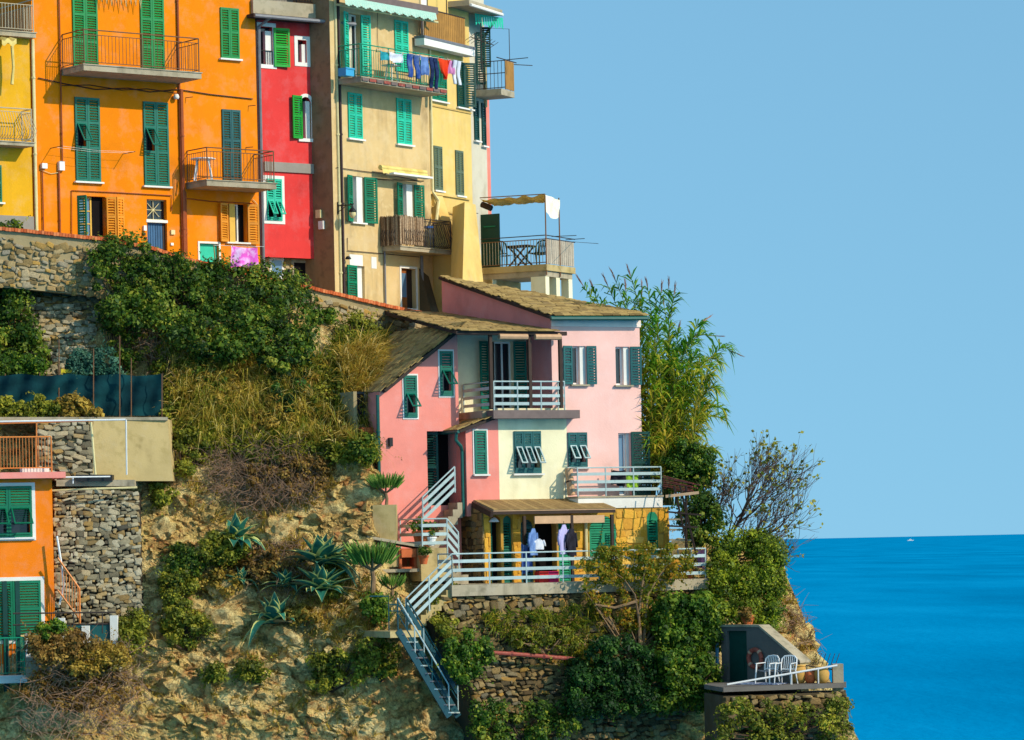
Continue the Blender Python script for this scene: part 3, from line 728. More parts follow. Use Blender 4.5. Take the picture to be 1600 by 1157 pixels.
# angular fragments and broken ledges bedded in the rock face
def fragments():
    import bmesh
    rg = random.Random(23); var = []
    for i in range(10):
        bm = bmesh.new()
        for _ in range(15):
            v = Vector((rg.gauss(0, 1), rg.gauss(0, 1), rg.gauss(0, 1))).normalized() * rg.uniform(.42, .6); bm.verts.new((v.x, v.y, v.z * rg.uniform(.6, 1)))
        bmesh.ops.convex_hull(bm, input=bm.verts[:]); bmesh.ops.delete(bm, geom=[v for v in bm.verts if not v.link_faces], context='VERTS'); bm.verts.index_update()
        var.append(([v.co.copy() for v in bm.verts], [tuple(v.index for v in f.verts) for f in bm.faces])); bm.free()
    m = MB()
    regions = [([(222, 770), (300, 770), (345, 800), (330, 850), (250, 990), (225, 990)], 190), ([(240, 960), (420, 990), (600, 980), (600, 1150), (230, 1150)], 620), ([(460, 740), (590, 730), (590, 860), (540, 900), (480, 830)], 240), ([(400, 940), (560, 940), (580, 1010), (400, 1000)], 180), ([(1180, 950), (1240, 930), (1275, 1040), (1300, 1150), (1200, 1100)], 200), ([(225, 600), (300, 620), (300, 660), (270, 650)], 40), ([(620, 1000), (700, 1060), (700, 1150), (600, 1150)], 90)]
    for poly, n in regions:
        xs = [p[0] for p in poly]; ys = [p[1] for p in poly]; k = 0
        while k < n:
            x = rg.uniform(min(xs), max(xs)); y = rg.uniform(min(ys), max(ys))
            if not inpoly(x, y, poly): continue
            k += 1; s = .10 + .42 * rg.random() ** 2.6; P = surf(x, y, -.22 * s); vs, fs = var[rg.randrange(10)]
            mt = Matrix.Translation(P) @ Matrix.Rotation(rg.uniform(-.5, .5) + .25, 4, 'Y') @ Matrix.Rotation(rg.uniform(0, 6.3), 4, 'Z') @ Matrix.Diagonal((s * rg.uniform(1, 1.9), s * rg.uniform(.8, 1.2), s * rg.uniform(.5, 1.0), 1))
            m.add([mt @ v for v in vs], fs)
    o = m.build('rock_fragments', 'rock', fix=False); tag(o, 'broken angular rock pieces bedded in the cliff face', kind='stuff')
fragments()
# ------------------------------------------------------------------ upper row of houses
BOT = 620      # pixel row the walls are carried down to (hidden behind the street wall)
# --- orange house -------------------------------------------------
A1 = 37.0
OR = Frame('orange_house', 57, 400, 102.0, A1, 'tall orange house with two balconies and green louvred shutters', 'house')
def orange_house():
    f = OR; g = f.root; refresh()
    uL = 0.0; uR = f.hit(402, 200)[0]; zt = f.hit(200, -140)[1]; zb = f.hit(100, BOT)[1]
    win_low = f.rect(121, 307, 165, 372); door = f.rect(230, 312, 261, 400); win_r = f.rect(355, 319, 386, 379); dr2 = f.rect(312, 381, 342, 420)
    w1 = f.rect(117, 153, 156, 284); w2 = f.rect(224, 160, 263, 291)
    holes = [win_low, door, win_r, dr2]
    for r in (w1, w2):
        H = r[3] - r[2]; holes.append((r[0] + .03, (r[0] + r[1]) / 2 - .01, r[2] + .40 * H, r[2] + .70 * H))
    facade(f, 'wall', 'orange', uL, uR, zb, zt, holes, depth=7)
    # shutters
    for r in ((113, -20, 152, 108), (219, -14, 256, 119)):
        closed_pair(f, f.rect(*r), 'green', sill=False, mid=(0.33, 0.66))
    closed_pair(f, f.rect(344, 13, 373, 92), 'green')
    closed_pair(f, f.rect(347, 172, 376, 293), 'dteal', sill=False, mid=(0.6,))
    for r in (w1, w2):
        closed_pair(f, r, 'teal', {0: (0.40, 0.70, 36)}, mid=(0.4, 0.7), trim=None)
        H = r[3] - r[2]; MB().box(r[0], (r[0] + r[1]) / 2, .2, .21, r[2] + .35 * H, r[2] + .75 * H).build('pane', 'glass', g)
    # ground floor window with open shutters
    u0, u1, z0, z1 = win_low
    window(f, (u0 + .12, u0 + (u1 - u0) * .60, z0, z1), frame='yframe', glass='glass_b', cols=2, rows=3)
    MB().box(u0 + (u1 - u0) * .60, u1, .17, .2, z0, z1).build('dark_room', 'dark', g)
    leaf(g, .3, z1 - z0, 'mgreen', (u0 + .015, -.0, z0), R(-62))
    wd = (f.hit(177, 340)[0] - f.hit(164, 340)[0])
    leaf(g, wd, z1 - z0, 'osh', (u1 + .01, -.05, z0), R(-22)); leaf(g, wd, z1 - z0, 'osh', (u1 + .01 + wd * .95, -.19, z0), R(14))
    # blue door
    u0, u1, z0, z1 = door; zt2 = f.hit(245, 344)[1]; wi = (u1 - u0) * .86
    d = MB(); d.box(u0, u0 + wi, .12, .17, z0, zt2 - .08)
    d = d.build('door', 'blue_door', g)
    for i in range(7): MB().box(u0 + wi * (i + .12) / 7, u0 + wi * (i + .88) / 7, .105, .12, z0 + .05, zt2 - .12).build('plank', 'blue_door', d)
    MB().box(u0 - .03, u1 + .02, -.02, .14, zt2 - .08, zt2).build('door_lintel', 'whitetrim', g)
    t = MB().box(u0, u1, .17, .18, zt2, z1).build('transom_window', 'glass', g); cu = u0 + wi * .5; cz = (zt2 + z1) / 2; m = MB()
    for k in range(8):
        a = k * math.pi / 4; m.tube([(cu, .13, cz), (cu + wi * .48 * math.cos(a), .13, cz + (z1 - zt2) * .46 * math.sin(a))], .012, 5)
    m.box(u0, u1, .12, .14, zt2, zt2 + .03); m.box(u0, u1, .12, .14, z1 - .03, z1); m.build('grille', 'pipe_cream', t)
    MB().box(u0 + wi, u1, .1, .17, z0, zt2 - .08).build('door_jamb', 'wood_d', g)
    # right ground window with orange shutters
    u0, u1, z0, z1 = win_r
    window(f, (u0 + (u1 - u0) * .42, u1 - .22, z0, z1), frame='whitetrim', glass='glass', cols=1); MB().box(u0, u1, .2, .21, z0, z1).build('dark_room', 'dark', g)
    MB().box(u0 + .1, u0 + (u1 - u0) * .42, .02, .18, z0, z1).build('window_jamb', 'yframe', g)
    open_leaf(f, u0, z0, z1, .32, -1, 'osh', 14); open_leaf(f, u1, z0 - .05, z1, .36, 1, 'osh', 14); sill(f, win_r)
    u0, u1, z0, z1 = dr2; MB().box(u0, u1, .1, .16, z0, z1).build('door', 'aqua', g); trim_frame(f, (u0, u1, z0, z1), .06, 'whitetrim')
    # balconies
    def bal(wl_px, wl_py, fl_px, fr_px, fy, w, rail, rh, second, **k):
        u0, z = f.hit(wl_px, wl_py); u1 = f.hit(fr_px, fy, w)[0]
        return balcony(f, u0, u1, z, 0.0, w, .19, rh, rail, second=second, **k)
    bal(96, 108, 137, 315, 130, 1.28, 'rail_brown', 1.0, .86)
    bal(291, 286, 330, 432, 300, 1.15, 'rail_brown', .95, .84)
    # pipes and cables
    def vp(px, y0, y1, r, mat, w=.05, nm='downpipe'):
        u, z0 = f.hit(px, y0, w); z1 = f.hit(px, y1, w)[1]; pipe(g, [(u, -w, z0), (u, -w, z1)], r, mat, nm)
    vp(91, -60, 262, .022, 'pipe_red', nm='riser_pipe'); vp(92, 268, 420, .028, 'pipe_red', nm='riser_pipe'); vp(66, 262, 420, .02, 'pipe_red', nm='riser_pipe')
    vp(276, -60, 430, .035, 'pipe_red'); vp(283, 140, 430, .06, 'pipe_red', .08); vp(289, 300, 430, .045, 'pipe_red')
    def run(pts, r, mat, w=.04, nm='cable'):
        P = []
        for a in pts: u, z = f.hit(a[0], a[1], w); P.append((u, -w, z))
        MB().tube(P, r, 5).build(nm, mat, g)
    run([(112, 372), (112, 298), (180, 301), (268, 306), (268, 330)], .016, 'pipe_red')
    run([(60, 122), (95, 130), (150, 140), (200, 138), (235, 144), (278, 140), (330, 148), (395, 155)], .016, 'pipe_dark')
    run([(96, 134), (140, 133), (190, 141), (230, 139), (276, 146)], .012, 'pipe_dark'); run([(64, 266), (80, 272), (92, 270)], .01, 'pipe_cream')
    run([(290, 310), (330, 315), (395, 318), (398, 330)], .016, 'pipe_red'); run([(395, 312), (404, 322)], .014, 'pipe_cream')
    def boxp(r, w, mat, nm): u0, u1, z0, z1 = f.rect(*r); MB().box(u0, u1, -w, 0.0, z0, z1).build(nm, mat, g)
    boxp((63, 256, 71, 264), .12, 'white', 'meter_box'); boxp((90, 253, 98, 267), .12, 'white', 'meter_box'); boxp((223, 353, 227, 361), .08, 'white', 'doorbell_box'); boxp((266, 360, 272, 367), .06, 'pipe_cream', 'meter_box'); boxp((266, 380, 270, 384), .05, 'white', 'meter_box'); boxp((222, 364, 226, 368), .06, 'black', 'doorbell'); boxp((225, 371, 228, 375), .06, 'black', 'doorbell')
    # lamp under the balcony corner
    u, z = f.hit(275, 152, .1); MB().lathe([(.0, .09), (.06, .08), (.09, 0), (.07, -.06), (0, -.07)], (u, -.12, z), 10).build('wall_lamp', 'whitetrim', g, smooth=True)
    # clothes-line brackets and lines
    for px in (79, 192): 
        u, z = f.hit(px, 232 if px < 100 else 241); MB().tube([(u, 0, z), (u, -.7, z)], .012, 5).build('line_bracket', 'rail_dark', g)
    ua, za = f.hit(79, 232); ub, zb2 = f.hit(192, 241)
    for k in (.3, .65): MB().tube([(ua, -k, za), ((ua + ub) / 2, -k, (za + zb2) / 2 - .05), (ub, -k, zb2)], .004, 4).build('clothes_line', 'whitetrim', g)
    # little brackets in the wall
    for px, py in ((290, 153), (388, 166), (384, 231)):
        u, z = f.hit(px, py); MB().tube([(u, 0, z), (u + .1, -.25, z)], .012, 5).build('bracket', 'rail_dark', g)
    # fringe of an awning just inside the frame
    u0, z = f.hit(150, 2); u1 = f.hit(218, 4)[0]; m = MB()
    for k in range(9): a = u0 + (u1 - u0) * k / 9; m.tube([(a, -.25, z + .25), (a + .05, -.25, z - .05 - .05 * (k % 3)), (a + .1, -.25, z + .25)], .015, 4)
    m.build('awning_fringe', 'pipe_cream', g)
    # cornice
    MB().box(uL - .1, uR, -.35, 7, zt, zt + .25).build('roof', 'slate_under', g)
orange_house()
# --- yellow house at the left edge ----------------------------------
YL = Frame('yellow_house', 54, 400, 101.9, A1, 'ochre yellow house cut by the left edge, bulging iron balcony', 'house')
def yellow_house():
    f = YL; g = f.root; w = -.02
    uR = 0.0; uL = f.hit(-150, 200)[0]; zt = f.hit(30, 60)[1]; zb = f.hit(30, BOT)[1]
    facade(f, 'wall', 'yellow_l', uL, uR - .01, zb, zt, [], depth=3.2)
    # roof-terrace slab and railing
    u1 = f.hit(60, 56, .25)[0]
    o = balcony(f, uL, u1 - .1, zt + .16, -3.0, .28, .16, .95, 'rail_pale', 'concrete', second=.78, right=True, left=False, pitch=.10)
    # bulging balcony
    u0 = uL; z = f.hit(30, 222, .5)[1]; u1 = f.hit(52, 222, .55)[0]
    sh = [(0, 0, 0), (0, -.16, .10), (0, -.22, .28), (0, -.12, .52), (0, .0, .78)]
    balcony(f, u0, u1, z, 0, .6, .12, .95, 'rail_pale', 'concrete', second=.85, pitch=.085, left=False, shape=sh)
    # pipe, base, window edge
    u, z0 = f.hit(51, 62, .06); z1 = f.hit(51, 420, .06)[1]; pipe(g, [(u, -.06, z0), (u, -.06, z1)], .05, 'pipe_cream')
    zq = f.hit(30, 338)[1]; MB().box(uL, uR - .02, -.05, 0, zb, zq).build('plinth', 'greywall', g)
    r = f.rect(-24, 258, 2, 316); closed_pair(f, r, 'mgreen')
    # yellow rolled sheet under the slab
    u0, z = f.hit(-5, 68, .3); u1 = f.hit(18, 72, .3)[0]; m = MB(); N = 10
    for k in range(N):
        a = u0 + (u1 - u0) * k / N; b = u0 + (u1 - u0) * (k + 1) / N
        za = z + .08 - .05 * math.sin(k * 1.1); zb_ = z + .08 - .05 * math.sin((k + 1) * 1.1)
        m.add([(a, -.1, za + .12), (b, -.1, zb_ + .12), (b, -.6, zb_), (a, -.6, za), (a, -.6, za - .14), (b, -.6, zb_ - .14)], [(0, 1, 2, 3), (3, 2, 5, 4)])
    m.build('rolled_awning', 'awn_cream', g, fix=False)
    u, z = f.hit(19, 78, .4); MB().tube([(u, -.4, z + .1), (u + .03, -.4, z - .5), (u - .03, -.4, z - 1.0)], [.05, .04, .05], 6).build('awning_rod', 'awn_cream', g)
yellow_house()

# --- red house ------------------------------------------------------
q = OR.hit(400, 440); RP = OR.wor((q[0] + .02, .12, q[1]))
RD = Frame('red_house', 0, 0, 1, A1, 'narrow red house squeezed between orange and beige houses', 'house')
def reframe(fr, P):
    fr.o = P; fr.root.location = P; qv = Vector((0, 0, CAMZ)) - P; fr.cam = Vector((fr.c * qv.x + fr.s * qv.y, -fr.s * qv.x + fr.c * qv.y, qv.z))
reframe(RD, RP)
def red_house():
    f = RD; g = f.root
    uR = f.hit(545, 300)[0]; zb = f.hit(440, BOT)[1]; zt = f.hit(440, 22)[1]; zlow = f.hit(445, 403)[1]
    h1 = f.rect(404, 42, 426, 101); h2 = f.rect(465, 63, 479, 98); h3 = f.rect(470, 152, 486, 217) + ('arch',); h4 = f.rect(416, 280, 440, 345)
    hole = [h1, h2, h3, h4]
    facade(f, 'wall', 'red', 0, uR, zlow, zt, hole, depth=7)
    # lower recessed stone storey
    facade(f, 'ground_storey', 'beige', 0, uR, zb, zlow, [], w=-.35, depth=5)
    for r in (h1, h2): trim_frame(f, r, .12, 'whitetrim')
    trim_frame(f, h4, .10, 'whitetrim')
    # arch surround
    a, b, z0, z1 = h3[:4]; r_ = (b - a) / 2; c = (a + b) / 2; m = MB(); N = 12
    for k in range(N):
        t0, t1 = math.pi * k / N, math.pi * (k + 1) / N; ro = r_ + .1
        P = [(c - r_ * math.cos(t0), z1 - r_ + r_ * math.sin(t0)), (c - r_ * math.cos(t1), z1 - r_ + r_ * math.sin(t1)), (c - ro * math.cos(t1), z1 - r_ + ro * math.sin(t1)), (c - ro * math.cos(t0), z1 - r_ + ro * math.sin(t0))]
        m.add([(x, -.025, z) for x, z in P] + [(x, 0.01, z) for x, z in P], [(0, 1, 2, 3), (7, 6, 5, 4), (0, 4, 5, 1), (2, 6, 7, 3)])
    m.box(a - .1, a, -.025, .01, z0, z1 - r_); m.box(b, b + .1, -.025, .01, z0, z1 - r_); m.box(a - .12, b + .12, -.06, .01, z0 - .1, z0); m.build('arch_surround', 'whitetrim', g)
    for r in (h1, h2, h3[:4], h4):
        MB().box(r[0], r[1], .2, .21, r[2], r[3]).build('pane', 'glass', g)
        MB().box(r[0] + (r[1] - r[0]) * .55, r[1] - .005, .05, .19, r[2], r[3] - (.12 if r is not h4 else 0)).build('window_jamb', 'whitetrim' if r is not h4 else 'dark', g)
    m = MB()
    for k in range(7): x = h1[0] + (h1[1] - h1[0]) * k / 6; m.tube([(x, .02, h1[2]), (x, .02, h1[2] + .42)], .012, 5)
    m.tube([(h1[0], .02, h1[2] + .42), (h1[1], .02, h1[2] + .42)], .014, 5); m.build('window_grille', 'black', g)
    open_leaf(f, h1[1] + .02, h1[2] - .05, h1[3] - .02, f.rect(427, 45, 450, 104)[1] - f.rect(427, 45, 450, 104)[0], 1, 'vgreen', 6)
    lw = f.rect(454, 150, 471, 217); open_leaf(f, lw[1], lw[2], lw[3], lw[1] - lw[0], -1, 'vgreen', 10)
    closed_pair(f, h4, 'aqua', {0: (.05, .50, 32), 1: (.05, .50, 32)}, sill=False)
    # band, eaves, parapet, gutter
    r = f.rect(412, 255, 492, 270); MB().box(r[0], r[1], -.06, .02, r[2], r[3]).build('grey_band', 'greywall', g)
    zg = f.hit(445, 30, .4)[1]
    e = MB(); e.box(-.15, uR, -.5, 1.0, zg - .02, zg + .08); e = e.build('eave_roof', 'slate_under', g)
    MB().tube([(-.15, -.55, zg), (uR, -.55, zg)], .06, 7).build('gutter', 'pipe_grey', e)
    MB().box(0, uR - .2, -.25, .1, zg + .081, zg + .55).build('parapet', 'concrete', g)
    balcony(f, .05, uR - .3, zg + .56, -.3, .2, .05, .9, 'black', 'concrete', pitch=.1, left=False, right=False)
    facade(f, 'upper_storey', 'greywall', 0, uR, zt, zt + 3.2, [], w=-.6, depth=4)
    u, z0 = f.hit(404, 40, .1); z1 = f.hit(411, 430, .1)[1]
    pipe(g, [(u + .18, -.5, zg), (u, -.12, zg - .25), (u, -.1, z0 - .9), (u, -.1, z1)], .05, 'pipe_grey')
    pipe(g, [(u - .07, -.06, z0 + .3), (u - .07, -.06, z1)], .03, 'pipe_dark')
    # ground floor: white window frame, doorway, sign panel
    w = -.35
    r = f.rect(424, 407, 440, 432, w); trim_frame(f, r, .08, 'whitetrim', w); MB().box(r[0], r[1], -w - .012, -w + .02, r[2], r[3]).build('pane', 'glass_b', g)
    r = f.rect(459, 411, 481, 450, w); MB().box(r[0], r[1], -w - .012, -w + .02, r[2], r[3]).build('doorway', 'dark', g); trim_frame(f, r, .06, 'concrete', w)
    r = f.rect(485, 410, 497, 448, w); MB().box(r[0], r[1], -w - .04, -w, r[2], r[3]).build('notice_panel', 'pipe_grey', g)
    r = f.rect(446, 418, 452, 426, w); MB().lathe([(0, .1), (.09, .08), (.11, 0), (.06, -.12), (0, -.13)], ((r[0] + r[1]) / 2, -w - .1, r[2]), 9).build('wall_lamp', 'black', g, smooth=True)
    # electric boxes on the wall
    r = f.rect(498, 338, 505, 347); 
red_house()
refresh()
# rubble stones at the foot of the red house
def red_stones():
    f = RD; z0 = f.hit(445, 450, -.33)[1]; z1 = f.hit(445, 405, -.33)[1]
    ua = f.hit(441, 420, -.33)[0]; ub = f.hit(458, 420, -.33)[0]; uc = f.hit(408, 420, -.33)[0]; ud = f.hit(419, 420, -.33)[0]
    for a, b in ((ua, ub), (uc, ud)):
        stone_patch(f.root, f.wor((a, .34, z0)), f.wor((b, .34, z0)), f.wor((b, .34, z1)), f.wor((a, .34, z1)), 6, (.1, .2), 'stone', .06, seed=4)
red_stones()

# --- beige house ----------------------------------------------------
A2 = 54.0
ql = RD.hit(492, 300); BJ = RD.wor((ql[0], 0, 0)); 
BG = Frame('beige_house', 524, 470, BJ.y - .52, A2, 'tall weathered beige house with aqua shutters and laundry balcony', 'house')
def beige_house():
    f = BG; g = f.root
    uR = f.hit(671, 200)[0]; zt = f.hit(600, -150)[1]; zb = f.hit(600, BOT)[1]
    W1 = f.rect(549, 276, 568, 348); W2 = f.rect(627, 288, 646, 342); D0 = f.rect(543, 22, 563, 122); W3 = f.rect(556, 416, 570, 472); DR = f.rect(627, 420, 650, 482)
    facade(f, 'wall', 'beige', 0, uR, zb, zt, [W1, W2, D0, W3, DR], depth=6, sides_mat='shaded_side')
    # door to the laundry balcony
    window(f, D0, frame='whitetrim', glass='glass', cols=2, curtain=('awn_white', (D0[0] + .05, D0[0] + (D0[1] - D0[0]) * .6)))
    wd = D0[1] - D0[0]
    open_leaf(f, D0[0], D0[2], D0[3], wd * .58, -1, 'aqua', 20, mid=(.3, .6)); open_leaf(f, D0[1], D0[2], D0[3], wd * .58, 1, 'aqua', 14, mid=(.3, .6))
    closed_pair(f, f.rect(616, 33, 637, 112), 'aqua', sill=False)
    closed_pair(f, f.rect(543, 146, 565, 217), 'aqua'); closed_pair(f, f.rect(619, 155, 642, 226), 'aqua')
    # green shuttered windows
    for r, a, b in ((W1, (538, 549), (568, 585)), (W2, (615, 627), (645, 658))):
        window(f, (r[0], r[0] + (r[1] - r[0]) * .5, r[2], r[3]), frame='whitetrim', glass='glass_b', cols=1)
        MB().box(r[0] + (r[1] - r[0]) * .5, r[1] - .004, .03, .2, r[2], r[3]).build('window_jamb', 'whitetrim', g)
        wl = f.hit(a[1], 310)[0] - f.hit(a[0], 310)[0]; wr = f.hit(b[1], 310)[0] - f.hit(b[0], 310)[0]
        open_leaf(f, r[0], r[2], r[3], wl, -1, 'mgreen', 16); open_leaf(f, r[1], r[2], r[3], wr, 1, 'mgreen', 8); sill(f, r)
    # street door and window
    MB().box(W3[0], W3[1], .1, .2, W3[2], W3[3]).build('window_jamb', 'whitetrim', g); lw = f.rect(538, 415, 556, 470); open_leaf(f, lw[1], lw[2], lw[3], lw[1] - lw[0], -1, 'mgreen', 8)
    d = MB().box(DR[0], DR[0] + (DR[1] - DR[0]) * .55, .1, .16, DR[2], DR[3]).build('door', 'wood', g)
    MB().box(DR[0] + .06, DR[0] + (DR[1] - DR[0]) * .5, .085, .1, DR[3] - .9, DR[3] - .15).build('door_glass', 'glass_b', d)
    MB().box(DR[0] + .06, DR[0] + (DR[1] - DR[0]) * .5, .085, .1, DR[2] + .1, DR[3] - 1.05).build('door_panel', 'wood', d)
    MB().box(DR[0] + (DR[1] - DR[0]) * .55, DR[1], .16, .2, DR[2], DR[3]).build('dark_room', 'wood_d', g); trim_frame(f, DR, .07, 'whitetrim')
    # laundry balcony (aqua rail)
    w = .95; u0, z = f.hit(526, 124); u1 = f.hit(697, 144, w)[0]
    b = balcony(f, u0, u1, z, 0, w, .17, 1.0, 'rail_green', 'concrete', pitch=.11, second=.86, post_every=1.2)
    for i in range(12): MB().box(u0 + (u1 - u0) * i / 12 + .02, u0 + (u1 - u0) * (i + 1) / 12 - .02, -w - .045, -w - .03, z - .13, z - .04).build('edge_tile', 'rust' if i % 2 else 'fascia', b)
    # awning cassette with striped valance
    wz = f.hit(560, 8, .5); ua = f.hit(531, 4, .5)[0]; ub = f.hit(680, 20, .5)[0]; z = f.hit(600, 8, .5)[1]
    a = MB().box(ua, ub, -.62, -.38, z - .02, z + .2).build('awning', 'fascia', g)
    m = MB(); N = 44
    for k in range(N):
        xa = ua + .05 + (ub - ua - .2) * k / N; xb = ua + .05 + (ub - ua - .2) * (k + 1) / N; dp = .24 + .03 * math.sin(k * 1.57)
        m.add([(xa, -.64, z), (xb, -.64, z), (xb, -.68, z - dp), (xa, -.68, z - dp)], [(0, 1, 2, 3)])
    m.build('valance', 'awn_teal', a, fix=False)
    for t0 in (.02, .30, .55, .8): MB().tube([(ua + (ub - ua) * t0, -.3, z - .2), (ua + (ub - ua) * (t0 + .2), -.6, z - .27)], .035, 6).build('awning_arm', 'pipe_cream', a)
    # second awning, rolled
    ua = f.hit(598, 264, .4)[0]; ub = f.hit(669, 274, .4)[0]; z = f.hit(632, 268, .4)[1]
    a = MB(); a.tube([(ua, -.3, z + .05), (ub, -.3, z + .05)], .08, 8); a = a.build('awning_roll', 'awn_cream', g)
    MB().box(ua + .3, ub, -.6, -.3, z - .16, z - .10).build('awning_bar', 'whitetrim', a)
    m = MB()
    for k in range(16):
        xa = ua + (ub - ua) * k / 16; xb = ua + (ub - ua) * (k + 1) / 16
        m.add([(xa, -.38, z), (xb, -.38, z), (xb, -.42, z - .12 - .03 * (k % 2)), (xa, -.42, z - .12 - .03 * ((k + 1) % 2))], [(0, 1, 2, 3)])
    m.build('valance', 'awn_cream', a, fix=False)
    MB().tube([(ua - .3, -.02, z - .3), (ub - .1, -.3, z - .22)], .015, 5).build('awning_arm', 'wood_d', a)
    # lower balcony with reed screen and pot-bellied railing
    w = .72; u0, z = f.hit(593, 386); u1 = f.hit(708, 394, w)[0]; u0 = f.hit(600, 388)[0] - .1
    sh = [(0, 0, 0), (0, -.15, .10), (0, -.20, .26), (0, -.10, .50), (0, .0, .76)]
    b = balcony(f, u0, u1, z, 0, w, .14, .9, 'rail_dark', 'concrete', second=.83, pitch=.095, shape=sh, name='bellied_balcony')
    us = u0 + (u1 - u0) * .42
    s = MB(); rg = random.Random(3)
    for k in range(60):
        x = u0 - .06 + (us - u0 + .06) * k / 60; s.tube([(x, -w - .06 + rg.uniform(-.015, .015), z + .02 + rg.uniform(0, .05)), (x + rg.uniform(-.02, .02), -w - .06, z + .93 + rg.uniform(-.04, .03))], .016, 4, rg.random())
    for k in range(50):
        y = -w - .06 + (w + .06) * k / 50; s.tube([(u0 - .07 + rg.uniform(-.015, .015), y, z + .02), (u0 - .07, y + rg.uniform(-.02, .02), z + .93 + rg.uniform(-.04, .03))], .016, 4, rg.random())
    s.build('reed_screen', 'reedscreen', b, kind='stuff', fix=False)
    # pipes
    def vp(px, y0, y1, r, mat, w=.06, nm='downpipe'):
        u, z0 = f.hit(px, y0, w); z1 = f.hit(px, y1, w)[1]; pipe(g, [(u, -w, z0), (u, -w, z1)], r, mat, nm)
    vp(527, -60, 480, .045, 'pipe_dark'); vp(522, -60, 480, .05, 'pipe_cream', .02); vp(601, 392, 480, .03, 'pipe_grey'); vp(659, 400, 500, .05, 'pipe_grey')
    def run(pts, r, mat, w=.04, nm='cable'):
        P = []
        for a in pts: u, z = f.hit(a[0], a[1], w); P.append((u, -w, z))
        MB().tube(P, r, 5).build(nm, mat, g)
    run([(526, 262), (560, 267), (600, 272), (660, 284)], .012, 'pipe_dark'); run([(543, 372), (543, 392), (580, 395), (655, 402)], .012, 'pipe_dark'); run([(590, 20), (590, 58), (591, 80)], .008, 'pipe_dark')
    r = f.rect(546, 398, 557, 420); MB().box(r[0], r[1] + .3, -.012, 0, r[2] + .1, r[3]).build('patched_render', 'whitetrim', g)
    r = f.rect(580, 402, 588, 420); MB().box(r[0], r[1], -.012, 0, r[2], r[3]).build('patched_render', 'whitetrim', g)
    r = f.rect(538, 398, 544, 404); MB().lathe([(0, .06), (.06, .04), (.1, -.04), (0, -.05)], (r[0], -.15, r[2]), 8).build('wall_lamp', 'black', g, smooth=True)
    # lantern on a bracket
    u, z = f.hit(527, 322); 
    l_ = MB(); l_.tube([(u, -.03, z + .12), (u, -.03, z - .25)], .02, 6); l_.tube([(u, 0, z), (u + .05, -.55, z), (u + .05, -.6, z + .03)], .018, 6); l_.tube([(u, 0, z - .2), (u + .03, -.2, z - .1), (u + .04, -.3, z)], .012, 5)
    l_ = l_.build('lantern', 'black', g)
    MB().lathe([(.02, 0), (.03, -.08), (.10, -.16), (.13, -.22), (.05, -.24)], (u + .05, -.55, z), 10).build('lamp_cap', 'black', l_, smooth=True)
    MB().lathe([(.10, -.23), (.11, -.30), (.05, -.40), (0, -.41)], (u + .05, -.55, z), 10).build('lamp_globe', 'pipe_cream', l_, smooth=True)
    # boxes on the shaded side wall
    for dz, dy, mt in ((0, .45, 'pipe_cream'), (-.35, .35, 'whitetrim')): MB().box(-.1, -.002, dy, dy + .18, z - .35 + dz, z - .1 + dz).build('meter_box', mt, g)
    # things on the balcony floor: crates, planters belong to the place
    # white corner quoin
    MB().box(uR - .32, uR + .004, -.012, .0, f.hit(664, 60)[1], f.hit(664, -100)[1]).build('white_corner', 'whitetrim', g)
beige_house()

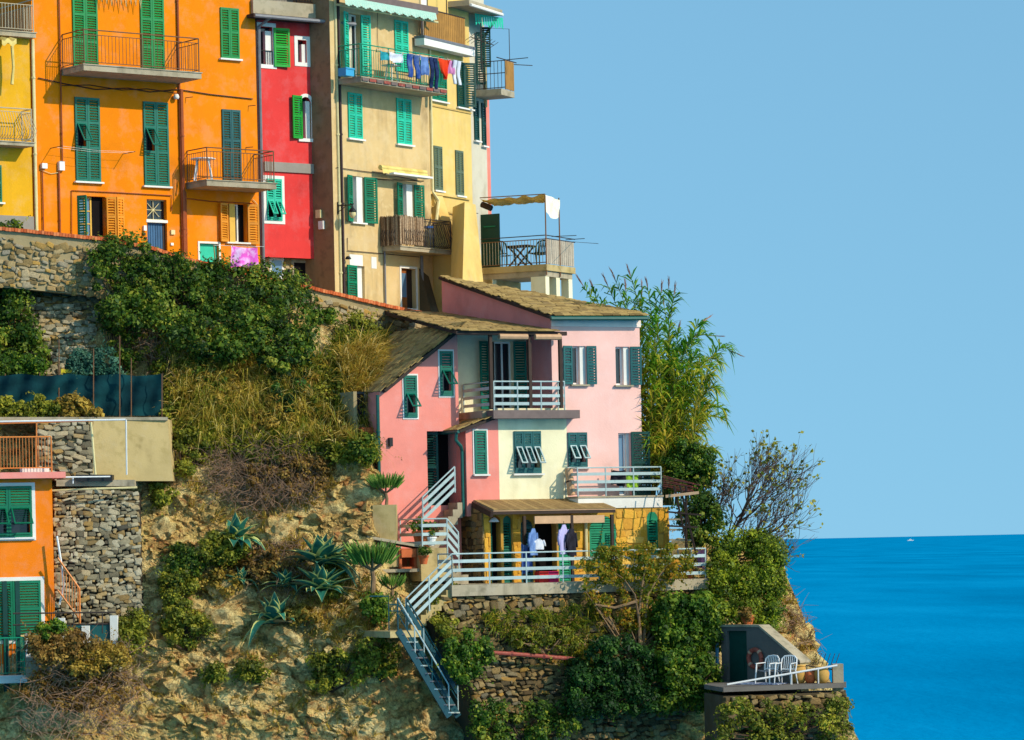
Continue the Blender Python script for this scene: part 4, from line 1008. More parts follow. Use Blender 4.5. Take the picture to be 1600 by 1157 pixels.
# --- pale yellow house with buttress ---------------------------------
A3 = 62.0
e = BG.hit(668, 300); YP = BG.wor((e[0], .12, 0))
YR = Frame('pale_yellow_house', 668, 480, YP.y, A3, 'tall pale yellow house with sloping buttresses at its foot', 'house')
def yellow_right():
    f = YR; g = f.root
    uR = f.hit(736, 200)[0]; zt = f.hit(700, -150)[1]; zb = f.hit(690, BOT)[1]
    facade(f, 'wall', 'yellow_r', 0, uR, zb, zt, [], depth=6)
    closed_pair(f, f.rect(677, 229, 690, 298), 'olive'); closed_pair(f, f.rect(711, 236, 723, 306), 'olive')
    r = f.rect(672, 140, 697, 158); closed_pair(f, (r[0], r[1], r[2], r[3] + .9), 'mgreen')
    r = f.rect(713, 98, 724, 168); leaf(g, r[1] - r[0], r[3] - r[2], 'dgreen', (r[0], -.03, r[2])); r2 = f.rect(724, 100, 736, 168); leaf(g, (r2[1] - r2[0]) * .8, r2[3] - r2[2], 'dgreen', (r2[0], -.03, r2[2]), R(-35)); sill(f, (r[0], r2[1], r[2], r[3]))
    # awning box
    w = .45; ua = f.hit(663, 66, w)[0]; ub = f.hit(742, 80, w)[0]; z0 = f.hit(700, 74, w)[1]
    a = MB().box(ua, ub, -w, -w + .35, z0 - .1, z0 + .12).build('awning_box', 'whitetrim', g); MB().box(ua - .01, ub + .01, -w - .02, -w + .37, z0 + .12, z0 + .2).build('awning_lid', 'pipe_grey', a)
    # loggia with brown planks
    w = .35; ua = f.hit(663, 40, w)[0]; ub = f.hit(727, 55, w)[0]; z0 = f.hit(690, 68, w)[1]; z1 = f.hit(695, 22, w)[1]
    b = MB().box(ua, ub, -w, .02, z0 - .15, z0).build('balcony', 'concrete', g); N = 22
    for k in range(N): MB().box(ua + (ub - ua) * (k + .06) / N, ua + (ub - ua) * (k + .94) / N, -w, -w + .025, z0, z1).build('plank', 'clad', b)
    MB().tube([(ua, -w, z1 + .02), (ub, -w, z1 + .02)], .02, 6).build('rail', 'rail_dark', b)
    for k in (.08, .55): MB().tube([(ua + (ub - ua) * k, -w, z1), (ua + (ub - ua) * k, -w, z1 + 1.5)], .018, 6).build('post', 'rail_dark', b)
    # string course and pipe
    za = f.hit(680, 302)[1]; MB().box(.02, uR - .25, -.07, .0, za - .06, za + .02).build('string_course', 'yellow_r', g)
    zc = f.hit(690, 168)[1]; MB().box(.02, uR, -.035, 0, zc - .03, zc + .02).build('string_course', 'ochre_butt', g)
    u, z0 = f.hit(671, 70, .07); z1 = f.hit(676, 300, .07)[1]; u2, z2 = f.hit(682, 345, .4)
    pipe(g, [(u, -.07, z0), (u, -.07, z1), (u + .15, -.2, z1 - .3), (u2, -.4, z2)], .055, 'pipe_cream')
    def run(pts, r, mat, w=.04, nm='cable'):
        P = []
        for a in pts: uu, z = f.hit(a[0], a[1], w); P.append((uu, -w, z))
        MB().tube(P, r, 5).build(nm, mat, g)
    run([(672, 322), (700, 332), (722, 338)], .02, 'ochre_butt', .08)
    # sloping buttresses: prisms thickening towards the ground
    def butt(pa, pb, pytop, w1, mat, ybot=500):
        ua = f.hit(pa, pytop)[0]; ub = f.hit(pb, pytop)[0]; zt_ = f.hit((pa + pb) / 2, pytop)[1]; zb_ = zb
        k = (zt_ - zb_)
        m = MB(); m.prism([(ua, 0.0, zt_), (ua, -w1, zb_), (ua, 0.0, zb_)], (ub - ua, 0, 0)); return m.build('buttress', mat, g)
    butt(674, 690, 300, 2.2, 'yellow_r'); butt(690, 706, 330, 1.5, 'ochre_butt')
    # dark stone foot beside the street door
    m = MB(); m.prism([(-.55, -.02, f.hit(670, 420)[1]), (-.55, -1.2, zb), (-.55, 0, zb)], (.5, 0, 0)); m.build('stone_foot', 'mortar', g)
    # chain of small brackets
    r = f.rect(700, 332, 712, 334); MB().tube([(r[0], -.5, r[3]), (r[1] + .5, -.55, r[3] - .02)], .012, 5).build('iron_rod', 'rail_dark', g)
yellow_right()
# --- flaking white house --------------------------------------------
A4 = 66.0
e = YR.hit(734, 300); WP = YR.wor((e[0], .25, 0))
WH = Frame('white_house', 736, 480, WP.y, A4, 'narrow flaking white house with jutting brown panelled balcony', 'house')
def white_house():
    f = WH; g = f.root
    uR = f.hit(760, 200)[0]; zt = f.hit(745, 18)[1]; zb = f.hit(745, BOT)[1]
    facade(f, 'wall', 'white_r', 0, uR, zb, zt + .8, [], depth=5)
    for r in ((740, 158, 747, 220), (752, 162, 758, 228)):
        closed_pair(f, f.rect(*r), 'dgreen', n=1)
    r = f.rect(742, 52, 748, 133); leaf(g, r[1] - r[0], r[3] - r[2], 'dgreen', (r[0], -.05, r[2]), R(-55)); r = f.rect(750, 44, 756, 106); leaf(g, r[1] - r[0], r[3] - r[2], 'dgreen', (r[0], -.05, r[2]), R(-60))
    # eave with slab
    w = .75; ua = f.hit(733, 8, w)[0]; z = f.hit(760, 14, w)[1]; ub = f.hit(785, 22, w)[0]
    e = MB().box(ua, ub, -w, 3, z - .06, z + .12).build('roof', 'concrete', g); MB().tube([(ub - .1, -w - .05, z - .05), (ua, -w - .05, z - .05)], .05, 6).build('gutter', 'whitetrim', e)
    MB().tube([(uR - .1, -.5, z - .1), (uR - .1, -.25, z - .4), (uR - .12, -.05, z - .7), (uR - .12, -.05, z - 3)], .05, 6).build('downpipe', 'pipe_cream', g)
    # green blind
    m = MB()
    for k in range(12): m.add([(.1 + .12 * k, -.3 - .03 * k, z - .1), (.1 + .12 * (k + 1), -.3 - .03 * (k + 1), z - .1), (.1 + .12 * (k + 1), -.34 - .03 * k, z - .4 - .05 * (k % 3)), (.1 + .12 * k, -.34 - .03 * k, z - .4 - .05 * ((k + 2) % 3))], [(0, 1, 2, 3)])
    m.build('green_blind', 'aqua', g, fix=False)
    # the balcony
    w = 1.05; u0 = f.hit(735, 140)[0] + .1; z = f.hit(778, 137, w)[1]; u1 = f.hit(804, 156, w)[0]
    b = MB().box(u0, u1, -w, .02, z - .2, z).build('balcony', 'concrete', g); h = .95; N = 13
    for k in range(N): MB().box(u0 + .35 + (u1 - u0 - .35) * (k + .05) / N, u0 + .35 + (u1 - u0 - .35) * (k + .95) / N, -w, -w + .02, z + .02, z + h).build('plank', 'clad', b)
    for q in (h, .55, .08): MB().tube([(u0 + .35, -w, z + q), (u0 + .35, 0, z + q)], .015, 5).build('rail', 'rail_dark', b)
    MB().tube([(u0 - .3, -w, z + h + .02), (u1 + .2, -w, z + h + .02)], .018, 5).build('rail', 'rail_dark', b)
    for k in range(8): yy = -w + w * k / 8; MB().tube([(u0 + .35, yy, z), (u0 + .35, yy, z + h)], .01, 5).build('baluster', 'rail_dark', b)
    # tall frame and line rods
    m = MB(); pA = (u0 + .5, -.3, z); pB = (u1 - .2, -w, z)
    MB().tube([(u0 + .6, -.2, z), (u0 + .6, -.2, z + 2.1), (u1 - .1, -.95, z + 2.05), (u1 - .1, -.95, z)], .014, 5).build('pole_frame', 'rail_dark', b)
    MB().tube([(u1 - .05, -w + .1, z + .9), (u1 + .6, -w - .4, z + .9)], .014, 5).build('line_rod', 'rail_dark', b)
    MB().tube([(u0 + .3, -w, z + .95), (u0 + .4, -w - .8, z + .98)], .014, 5).build('line_rod', 'rail_dark', b)
    # salmon return beyond
    facade(f, 'salmon_end', 'salmon_far', uR + .01, f.hit(768, 250)[0] + .02, zb, f.hit(764, 150)[1], [], w=-.05, depth=3)
white_house()
def antenna():
    f = WH; u, z = f.hit(752, 60, .8); P = f.wor((u, -.8, z)); m = MB(); Q = P + Vector((0, 0, -1.0))
    o = empty('tv_antenna', Q); tag(o, 'spiky rooftop television antenna by the white balcony', 'antenna')
    MB().tube([(0, 0, 0), (0, 0, 1.5)], .018, 6).build('mast', 'rail_dark', o)
    MB().tube([(-.35, 0, 1.05), (.4, -.1, .75)], .014, 6).build('boom', 'rail_dark', o)
    for k in range(8):
        t = k / 7; c = Vector((-.35 + .75 * t, -.1 * t, 1.05 - .3 * t)); d = Vector((.22, .1, .16)) * (1 - .35 * t)
        MB().tube([c - d, c + d], .009, 5).build('element', 'rail_dark', o)
antenna()
# ------------------------------------------------------------------ street wall with brick coping
def street_wall(name, label, knots, h, seed, maxn=150, stones='stone', hside=None):
    """knots: (px, py of the coping top, Y)"""
    pts = [at(*k) for k in knots]; o = empty(name, pts[0] - Vector((0, 0, h))); tag(o, label, 'wall', kind='thing'); refresh(); inv = -o.location
    m = MB(); cop = MB(); rg = random.Random(seed)
    for i, (a, b) in enumerate(zip(pts, pts[1:])):
        A, B = a + inv, b + inv; d = (B - A).normalized(); n = Vector((d.y, -d.x, 0)).normalized()   # towards the camera
        bk = -n * .35
        m.prism([A - Vector((0, 0, .10)), B - Vector((0, 0, .10)), B - Vector((0, 0, h)), A - Vector((0, 0, h))], bk)
        N = max(2, int((B - A).length / .085)); Lh = (B - A).length / N
        for k in range(N):
            c = A + (B - A) * ((k + .5) / N) - n * .13; mt = Matrix.Translation(c + Vector((0, 0, -.05 + rg.uniform(-.008, .008)))) @ Matrix((d, -n, d.cross(-n))).transposed().to_4x4() @ Matrix.Diagonal((Lh * .9, .46, .10, 1))
            vs = [mt @ Vector((x, y, z)) for x in (-.5, .5) for y in (-.5, .5) for z in (-.5, .5)]
            cop.add(vs, [(0, 1, 3, 2), (4, 6, 7, 5), (0, 4, 5, 1), (2, 3, 7, 6), (0, 2, 6, 4), (1, 5, 7, 3)], rg.random())
    m.build('wall_core', 'mortar_l', o)
    cop.build('brick_coping', 'brickcop', o, kind='stuff', fix=False)
    per = maxn // max(1, len(pts) - 1)
    for i, (a, b) in enumerate(zip(pts, pts[1:])):
        d = (b - a).normalized(); n = Vector((d.y, -d.x, 0)).normalized() * .02
        t = Vector((0, 0, .30)); q = Vector((0, 0, h))
        stone_patch(o, a - q + n, b - q + n, b - t + n, a - t + n, max(3, int((h - .3) / .125)), (.10, .32), stones, .075, maxn=per, seed=seed + i, skip=.08)
    return o
street_wall('street_wall', 'stone street wall with brick coping below the orange house', [(-60, 350, 99.5), (22, 357, 99.9), (165, 372, 100.8), (230, 384, 101.3), (282, 400, 101.8)], 1.7, 21, 200)
street_wall('street_wall', 'sloping street wall with bright brick coping below the beige house', [(284, 401, 101.85), (345, 416, 102.5), (490, 449, 104.0), (600, 475, 105.3), (690, 494, 106.4)], 1.6, 31, 200)
# street paving behind the wall
m = MB(); kn = [(-60, 395, 99.7), (165, 412, 101.0), (282, 440, 102.0), (490, 489, 104.3), (690, 534, 106.7)]
for a, b in zip(kn, kn[1:]):
    A, B = at(*a), at(*b); m.add([A, B, B + Vector((-2, 6, 0)), A + Vector((-2, 6, 0))], [(0, 1, 2, 3)])
tag(m.build('street', 'concrete', fix=False), 'narrow paved street behind the wall', kind='structure')
# rubble facing below the wall on the left, set into the rock
def cliff_stones(name, label, poly, size, mat, seed, maxn=300, cell=None, off=.0, depth=.2, flat=None):
    rg = random.Random(seed); xs = [p[0] for p in poly]; ys = [p[1] for p in poly]
    o = empty(name, at((min(xs) + max(xs)) / 2, max(ys), surfY((min(xs) + max(xs)) / 2, max(ys)))); tag(o, label, 'wall', kind='thing'); refresh()
    inv = o.matrix_world.inverted(); items = []; y = min(ys)
    while y < max(ys):
        h = rg.uniform(*size) * 40; x = min(xs) - rg.random() * 20
        while x < max(xs):
            w = rg.uniform(size[0], size[1] * 1.5) * 55
            cx = x + w / 2; cy = y + h / 2 + rg.uniform(-3, 3); x += w * .95
            e = 10 * mnoise.noise(Vector((cx * .03, cy * .03, seed)))
            if inpoly(cx + e, cy + e, poly):
                P = flat(cx, cy) if flat else surf(cx, cy, off)
                items.append((P, w / 55, h / 55, rg.uniform(.6, 1.4) * depth))
        y += h * .93
    items.sort(key=lambda t: -t[1] * t[2]); fill = MB()
    for i, (P, w, h, d) in enumerate(items):
        mt = inv @ Matrix.Translation(P) @ Matrix.Rotation(R(rg.uniform(10, 40)), 4, 'Z') @ Matrix.Rotation(rg.uniform(-.3, .3), 4, 'Y') @ Matrix.Diagonal((w * 1.06, d, h * 1.06, 1)); me = STV[mat][rg.randrange(9)]
        if i < maxn: q = bpy.data.objects.new('stone', me); COL.objects.link(q); q.parent = o; q.matrix_local = mt
        else: fill.add([mt @ v.co for v in me.vertices], [tuple(p.vertices) for p in me.polygons], rg.random())
    if fill.v: fill.build('small_stones', mat, o, kind='stuff', fix=False)
    return o
cliff_stones('rubble_wall', 'old pale rubble wall below the street, half covered by bushes', [(28, 395), (165, 405), (150, 470), (150, 600), (90, 600), (40, 560)], (.10, .24), 'stone_g', 8)

# ------------------------------------------------------------------ pink house
PA = 27.0
PK = Frame('pink_house', 598, 880, 97.4, PA, 'pink house with cream middle, slate roofs and white board railings', 'house')
def pink_house():
    f = PK; g = f.root; refresh(); WB = .63; WD = -.94; WBAL = 1.05
    z_low = f.hit(700, 960)[1]
    # --- wall A, salmon gable
    uA1 = f.hit(716, 600)[0]; zl = f.hit(600, 612)[1]; zr = f.hit(716, 521)[1]
    A1_ = f.rect(631, 587, 651, 653); A2_ = f.rect(687, 549, 707, 619); dA = f.rect(668, 674, 712, 790)
    hA = [(A1_[0] + .02, A1_[1] - .02, A1_[2] + .05, A1_[2] + (A1_[3] - A1_[2]) * .6), (A2_[0] + .02, A2_[1] - .02, A2_[2] + .05, A2_[2] + (A2_[3] - A2_[2]) * .6), dA]
    facade(f, 'gable_wall', 'salmon', 0, uA1, z_low - 1.5, [(0, zl), (uA1, zr)], hA, depth=4.3, rev=.5)
    for r in (A1_, A2_):
        H = r[3] - r[2]; leaf(g, r[1] - r[0], H, 'teal', (r[0], -.03, r[2]), flap=(.06 * H + .03, .60 * H, 46)); trim_frame(f, r, .045, 'whitetrim')
        MB().box(r[0], r[1], .2, .21, r[2], r[3]).build('pane', 'glass', g)
        MB().box(r[0] + .03, r[0] + .12, .08, .12, r[2], r[2] + H * .6).build('window_casement', 'white', g)
    # entrance
    MB().box(dA[0], dA[1], .45, .48, dA[2], dA[3]).build('dark_room', 'dark', g)
    leaf(g, (dA[1] - dA[0]) * .5, dA[3] - dA[2] - .02, 'dgreen', (dA[0], .3, dA[2]), R(-20)); MB().box(dA[0] + (dA[1] - dA[0]) * .46, dA[0] + (dA[1] - dA[0]) * .5, .2, .44, dA[2], dA[3]).build('door_post', 'whitetrim', g)
    p = f.lp(611, 691, .08); MB().box(p.x - .05, p.x + .05, -.1, 0, p.z - .12, p.z + .12).build('wall_lamp', 'black', g)
    # left corner pipe and dark return
    p = f.lp(600, 640, .06); pipe(g, [(-.06, -.02, zl - .1), (-.06, -.02, z_low)], .05, 'pipe_teal')
    # --- block B (salmon + cream) and C (pink) share a front plane
    uB0 = f.hit(728, 700, WB)[0]; uB1 = f.hit(779, 700, WB)[0]; uC0 = f.hit(886, 700, WB)[0]; uC1 = f.hit(1001, 600, WB)[0]
    zb = f.hit(800, 806, WB)[1]; zBt0 = f.hit(728, 665, WB)[1]; zBt1 = f.hit(779, 645, WB)[1]; zslab = f.hit(800, 652, WBAL)[1] - .02
    wB = f.rect(741, 673, 760, 741, WB); wCr = f.rect(803, 674, 845, 740, WB)
    facade(f, 'salmon_wall', 'salmon', uB0, uB1, zb, [(uB0, zBt0), (uB1, zBt1)], [], w=WB, depth=1.6)
    hc = (wCr[0] + .03, wCr[1] - .03, wCr[2] + .12, wCr[2] + (wCr[3] - wCr[2]) * .66)
    facade(f, 'cream_wall', 'cream', uB1 + .002, uC0, zb, zBt1 + .12, [hc], w=WB, depth=3, side=False)
    zeave = f.hit(930, 499, WB)[1]; zfl = f.hit(930, 632, WB)[1]
    C1 = f.rect(893, 541, 916, 601, WB); C2 = f.rect(962, 542, 984, 602, WB); C3 = f.rect(887, 676, 917, 730, WB); C4 = f.rect(967, 677, 986, 775, WB)
    h3 = (C3[0] + .03, C3[1] - .03, C3[2] + .1, C3[2] + (C3[3] - C3[2]) * .66)
    uCt = f.hit(862, 560, WB)[0]
    facade(f, 'pink_wall', 'pink', uC0 + .002, uC1, zb, zBt1 + .12, [h3, C4], w=WB, depth=5, side=False)
    facade(f, 'pink_upper_wall', 'pink', uCt, uC1, zBt1 + .12, zeave, [C1, C2], w=WB, depth=5.0, side=False)
    # right and back sides
    s_ = MB(); yb = 6.4
    s_.add([(uC1, -WB, zb - 3), (uC1, .1, zb - 3), (uC1, .1, zeave), (uC1, -WB, zeave)], [(0, 1, 2, 3)])
    s_.add([(uC1, .1, zb - 3), (uCt + .3, yb, zb - 3), (uCt + .3, yb, zeave + .8), (uC1, .1, zeave)], [(0, 1, 2, 3)])
    s_.build('rear_wall', 'pink', g, fix=False)
    # shutters
    closed_pair(f, wB, 'teal', w=WB, n=1, surround=(.045, 'whitetrim'))
    closed_pair(f, wCr, 'dteal', {0: (.10, .66, 38), 1: (.10, .66, 38), 2: (.10, .66, 38)}, w=WB, n=3, trim=M['rail_w'])
    closed_pair(f, C3, 'dteal', {0: (.10, .66, 38), 1: (.10, .66, 38)}, w=WB, n=2, trim=M['rail_w'])
    for r in (wCr, C3): MB().box(r[0], r[1], -WB + .2, -WB + .21, r[2], r[3]).build('pane', 'glass', g)
    for r, wl, wr in ((C1, (878, 893), (916, 930)), (C2, None, (984, 1000))):
        x = r[0] + (r[1] - r[0]) * .62
        window(f, (r[0], x, r[2], r[3]), WB, frame='white', cols=1); MB().box(x, r[1] - .004, -WB + .05, -WB + .2, r[2], r[3]).build('window_jamb', 'whitetrim', g)
        if wl: open_leaf(f, r[0], r[2], r[3], f.hit(wl[1], 570, WB)[0] - f.hit(wl[0], 570, WB)[0], -1, 'dteal', 8, WB)
        open_leaf(f, r[1], r[2], r[3], f.hit(wr[1], 570, WB)[0] - f.hit(wr[0], 570, WB)[0], 1, 'dteal', 8, WB); sill(f, r, WB, 'concrete')
    r = C4; window(f, (r[0], r[0] + .3, r[2], r[3]), WB, frame='white', glass='glass_b', cols=1); MB().box(r[0] + .3, r[1], -WB + .1, -WB + .2, r[2], r[3]).build('window_jamb', 'whitetrim', g)
    r4 = f.rect(986, 675, 1012, 775, WB); open_leaf(f, r4[0], r4[2], r4[3], r4[1] - r4[0], 1, 'dgreen', 12, WB)
    # --- loggia back wall D with door and shutters
    uD0 = f.hit(714, 580, WD)[0]; uD1 = uCt + .3; zD1 = f.hit(780, 512, WD)[1]; zD0 = f.hit(780, 640, WD)[1] - .1
    DD = f.rect(763, 534, 802, 640, WD)
    facade(f, 'loggia_wall', 'cream', uD0 - .5, uD1, zD0, zD1 - .02, [DD], w=WD, depth=1, side=False)
    window(f, (DD[0] + .25, DD[1], DD[2], DD[3]), WD, frame='white', cols=2); MB().box(DD[0], DD[0] + .25, -WD + .1, -WD + .2, DD[2], DD[3]).build('curtain', 'wood_d', g)
    wl = f.hit(763, 580, WD)[0] - f.hit(744, 580, WD)[0]; open_leaf(f, DD[0], DD[2], DD[3], wl, -1, 'teal', 24, WD); open_leaf(f, DD[1], DD[2], DD[3], wl * .95, 1, 'teal', 18, WD)
    # maroon-shaded side wall of the upper pink block, running back
    def depth_at(px, py):                   # local y on the plane x = uCt seen at this pixel
        r_ = ray(px, py); d = Vector((f.c * r_.x + f.s * r_.y, -f.s * r_.x + f.c * r_.y, r_.z)); t = (uCt - f.cam.x) / d.x; q = f.cam + d * t; return q
    q3 = depth_at(690, 438)
    zR0 = zeave + .02
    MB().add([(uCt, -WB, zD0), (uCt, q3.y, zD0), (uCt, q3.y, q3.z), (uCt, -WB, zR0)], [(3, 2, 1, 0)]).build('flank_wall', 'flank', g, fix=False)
    # --- roofs
    def plane_hit(px, py, p0, n):
        r_ = ray(px, py); c = Vector((0, 0, CAMZ)); t = (p0 - c).dot(n) / r_.dot(n); return c + r_ * t
    inw = Vector((-f.s, f.c, 0)); alo = Vector((f.c, f.s, 0))
    P1 = f.pt(859, 493, WB + .3); P2 = f.pt(1008, 493, WB + .3); q3b = q3.copy(); q3b.x -= .1; P3 = f.wor((q3b.x, q3b.y, q3b.z + .12))
    n1 = (P2 - P1).cross(P3 - P1).normalized()
    P4 = P2 + (P3 - P1).normalized() * .7
    rf = slate_roof(g, [P1, P2, P4, P3], alo, .24, .165, 300, name='roof', seed=5)
    a = f.loc(P1); b = f.loc(P2); MB().tube([(a.x, a.y - .05, a.z - .09), (b.x + .05, b.y - .05, b.z - .09)], .065, 7).build('gutter', 'pipe_teal', rf).matrix_parent_inverse = rf.matrix_world.inverted() @ g.matrix_world
    # pale frieze under the eave
    fz = f.rect(862, 499, 1003, 511, WB); MB().box(uCt - .0, uC1 + .03, -WB - .035, -WB, fz[2], zeave - .002).build('frieze', 'frieze', g)
    E1 = f.pt(713, 517, WBAL + .1); E2 = f.pt(872, 518, WBAL + .1); B2 = f.wor(depth_at(690, 490)) ; n2 = (E2 - E1).cross(B2 - E1).normalized(); B1 = plane_hit(601, 487, E1, n2)
    slate_roof(g, [E1, E2, B2, B1], alo, .24, .165, 300, name='roof', seed=6)
    V1 = f.pt(600, 609, .18); V2 = f.pt(719, 511, .18)
    slate_roof(g, [V1, V2, V2 + inw * 4.6, V1 + inw * 4.6], inw, .26, .17, 300, name='roof', seed=7)
    V1 = f.pt(718, 671, WB + .22); V2 = f.pt(781, 647, WB + .22)
    slate_roof(g, [V1, V2, V2 + inw * 2.2, V1 + inw * 2.2], inw, .26, .18, 300, name='roof', seed=8)
    pa = f.loc(V1); pipe(g, [(pa.x - .05, pa.y + .1, pa.z - .08), (pa.x - .05, pa.y + .15, pa.z - .3), (pa.x + .12, pa.y + .2, pa.z - .45), (pa.x + .22, pa.y + .32, pa.z - .6), (pa.x + .22, pa.y + .32, zb)], .05, 'pipe_teal')
    MB().tube([(pa.x - .02, pa.y + .02, pa.z - .06), (f.loc(V1 + inw * 2.2).x - .02, f.loc(V1 + inw * 2.2).y, pa.z - .06)], .055, 7).build('gutter', 'pipe_teal', g)
    # loggia beam, posts, rolled reed blinds
    zbm = f.hit(800, 521, WBAL)[1]; x0 = f.hit(716, 520, WBAL)[0]; x1 = f.hit(886, 521, WBAL)[0]
    MB().box(x0, x1, -WBAL, -WBAL + .12, zbm - .05, zbm + .06).build('beam', 'wood_d', g)
    zfl = f.hit(800, 638, WBAL)[1]
    for px in (768, 829, 877): x = f.hit(px, 570, WBAL)[0]; MB().box(x - .045, x + .045, -WBAL + .01, -WBAL + .1, zfl, zbm - .05).build('post', 'wood_d', g)
    for a, b in ((778, 822), (834, 874)):
        xa = f.hit(a, 525, WBAL)[0]; xb = f.hit(b, 525, WBAL)[0]; bl = MB(); rg = random.Random(a)
        for k in range(30): x = xa + (xb - xa) * k / 30; bl.tube([(x, -WBAL - .06, zbm + .0), (x, -WBAL - .08, zbm - .18)], .018, 4, rg.random())
        MB().tube([(xa, -WBAL - .07, zbm - .1), (xb, -WBAL - .07, zbm - .1)], .085, 8).build('rolled_blind', 'wood_p', g)
        bl.build('blind_reeds', 'wood_p', g, kind='stuff', fix=False)
    # --- upper balcony
    ub0 = f.hit(772, 640, WBAL)[0]; ub1 = f.hit(906, 640, WBAL)[0]; zs = f.hit(840, 641, WBAL)[1]; zs0 = f.hit(840, 654, WBAL)[1]
    MB().box(ub0 - .02, ub1, -WBAL, -WB + .02, zs0, zs).build('balcony_slab', 'fascia', g); MB().box(uD0, ub1 - .5, -WB + .021, -WD, zs0 + .04, zs - .002).build('balcony_floor', 'concrete', g)
    ur1 = f.hit(883, 620, WBAL)[0]
    board_rail(g, [(ub0 + .02, -WD - .05, zs), (ub0 + .02, -WBAL + .04, zs), (ur1, -WBAL + .04, zs), (ur1, -WB, zs)], 'rail_w', .80, (.62, .40, .18), .085, npost=[1, 3, 1])
    # --- right balcony
    WR = WB + .75; v0 = f.hit(904, 776, WR)[0]; v1 = f.hit(1037, 776, WR)[0]; zt = f.hit(960, 775, WR)[1]; zt0 = f.hit(960, 794, WR)[1]
    MB().box(v0 - .02, v1, -WR, -WB + .01, zt - .05, zt).build('balcony_slab', 'concrete', g); MB().box(v0, v1 - .02, -WR + .03, -WB, zt0, zt - .051).build('balcony_fascia', 'whitetrim', g)
    board_rail(g, [(v0, -WB, zt), (v0, -WR + .04, zt), (v1 - .05, -WR + .04, zt), (v1 - .05, -WB, zt)], 'rail_w', .80, (.62, .40, .18), .085, npost=[1, 3, 1])
    # --- ground storey, plane E, yellow stone
    WE = WB + .68; e0 = f.hit(756, 850, WE)[0]; e1 = f.hit(1046, 850, WE)[0]; zE1 = f.hit(900, 795, WE)[1]; zE0 = f.hit(900, 925, WE)[1]
    D1 = f.rect(767, 806, 783, 912, WE) + ('arch',); D2 = f.rect(787, 806, 801, 912, WE) + ('arch',); D3 = f.rect(814, 812, 833, 912, WE) + ('arch',); D4 = f.rect(836, 806, 870, 912, WE) + ('arch',); D5 = f.rect(873, 806, 893, 912, WE) + ('arch',); D6 = f.rect(921, 806, 963, 880, WE) + ('arch',); D7 = f.rect(1011, 800, 1028, 866, WE) + ('arch',)
    facade(f, 'stone_storey', 'yellow_stone', e0, e1, zE0, zE1, [D1, D2, D3, D4, D5, D6, D7], w=WE, depth=2.0, sides_mat='mortar', rev=.3)
    for D in (D1, D2, D3, D4, D5, D6, D7): MB().box(D[0], D[1], -WE + .29, -WE + .3, D[2], D[3]).build('dark_room', 'dark', g)
    def archleaf(D, frac0, frac1, mat, y):
        a = D[0] + (D[1] - D[0]) * frac0; b = D[0] + (D[1] - D[0]) * frac1; r_ = (D[1] - D[0]) / 2; zsp = D[3] - r_
        o = leaf(g, b - a, zsp - D[2], mat, (a, y, D[2]), mid=(.5,)); sl = MB(); N = max(3, int(r_ / .07)); c = (D[0] + D[1]) / 2
        for k in range(N):
            h = (k + .5) / N * r_ * .96; hw = math.sqrt(max(r_ * r_ - h * h, 0)); xa = max(a, c - hw) - a; xb = min(b, c + hw) - a
            if xb - xa > .04: sl.box(xa, xb, -.02, .02, zsp - D[2] + h - .024, zsp - D[2] + h + .024)
        sl.build('arch_slats', mat, o, kind='stuff', fix=False)
    archleaf(D2, 0, 1, 'teal', -WE + .1); archleaf(D1, 0, .25, 'teal', -WE + .1); archleaf(D3, 0, 1, 'dteal', -WE + .05); archleaf(D5, 0, 1, 'agreen', -WE + .05)
    archleaf(D6, 0, .5, 'agreen', -WE + .02); archleaf(D6, .5, 1, 'agreen', -WE + .02); archleaf(D7, 0, 1, 'agreen', -WE + .02)
    p = f.lp(772, 815, WE + .12); MB().lathe([(0, .12), (.05, .1), (.15, 0), (.13, -.02), (0, -.02)], (p.x, -WE - .12, p.z), 10).build('wall_lamp', 'plastic_w', g, smooth=True)
    # wooden canopy
    c0 = f.hit(740, 783, WB)[0]; c1 = f.hit(915, 783, WB)[0]; zc = f.hit(830, 783, WB + .02)[1]; WF = WE + .72
    d0 = f.hit(771, 799, WF)[0]; d1 = f.hit(962, 799, WF)[0]; zd = f.hit(860, 798, WF)[1]
    m = MB(); m.prism([(c0, -WB - .01, zc), (c1 + .2, -WB - .01, zc), (d1, -WF, zd), (d0, -WF, zd)], (0, 0, .03)); can = m.build('canopy', 'wood_p', g)
    for k in range(24):
        t = (k + .03) / 24; t2 = (k + .97) / 24
        A = Vector((c0 + (c1 + .2 - c0) * t, -WB - .012, zc + .032)); B = Vector((d0 + (d1 - d0) * t, -WF - .02, zd + .032)); A2 = Vector((c0 + (c1 + .2 - c0) * t2, -WB - .012, zc + .032)); B2_ = Vector((d0 + (d1 - d0) * t2, -WF - .02, zd + .032))
        MB().prism([A, A2, B2_, B], (0, 0, .02)).build('board', 'clad_y', can)
    MB().beam((d0 - .05, -WF + .05, zd - .045), (d1, -WF + .05, zd - .045), .08, .085).build('beam', 'wood_d', can)
    MB().beam((c0 - .05, -WB - .05, zc - .07), (d0 - .05, -WF, zd - .08), .08, .16).build('beam', 'wood_d', can)
    xa = f.hit(836, 805, WF)[0]; xb = f.hit(945, 805, WF)[0]; MB().box(xa, xb, -WF + .02, -WF + .08, zd - .36, zd - .15).build('pelmet', 'wood_p', can)
    for px in (821, 895, 958): x = f.hit(px, 850, WF)[0]; MB().box(x - .04, x + .04, -WF + .01, -WF + .09, zE0 + .05, zd - .14).build('post', 'wood_d', can)
    p = f.lp(915, 812, WE + .07); pipe(g, [(p.x, p.y, p.z), (p.x, p.y, p.z - 1.3)], .05, 'pipe_cream')
